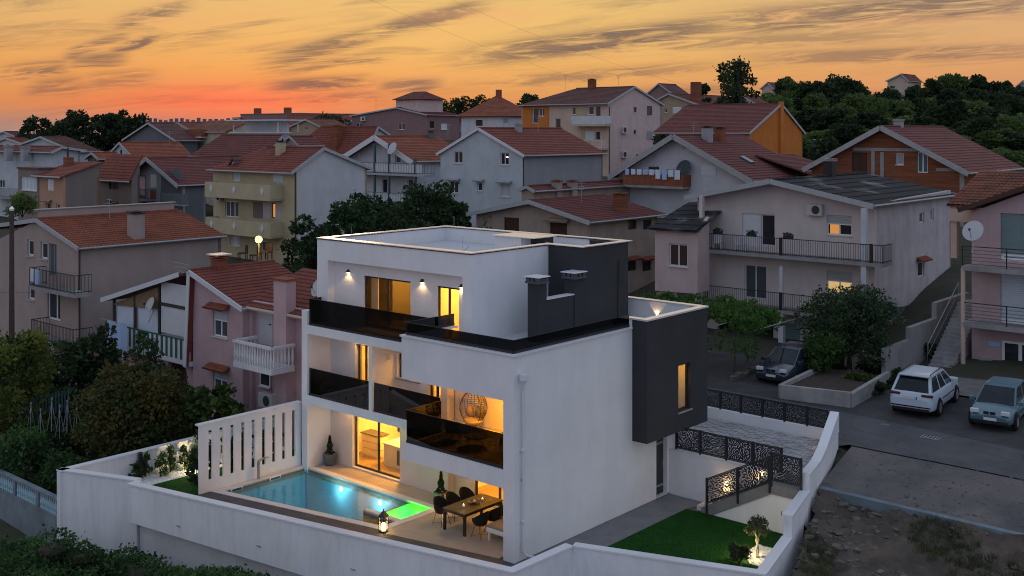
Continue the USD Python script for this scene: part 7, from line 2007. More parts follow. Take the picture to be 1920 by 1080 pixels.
a0, a1 = S.hit(1838, 690, 0, 0)[1], S.hit(1862, 690, 0, 0)[1]; z0, z1 = S.hit(1850, 700, 0, 0)[2], S.hit(1850, 672, 0, 0)[2]
m = MB(); m.box(-.14, a1, z0, -.001, a0, z1); mb_ = obj('meter_box', m, 'plastic_grey', h.t)
for i in range(3): m = MB(); m.box(-.15, a1+(a0-a1)*(.2+.25*i), z0+(z1-z0)*.62, -.141, a1+(a0-a1)*(.32+.25*i), z0+(z1-z0)*.82); obj('meter_window', m, 'dark_pane', mb_)
a0, z0 = S.hit(1859, 644, 0, 0)[1:]; m = MB(); m.box(-.03, a0-.4, z0-.12, -.002, a0+.12, z0+.1); obj('name_plate', m, 'cloth_blue', h.t)
rim_dish(S.sub(-1.5, *S.hit(1826, 434, 0, -1.5)[1:]), .52, 'large grey satellite dish on the corner of the pink house at the right edge')
# outside stairs and rail beside it
t = thing('outside_staircase', 'concrete outside stairs climbing beside the pink house at the right edge', 'stairs', S)
y0_, y1_ = 1.45, .28
for k in range(16):
    m = MB(); m.box(-1.9+.27*k, y1_, -.6 if k == 0 else .17*k-.12, -1.9+.27*k+(.29 if k < 15 else 1.6), y0_, .17*(k+1)); obj('step', m, 'slab_grey', t)
m = MB(); m.prism(Polygon([(-1.9, -.8), (2.7, -.8), (2.7, 2.6), (2.4, 2.55), (-1.9, -.12)]), -y0_+.02, -y1_-.02, PY); obj('stair_body', m, 'concrete', t)
m = MB(); m.tube([(-1.9, y0_+.03, .2), (-1.9, y0_+.03, 1.15), (2.5, y0_+.03, 3.75), (2.5, y0_+.03, 2.6)], .025, 5); m.tube([(-1.9, y0_+.03, .65), (2.5, y0_+.03, 3.25)], .015, 4); obj('handrail', m, 'zinc', t)

# ---- far roofs on the left skyline, aerials, wires
for (nm, lb, xc, ye, d, xl, xr, ap, wl, rf) in (
    ('distant_house', 'distant grey brown roof between the dark pines and the brown roof house', 262, 245, 200, 232, 300, (247, 236), 'w_grey', 't_brown'),
    ('distant_house', 'distant red roof just left of the cream house', 352, 240, 215, 318, 392, (335, 230), 'w_cream', 't_red'),
    ('distant_house', 'distant dark red roof behind the white canopy', 468, 232, 240, 420, 520, (445, 221), 'w_mauve', 't_maroon'),
    ('distant_house', 'distant orange brown roof right of the white canopy', 600, 236, 175, 548, 650, (575, 224), 'w_tan', 't_old'),
    ('distant_house', 'distant roof glimpsed left of the mauve house', 655, 222, 260, 632, 700, (644, 214), 'w_mauve', 't_maroon'),
    ('distant_house', 'small distant gable between the mauve and the hip roof house', 852, 226, 230, 838, 880, (846, 218), 'w_grey', 't_maroon'),
    ('distant_house', 'pale distant house at the far left edge below the pines', 36, 258, 190, -20, 60, (10, 247), 'w_bluewhite', 't_brown'),
    ('distant_house', 'low red roof left of the white gabled house', 40, 268, 150, -10, 70, (14, 259), 'w_white', 't_red'),
    ('distant_house', 'red roof tucked between the white gabled and red gable houses', 186, 296, 118, 165, 225, (176, 287), 'w_brownish', 't_orange'),
    ('distant_house', 'maroon roof between yellow house and long red roof', 560, 270, 122, 530, 600, (546, 256), 'w_cream', 't_maroon')):
    h = House(nm, lb, 'house', xc, ye, d, xl, xr, wpt(xc, ye, d)[2]-3.0, wl, sink=2); h.ridgeU(ap, None, rf, .3, .4); h.win('L', (xl+xc)/2-2.5, ye+2, (xl+xc)/2+2.5, ye+8, mull=(), sill=None); h.done()
h = House('long_flat_building', 'long low building with a row of small chimneys on the far left skyline', 'building', 440, 228, 330, 272, 470, 11, 'w_mauve'); h.flat('w_mauve'); h.done()
rng = np.random.default_rng(77)
for k in range(16): a = h.W*(k+.5)/16; m = MB(); m.box(.5, a-.35, h.he+.15, 1.4, a+.35, h.he+.6+rng.uniform(0, .9)); obj('chimney', m, 'w_dark', h.t)
h = House('pale_block', 'pale flat roofed block at the far left horizon', 'building', 38, 248, 240, -30, 46, 10, 'w_bluewhite'); h.flat('w_bluewhite')
for x in (4, 16, 27): h.win('L', x, 254, x+6, 262, mull=(), sill=None)
h.done()

for (p_, q_, lb, sag) in ((wpt(760, -40, 95), wpt(1990, 150, 95), 'upper of the two thin wires crossing the sky on the right', 1.2), (wpt(560, -60, 100), wpt(1990, 188, 100), 'lower of the two thin wires crossing the sky on the right', 1.5), (wpt(-40, 548, 62), wpt(345, 545, 56), 'thin cable slung along the side of the taupe house', .6)):
    t = thing('overhead_wire', lb, 'wire', Frame(*p_)); tt = np.linspace(0, 1, 14)
    m = MB(); m.tube([(q_-p_)*a - np.array([0, 0, sag*4*a*(1-a)]) for a in tt], .007, 4); obj('cable', m, 'iron', t)

# ------------------------------------------------------------------ trees and planting
leafmat('leaf_pine', (0.051, 0.083, 0.032), (0.019, 0.035, 0.016), .5, .2); leafmat('leaf_wood', (0.150, 0.225, 0.060), (0.060, 0.100, 0.032), .45, .3); leafmat('leaf_dark', (0.054, 0.099, 0.035), (0.019, 0.042, 0.018), 1.4, .25)
leafmat('leaf_yellowgreen', (0.160, 0.184, 0.032), (0.035, 0.072, 0.019), .9, .35); leafmat('leaf_bronze', (0.136, 0.112, 0.032), (0.042, 0.072, 0.019), .7, .3); leafmat('leaf_bright', (0.088, 0.160, 0.035), (0.029, 0.072, 0.019), 1.6, .35); leafmat('leaf_vine', (0.088, 0.192, 0.032), (0.035, 0.088, 0.019), 1.2, .4); leafmat('leaf_ivy', (0.072, 0.152, 0.045), (0.019, 0.051, 0.016), 1.2, .3); leafmat('leaf_grey', (0.070, 0.118, 0.050), (0.026, 0.050, 0.024), 1.6, .25)


def plant(name, label, cat, px, ytop, d, r, seed, lm, zb=None, trunk=.12, base=.3, clumps=26, per=100, leaf=.16, spread=1.0, flat=.3, group=None, zoff=0.0):
    """A tree standing on the ground at depth d under the pixel px, its top at ytop."""
    p = wpt(px, ytop, d); g = ground_z(p[0], p[1])+zoff if zb is None else zb
    h = p[2]-g
    t = thing(name, label, cat, Frame(p[0], p[1], g, 0), group)
    tr, cr = tree_mesh(h*1.02, r, np.random.default_rng(seed), trunk, base, clumps, per, leaf, spread, flat=flat)
    obj('trunk', tr, 'bark', t); obj('crown', cr, lm, t)
    return t


def bushy(name, label, px, ytop, d, rx, ry, seed, lm, zb=None, leaf=.10, n=18, per=80, cat='bush', zoff=0.0, group=None):
    p = wpt(px, ytop, d); g = ground_z(p[0], p[1])+zoff if zb is None else zb
    h = max(.3, p[2]-g); rng = np.random.default_rng(seed)
    t = thing(name, label, cat, Frame(p[0], p[1], g, .3*seed), group)
    m = MB()
    for k in range(6): a = k*1.05; m.tube([(0, 0, -.1), (rx*.3*math.cos(a), ry*.3*math.sin(a), h*.4), (rx*.6*math.cos(a), ry*.6*math.sin(a), h*.75)], [.04, .03, .01], 4)
    obj('stem', m, 'bark', t); obj('foliage', crown_clumps(bush_clumps(rx, ry, h, rng, n), per, leaf, rng, shell=.3), lm, t)
    return t


# left garden
plant('lemon_tree', 'yellow green leafy tree at the left edge of the photo', 'tree', 18, 612, 48, 1.9, 101, 'leaf_yellowgreen', base=.15, clumps=40, per=150, leaf=.15, trunk=.11)
plant('dark_tree', 'dark broad tree in front of the taupe house', 'tree', 118, 640, 51.5, 1.9, 102, 'leaf_dark', base=.15, clumps=32, per=120, leaf=.16)
plant('dark_tree', 'dark slim tree rising left of the light blue sheet', 'tree', 186, 612, 52.5, 1.35, 103, 'leaf_dark', base=.15, clumps=30, per=110, leaf=.14)
plant('young_conifer', 'dark leaning young conifer against the striped railing', 'tree', 268, 612, 47.8, 1.0, 104, 'leaf_dark', base=.12, clumps=26, per=100, leaf=.12)
plant('bronze_tree', 'large rounded bronze green tree behind the left garden wall', 'tree', 252, 688, 46.2, 2.35, 105, 'leaf_bronze', base=.06, clumps=54, per=190, leaf=.13, trunk=.13)
plant('broadleaf_shrub', 'fresh green broadleaf shrub in front of the pink house', 'shrub', 392, 722, 46.8, 1.25, 106, 'leaf_bright', base=.10, clumps=26, per=110, leaf=.17, trunk=.07)
for i, (px, y, d, r, lm, lb) in enumerate(((40, 800, 45, 1.5, 'leaf_ivy', 'low bush at the left edge above the blue balustrade'), (120, 838, 43.6, 1.4, 'leaf_ivy', 'low bush behind the corner of the garden wall'), (75, 770, 47.5, 1.6, 'leaf_dark', 'dark bush below the bean poles'), (205, 830, 44.6, 1.3, 'leaf_dark', 'dark bush under the bronze tree'), (330, 770, 46, 1.3, 'leaf_bronze', 'bronze bush between the rounded tree and the broadleaf shrub'), (158, 770, 49, 1.5, 'leaf_dark', 'dark bush right of the bean poles'), (300, 800, 45.6, 1.0, 'leaf_dark', 'small dark bush peeping over the garden wall'))):
    bushy('garden_bush', lb, px, y, d, r, r*.9, 110+i, lm, leaf=.12, n=20, per=110)
for i, (px, y) in enumerate(((58, 780), (76, 792), (97, 772), (112, 785), (126, 776), (144, 778))):
    p = wpt(px, y+22, 46.5); t = thing('bean_poles', ['leftmost', 'second', 'third', 'fourth', 'fifth', 'rightmost'][i]+' of the pale bean pole tripods in the dark left garden', 'bean poles', Frame(p[0], p[1], p[2]))
    for a in (0, 2.1, 4.2): m = MB(); m.tube([(.22*math.cos(a), .22*math.sin(a), -.3), (-.03*math.cos(a), -.03*math.sin(a), 1.1)], .014, 4); obj('pole', m, 'zinc', t)
t = thing('lattice_fence', 'small teal lattice fence in the dark left garden', 'fence', Frame(*wpt(96, 752, 48.5)))
for k in range(12): m = MB(); m.box(-.85+k*.145, -.02, -.6, -.78+k*.145, .02, .35); obj('slat', m, 'teal_paint', t)
m = MB(); m.box(-.9, .021, .15, .9, .05, .22); m.box(-.9, .021, -.4, .9, .05, -.33); obj('rail', m, 'teal_paint', t)
# ivy on the slope at the lower left
rng = np.random.default_rng(131); m = MB(); cl = []
for i in range(230):
    px = rng.uniform(-60, 430); d = rng.uniform(30.5, 40.6)
    yt = 985 + max(0, px-90)*.245 + (40.6-d)*12 + rng.uniform(0, 50)
    if px > 90 and d > 39.2 - (px-90)*.0048: d = 39.2-(px-90)*.0048 - rng.uniform(0, 3)
    p = wpt(px, yt, d); s = rng.uniform(.45, .85); cl.append(((p[0], p[1], p[2]-s*.5), (s, s, s*.55)))
for i in range(46):
    px = rng.uniform(300, 500); d = 35.0 + rng.uniform(-3, .8); p = wpt(px, 1062+max(0, px-430)*.25+rng.uniform(0, 40), d); q = rng.uniform(.35, .6); cl.append(((p[0], p[1], p[2]-q*.5), (q, q, q*.6)))
struct('ivy', crown_clumps(cl, 330, .10, rng, shell=.5, flat=.5, aspect=1.1), 'leaf_ivy', None, 'dense dark ivy covering the slope below the garden wall', 'stuff')
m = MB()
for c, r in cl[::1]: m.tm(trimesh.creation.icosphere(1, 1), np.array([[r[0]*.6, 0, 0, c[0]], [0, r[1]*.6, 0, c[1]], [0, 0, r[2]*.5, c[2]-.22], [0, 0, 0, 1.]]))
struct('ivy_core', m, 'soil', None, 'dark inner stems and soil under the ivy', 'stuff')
mat('kerb_paint', (.40, .58, .64), .6, var=.08)
# blue balustrade on its wall
bf = VF.sub(-6.25, 17.2, 0); t = thing('balustrade', 'pale blue balustrade with vase shaped balusters on a rough concrete wall', 'balustrade', bf)
zb = -.92
for k in range(46):
    y = .12+k*.165
    if k % 12 == 9: continue
    m = MB(); m.lathe([(.05, 0), (.045, .05), (.03, .09), (.058, .24), (.03, .42), (.028, .50), (.045, .54), (.05, .60)], (0, y, zb+.06), 6); obj('baluster', m, 'kerb_paint', t)
for k in (9, 21, 33, 45): m = MB(); m.box(-.09, .12+k*.165-.09, zb-.05, .09, .12+k*.165+.09, zb+.74); obj('pier', m, 'kerb_blue', t)
m = MB(); m.bbox(-.11, -.2, zb+.661, .11, 7.8, zb+.75, .02); obj('handrail', m, 'kerb_blue', t)
m = MB(); m.box(-.1, -.2, zb-.02, .1, 7.8, zb+.059); obj('plinth', m, 'kerb_blue', t)
m = MB(); m.box(-.09, -.2, -4.5, .09, 7.8, zb-.021); obj('base_wall', m, 'kerb_blue', t)

# trees behind the villa
for i, (px, y, d, r, lb) in enumerate(((590, 408, 67, 2.0, 'dark leafy tree left of the villa roof'), (655, 372, 72, 2.2, 'dark leafy tree against the white side of the yellow house'), (705, 366, 76, 2.2, 'dark leafy tree below the teal balconies'), (800, 346, 79, 2.7, 'tall dark round tree before the blue white house'), (845, 372, 80, 1.3, 'narrow dark tree at the corner of the blue white house'), (740, 385, 70, 2.3, 'low dark tree just above the villa roof edge'))):
    plant('leafy_tree', lb, 'tree', px, y, d, r, 140+i, 'leaf_dark', base=.12, clumps=34, per=150, leaf=.20)
for i, (px, y, d, r) in enumerate(((865, 415, 64, 1.2), (905, 422, 62, 1.0), (560, 452, 60, 1.1))): bushy('hedge_bush', ['dark bush behind the back corner of the villa roof', 'low bush in front of the beige house', 'dark bush between globe lamp and villa'][i], px, y, d, r, r, 150+i, 'leaf_dark', leaf=.12)
bushy('round_hedge', 'round green bush at the left edge before the pale blue house', 42, 362, 90, 1.6, 1.4, 153, 'leaf_wood', zb=6.5, leaf=.14, n=22, per=90)
# skyline pines on the left, trees behind the houses
for i, (px, y, d, r, lb) in enumerate(((68, 219, 170, 2.6, 'leftmost round pine on the skyline'), (118, 226, 168, 2.2, 'low dark pine right of the leftmost pine'), (148, 206, 172, 2.4, 'tallest of the dark pines on the left skyline'), (192, 211, 170, 2.6, 'broad pine right of the tallest left pine'), (220, 207, 172, 2.4, 'pine with an open crown on the left skyline'), (255, 216, 170, 2.5, 'rightmost pine of the left skyline group'))):
    plant('skyline_pine', lb, 'tree', px, y, d, r, 160+i, 'leaf_pine', base=.30, clumps=30, per=80, leaf=.34, trunk=.22, group='dark pines on the left skyline')
for i, (px, y, d, r, lb) in enumerate(((614, 216, 205, 3.6, 'low bushy tree behind the long red roof'), (822, 187, 230, 3.4, 'dark tree right of the mauve house'), (868, 183, 235, 3.6, 'dark tree left of the hip roof house'), (905, 180, 235, 3.4, 'dark tree behind the hip roof house'), (990, 175, 235, 2.6, 'dark tree left of the apartment house'), (1315, 154, 170, 1.5, 'small tree above the tan house'), (1545, 262, 108, 2.0, 'bush beside the parked pale car'), (1250, 255, 118, 1.5, 'bush below the apartment house'))):
    plant('skyline_tree', lb, 'tree', px, y, d, r, 170+i, 'leaf_pine', base=.15, clumps=24, per=70, leaf=.36, trunk=.15)
# the tall pine on the right
p = wpt(1386, 106, 150); g = 12.5; t = thing('tall_pine', 'tall dark pine with tufted crown standing out against the orange sky', 'tree', Frame(p[0], p[1], g))
rng = np.random.default_rng(181); m = MB(); m.tube([(0, 0, -1), (.2, 0, 5), (-.1, .2, 9), (.1, 0, p[2]-g-.6)], [.38, .32, .24, .06], 7); cl = []
H_ = p[2]-g
for (dx, z, s) in ((-1.6, 1.3, 1.1), (-2.6, 2.6, .9), (-.6, .6, 1.0), (.9, .9, 1.1), (2.2, 2.0, 1.0), (3.0, 2.9, .75), (-1.2, 2.7, 1.2), (.6, 2.5, 1.2), (-2.9, 4.3, 1.0), (-1.6, 4.3, 1.2), (.2, 4.4, 1.2), (1.8, 4.0, 1.1), (2.9, 4.7, .8), (-.8, 5.8, 1.3), (1.0, 5.9, 1.2), (2.3, 5.9, .9), (-2.6, 6.2, .9), (0, 7.4, 1.4), (1.8, 7.6, 1.1), (-1.9, 7.7, 1.1), (-3.2, 6.9, .7), (0, 9.0, 1.3)):
    c = (dx*1.25, rng.uniform(-1.6, 1.6), H_-.5-z*.98); cl.append((c, (s*1.25, s*1.25, s*.8))); m.tube([(0, 0, c[2]-.9), (dx*.5, c[1]*.5, c[2]-.4), c], [.10, .07, .02], 5)
obj('trunk', m, 'bark', t); obj('crown', crown_clumps(cl, 200, .28, rng, shell=.3, flat=.2), 'leaf_pine', t)
# the wood on the right hillside
protos = {}
prof = np.array([(1405, 188), (1440, 168), (1462, 150), (1474, 126), (1490, 152), (1530, 140), (1580, 136), (1620, 146), (1650, 158), (1685, 157), (1725, 150), (1760, 138), (1790, 124), (1825, 124), (1855, 136), (1885, 146), (1960, 160)])
rng = np.random.default_rng(190)
LBL = 'dark green tree in the wood on the right hillside'; GRP = 'wood on the right hillside'
rows = [(215, 0, 22, 3.3), (190, 26, 16, 3.2), (165, 56, 16, 3.0), (142, 90, 15, 2.7), (124, 128, 12, 2.4), (104, 165, 6, 2.0)]
n_ = 0
for (d0, dy, cnt, r) in rows:
    xs_ = np.linspace({215: 1412, 190: 1425, 165: 1440, 142: 1480, 124: 1600, 104: 1850}[d0], 1965, cnt)
    for x in xs_:
        x = x + rng.uniform(-12, 12); d = d0 + rng.uniform(-10, 10)
        y = np.interp(x, prof[:, 0], prof[:, 1]) + dy + rng.uniform(-4, 12)
        if x < 1560 and dy > 60: y += 12
        p = wpt(x, y, d); g = ground_z(p[0], p[1]) - .3
        h = p[2]-g
        if h < 2.5: continue
        if h > 14: g = p[2]-14; h = 14
        k = int(rng.integers(0, 5)); sc = h/10.0; rs = r/3.2*rng.uniform(.85, 1.2)
        if 1600 < x < 1735 and d0 > 180: rs *= .8
        fr = Frame(p[0], p[1], g, rng.uniform(0, 6.28))
        if k not in protos:
            t = thing('wood_tree', LBL, 'tree', fr, GRP)
            UsdGeom.Xformable(t).AddScaleOp().Set(Gf.Vec3f(rs, rs, sc))
            tr, cr = tree_mesh(10.0, (3.2, 2.9, 2.3, 3.4, 2.0)[k], np.random.default_rng(200+k), .22, (.2, .12, .08, .25, .05)[k], (46, 52, 56, 46, 60)[k], 120, .30, flat=.1)
            obj('trunk', tr, 'bark', t); obj('crown', cr, 'leaf_wood' if k % 2 else 'leaf_pine', t); protos[k] = t
        else:
            x_ = dup(protos[k], fr, LBL, GRP, (rs, rs, sc))
# right: planter, shrubs, vine pergola
pl = thing('concrete_planter', 'low rough concrete planter wall holding the big dark shrub', 'planter', VF)
for (a, b) in (((18.0, .15), (18.5, -2.85)), ((18.5, -2.85), (23.4, -2.45)), ((18.0, .15), (23.2, .5))):
    m = MB(); m.beam((*a, 2.03), (*b, 2.08), .2, .82); obj('planter_wall', m, 'concrete', pl)
m = MB(); m.prism(Polygon([(18.1, .1), (18.6, -2.75), (23.3, -2.4), (23.2, .4)]), 1.7, 2.28); obj('earth_fill', m, 'soil', pl)
plant('olive_shrub', 'big dark dense tree growing in the concrete planter', 'tree', 1592, 541, 53, 2.05, 210, 'leaf_grey', base=.08, clumps=56, per=230, leaf=.10, zb=2.2, trunk=.12)
bushy('light_shrub', 'lighter green shrub left of the big dark tree', 1545, 632, 51, 1.15, 1.1, 211, 'leaf_bright', zb=2.2, leaf=.11, n=24, per=120)
for i, (px, y, d, r, lb) in enumerate(((1610, 690, 49.5, .7, 'yellow green plant in the middle of the planter'), (1632, 715, 48.6, .75, 'low dark bush outside the planter corner'), (1655, 706, 50, .7, 'low dark bush behind the white car'), (1675, 690, 52, .8, 'flowering bush at the foot of the grey wall'), (1640, 672, 52.5, .9, 'dark bush at the right end of the planter'), (1735, 640, 55, .8, 'dark bush below the stepped grey wall'))):
    bushy('planter_bush', lb, px, y, d, r, r, 215+i, 'leaf_yellowgreen' if i in (0,) else 'leaf_dark', leaf=.09, n=16, per=90)
pg = thing('vine_pergola', 'bright green vine trained over thin posts beside the villa', 'pergola', VF)
for (u, v) in ((20.3, 3.75), (23.9, 4.87), (24.6, 2.6), (20.6, 7.6)): m = MB(); m.tube([(u, v, 1.6), (u+.05, v, 3.2), (u, v+.05, 4.3)], [.05, .04, .04], 6); obj('post', m, 'zinc' if u > 22 else 'bark', pg)
for v in (2.4, 4.4, 6.4, 8.4): m = MB(); m.tube([(19.8, v, 4.3), (25.2, v, 4.3)], .03, 5); obj('beam', m, 'zinc', pg)
rng = np.random.default_rng(230); cl = []
for i in range(64):
    u, v = rng.uniform(19.5, 25.4), rng.uniform(2.2, 10.5); s = rng.uniform(.4, .75); cl.append(((u, v, 4.35+rng.uniform(-.2, .4)), (s, s, s*.5)))
for i in range(14): u = 19.6+rng.uniform(-.2, .5); v = rng.uniform(2.4, 8); cl.append(((u, v, 3.9-rng.uniform(0, .9)), (.35, .35, .5)))
obj('vine', crown_clumps(cl, 95, .15, rng, shell=.4, flat=.5, aspect=1.1), 'leaf_vine', pg)
t = thing('stone_edging', 'row of rough stones edging the vine bed', 'edging', VF)
for k in range(9): m = MB(); m.bbox(19.4+k*.5, 3.2+.05*k+.1*math.sin(k*3), 1.7, 19.85+k*.5, 3.5+.05*k, 2.08+.05*math.sin(k*2)); obj('stone', m, 'rock', t)
p = VF.w(25.6, 1.0); t = thing('waste_bin', 'dark wheeled bin with a red lid beside the garage door', 'bin', Frame(p[0], p[1], ground_z(p[0], p[1]), TH0))
m = MB(); v = [(-.25, -.25, .05), (.25, -.25, .05), (.25, .25, .05), (-.25, .25, .05), (-.32, -.3, 1.0), (.32, -.3, 1.0), (.32, .3, 1.0), (-.32, .3, 1.0)]; m.add(v, [(0, 3, 2, 1), (4, 5, 6, 7), (0, 1, 5, 4), (1, 2, 6, 5), (2, 3, 7, 6), (3, 0, 4, 7)]); obj('body', m, 'iron', t)
mat('lid_red', (.32, .03, .02), .5); m = MB(); m.bbox(-.36, -.34, 1.001, .34, .34, 1.10); obj('lid', m, 'lid_red', t)
for s in (-1, 1): m = MB(); m.tm(trimesh.creation.cylinder(.1, .05), at(.26, s*.3, .1) @ trimesh.transformations.rotation_matrix(math.pi/2, [1, 0, 0])); obj('wheel', m, 'iron', t)
gwl = thing('stepped_grey_wall', 'grey concrete wall stepping up between the big tree and the outside stairs', 'wall', VF)
for (u0, u1, z1) in ((24.5, 27.5, 3.3), (27.51, 31.0, 3.9), (31.01, 36.0, 4.7)): m = MB(); m.box(u0, -1.95, 1.0, u1, -1.7, z1); obj('wall_panel', m, 'slab_grey', gwl)

# ------------------------------------------------------------------ cars
mat('paint_white', (.48, .56, .64), .28, spec=.6, coat=.6); mat('paint_blue', (.055, .125, .155), .3, metal=.2, spec=.6, coat=.6); mat('paint_black', (.010, .014, .024), .2, spec=.6, coat=.8); mat('paint_silver', (.38, .42, .44), .3, metal=.4, coat=.5)
mat('car_glass', (.010, .016, .020), .05, spec=.8); mat('rubber', (.012, .012, .013), .8); mat('rim_alloy', (.36, .37, .38), .35, metal=.8); mat('lamp_clear', (.60, .64, .66), .15, spec=.7); mat('lamp_red', (.055, .006, .008), .2, spec=.6); mat('plate', (.62, .64, .66), .5); mat('plate_blue', (.03, .06, .25), .5)


def car(name, label, fr, paint, L, W, H, style):
    t = thing(name, label, 'car', fr)
    b = .30; belt = H*.60 if style != 'suv' else H*.60
    if style == 'suv':
        S = [(-.5, .40, .72, .80), (-.49, .30, .92, .88), (-.46, .26, 1.02, .93), (-.40, .25, belt+.02, .97), (-.15, .25, belt, 1.0), (.15, .25, belt-.02, 1.0), (.26, .25, belt-.06, .985), (.40, .25, belt-.16, .95), (.465, .27, belt-.27, .90), (.492, .32, .70, .82), (.5, .42, .62, .74)]
        G = dict(xr0=-.482, xr1=-.375, xf0=.275, xf1=.06)
    else:
        S = [(-.5, .40, .70, .78), (-.488, .30, .84, .86), (-.455, .25, belt-.02, .92), (-.35, .24, belt+.02, .97), (-.1, .24, belt, 1.0), (.12, .24, belt-.02, 1.0), (.24, .24, belt-.05, .985), (.38, .24, belt-.17, .94), (.46, .26, belt-.28, .88), (.49, .32, .56, .80), (.5, .40, .52, .72)]
        G = dict(xr0=-.47, xr1=-.34, xf0=.27, xf1=.03)
    from scipy.interpolate import PchipInterpolator
    S = np.array(S); xx = np.concatenate([np.linspace(-.5, -.44, 9), np.linspace(-.43, .43, 26), np.linspace(.44, .5, 9)])
    zl_, zh_, w_ = (PchipInterpolator(S[:, 0], S[:, j])(xx) for j in (1, 2, 3))
    rows = []
    for x, zl, zh, w in zip(xx, zl_, zh_, w_):
        hw = W/2*w; dz = zh-zl
        half = [(hw*.86, zl), (hw*.95, zl+.05*dz), (hw*.985, zl+.16*dz), (hw*.998, zl+.34*dz), (hw, zl+.50*dz), (hw*.992, zl+.62*dz), (hw*.975, zl+.78*dz), (hw*.955, zl+.90*dz), (hw*.91, zh), (hw*.80, zh+.014), (hw*.5, zh+.032), (0, zh+.042)]
        ring = half + [(-y, z) for y, z in half[-2::-1]]
        rows.append([(x*L, y, z) for y, z in ring])
    n = len(rows[0]); v = np.array(rows).reshape(-1, 3); f = [(i*n+j, i*n+(j+1) % n, (i+1)*n+(j+1) % n, (i+1)*n+j) for i in range(len(rows)-1) for j in range(n)]
    m = MB(); m.add(v, f)
    m.add(v[:n], [(0, j, j+1) for j in range(1, n-1)]); m.add(v[-n:], [(0, j+1, j) for j in range(1, n-1)])
    obj('body', m, paint, t, smooth=40)
    zb_, zt_ = belt-.01, H-.07; w0, w1 = W/2*.93, W/2*.74
    B = [(G['xr0']*L, w0*.93), (G['xf0']*L, w0*.95)]; T = [(G['xr1']*L, w1*.95), (G['xf1']*L, w1*.97)]
    def ringp(X, z, dz=0): return [(X[0][0], X[0][1], z), (X[1][0], X[1][1], z+dz), (X[1][0], -X[1][1], z+dz), (X[0][0], -X[0][1], z)]
    lo, hi = ringp(B, zb_, -.05), ringp(T, zt_)
    q = lambda a, b_, s: tuple(np.array(a)*(1-s)+np.array(b_)*s)
    def panel(nm, a, b_, c, d, inset=.04, out=.006):
        P = np.array([a, b_, c, d], float); ctr = P.mean(0); nn = np.cross(P[1]-P[0], P[2]-P[0]); nn /= np.linalg.norm(nn)
        if nn @ (ctr-np.array([0, 0, belt])) < 0: nn = -nn
        Q = ctr+(P-ctr)*(1-inset*2)
        k = MB(); k.add(list(Q+nn*out)+list(Q-nn*.01), [(0, 1, 2, 3), (3, 2, 1, 0), (0, 4, 5, 1), (1, 5, 6, 2), (2, 6, 7, 3), (3, 7, 4, 0)]); return obj(nm, k, 'car_glass', t)
    m = MB(); m.add(lo+hi, [(0, 1, 5, 4), (1, 2, 6, 5), (2, 3, 7, 6), (3, 0, 4, 7)]); obj('cabin', m, paint, t)
    # roof with rounded edges
    m = MB(); r0 = hi; r1 = [(x-.03*np.sign(x+.6), y*.92, zt_+.045) for x, y, z in hi]; r2 = [(x*.7-.1, y*.55, zt_+.075) for x, y, z in hi]
    m.add(r0+r1+r2, [(i, (i+1) % 4, 4+(i+1) % 4, 4+i) for i in range(4)]+[(4+i, 4+(i+1) % 4, 8+(i+1) % 4, 8+i) for i in range(4)]+[(8, 9, 10, 11)]); obj('roof', m, paint, t, smooth=50)
    panel('windscreen', lo[1], lo[2], hi[2], hi[1]); panel('rear_window', lo[3], lo[0], hi[0], hi[3], .07)
    for s, (i, j) in ((1, (0, 1)), (-1, (3, 2))):
        cuts = (.03, .40, .68, .97) if style == 'suv' else (.03, .45, .97)
        for a, b_ in zip(cuts[:-1], cuts[1:]): panel('side_window', q(lo[i], lo[j], a+.012), q(lo[i], lo[j], b_-.012), q(hi[i], hi[j], b_-.012), q(hi[i], hi[j], a+.012), .055)
    # wheels in dark arches
    wr = .345 if style == 'suv' else .31
    for x in (-.295*L, .305*L):
        for s in (-1, 1):
            k = MB(); k.tm(trimesh.creation.cylinder(wr+.05, .04, sections=20), at(x, s*(W/2-.028), wr) @ trimesh.transformations.rotation_matrix(math.pi/2, [1, 0, 0])); obj('wheel_arch', k, 'rubber', t)
            wl = child_xf(t, 'wheel'); R = at(x, s*(W/2-.05), wr) @ trimesh.transformations.rotation_matrix(-s*math.pi/2, [1, 0, 0])
            k = MB(); k.lathe([(wr*.62, -.1), (wr*.95, -.1), (wr, -.06), (wr, .06), (wr*.95, .085), (wr*.64, .085), (wr*.62, .06)], (0, 0, 0), 20); obj('tyre', k.moved(R), 'rubber', wl)
            k = MB(); k.lathe([(.001, .05), (wr*.16, .06), (wr*.2, .05)], (0, 0, 0), 12)
            for a in range(5): c_, s_ = math.cos(a*1.2566), math.sin(a*1.2566); k.beam((0, 0, .05), (wr*.6*c_, wr*.6*s_, .06), .06, .02)
            k.lathe([(wr*.56, .07), (wr*.63, .08), (wr*.63, .02)], (0, 0, 0), 20); obj('rim', k.moved(R), 'rim_alloy', wl)
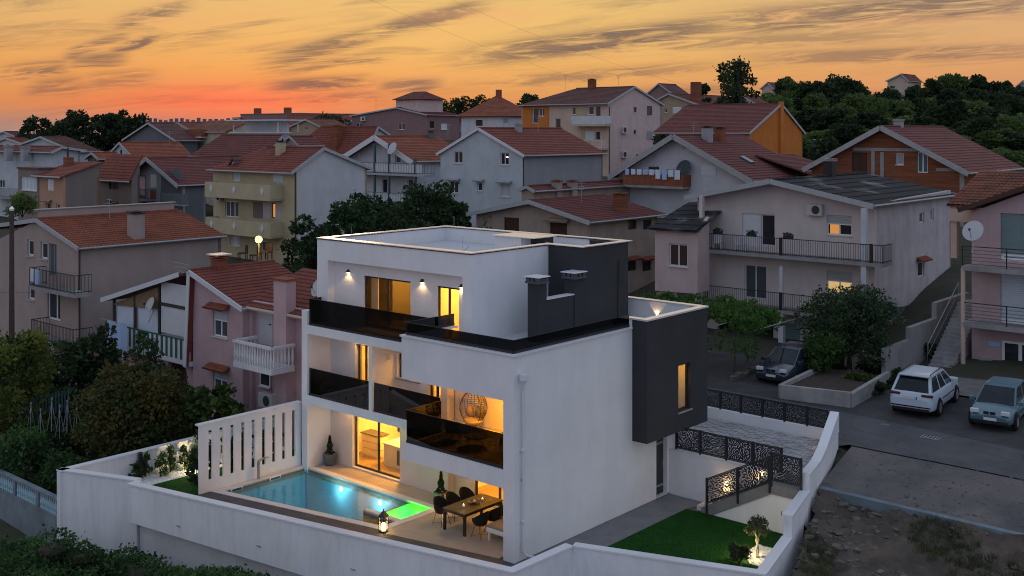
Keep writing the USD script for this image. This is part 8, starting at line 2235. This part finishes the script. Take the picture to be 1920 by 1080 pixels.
    # lights, plates, mirrors, trims
    for s in (-1, 1):
        k = MB(); k.bbox(L*.455, s*W*.24, .60*H*.74, L*.497, s*W*.42, .60*H*.90); obj('headlight', k, 'lamp_clear', t)
        k = MB(); k.bbox(-L*.4975, s*W*.22, .60*H*.88, -L*.455, s*W*.462, .60*H*.975, .03); obj('tail_light', k, 'lamp_red', t)
        k = MB(); k.bbox(.19*L, s*(W*.47), belt-.02, .225*L, s*(W*.47+.20), belt+.13); obj('mirror', k, paint, t)
        k = MB(); k.box(-.2*L, s*(W/2-.012), belt*.62, .2*L, s*(W/2+.006), belt*.66); obj('door_trim', k, 'rubber', t)
        if style == 'suv': k = MB(); k.tube([(-.36*L, s*W*.33, zt_+.03), (-.33*L, s*W*.33, zt_+.09), (.04*L, s*W*.33, zt_+.09), (.07*L, s*W*.33, zt_+.02)], .02, 5); obj('roof_rail', k, 'iron', t)
    for sx in (-1, 1):
        k = MB(); zc_ = .60*H*(.80 if sx < 0 else .52); k.box(sx*L*.498, -.26, zc_-.055, sx*(L*.498+.02), .26, zc_+.055); pl_ = obj('number_plate', k, 'plate', t)
        k = MB(); k.box(sx*(L*.498+.021), -.26, zc_-.054, sx*(L*.498+.024), -.215, zc_+.054); obj('plate_strip', k, 'plate_blue', pl_)
        k = MB(); k.bbox(sx*L*.488, -W*.40, .27, sx*(L*.503), W*.40, .38); obj('bumper_trim', k, 'rubber', t)
    if style == 'suv': k = MB(); k.bbox(-.415*L, -W*.33, zt_+.015, -.34*L, W*.33, zt_+.055, .015); obj('spoiler', k, paint, t)
    k = MB(); k.box(-L*.502, -W*.42, .42, -L*.49, W*.42, .47); obj('bumper_line', k, 'rubber', t)
    k = MB()
    for i in range(2): k.box(L*.493, (-.22 if i else .02), .60*H*.72, L*.503, (-.02 if i else .22), .60*H*.84)
    obj('grille', k, 'rubber', t); return t


def park(u, v, rot): p = VF.w(u, v); return Frame(p[0], p[1], ground_z(p[0], p[1])-.02, TH0+rot)
car('parked_car', 'white estate car seen from behind with roof rails', park(20.85, -5.15, .10), 'paint_white', 4.6, 1.86, 1.66, 'suv')
car('parked_car', 'pale blue car facing the camera at the right edge', park(20.72, -8.25, math.pi+.10), 'paint_blue', 4.2, 1.72, 1.46, 'hatch')
car('parked_car', 'black car parked under the balconies beside the vine', park(21.95, 1.75, math.pi+.06), 'paint_black', 4.2, 1.74, 1.50, 'hatch')
p = wpt(1519, 281, 145); car('parked_car', 'distant pale car beside the orange gable house', Frame(p[0], p[1], p[2], 2.6), 'paint_silver', 4.2, 1.7, 1.45, 'hatch')
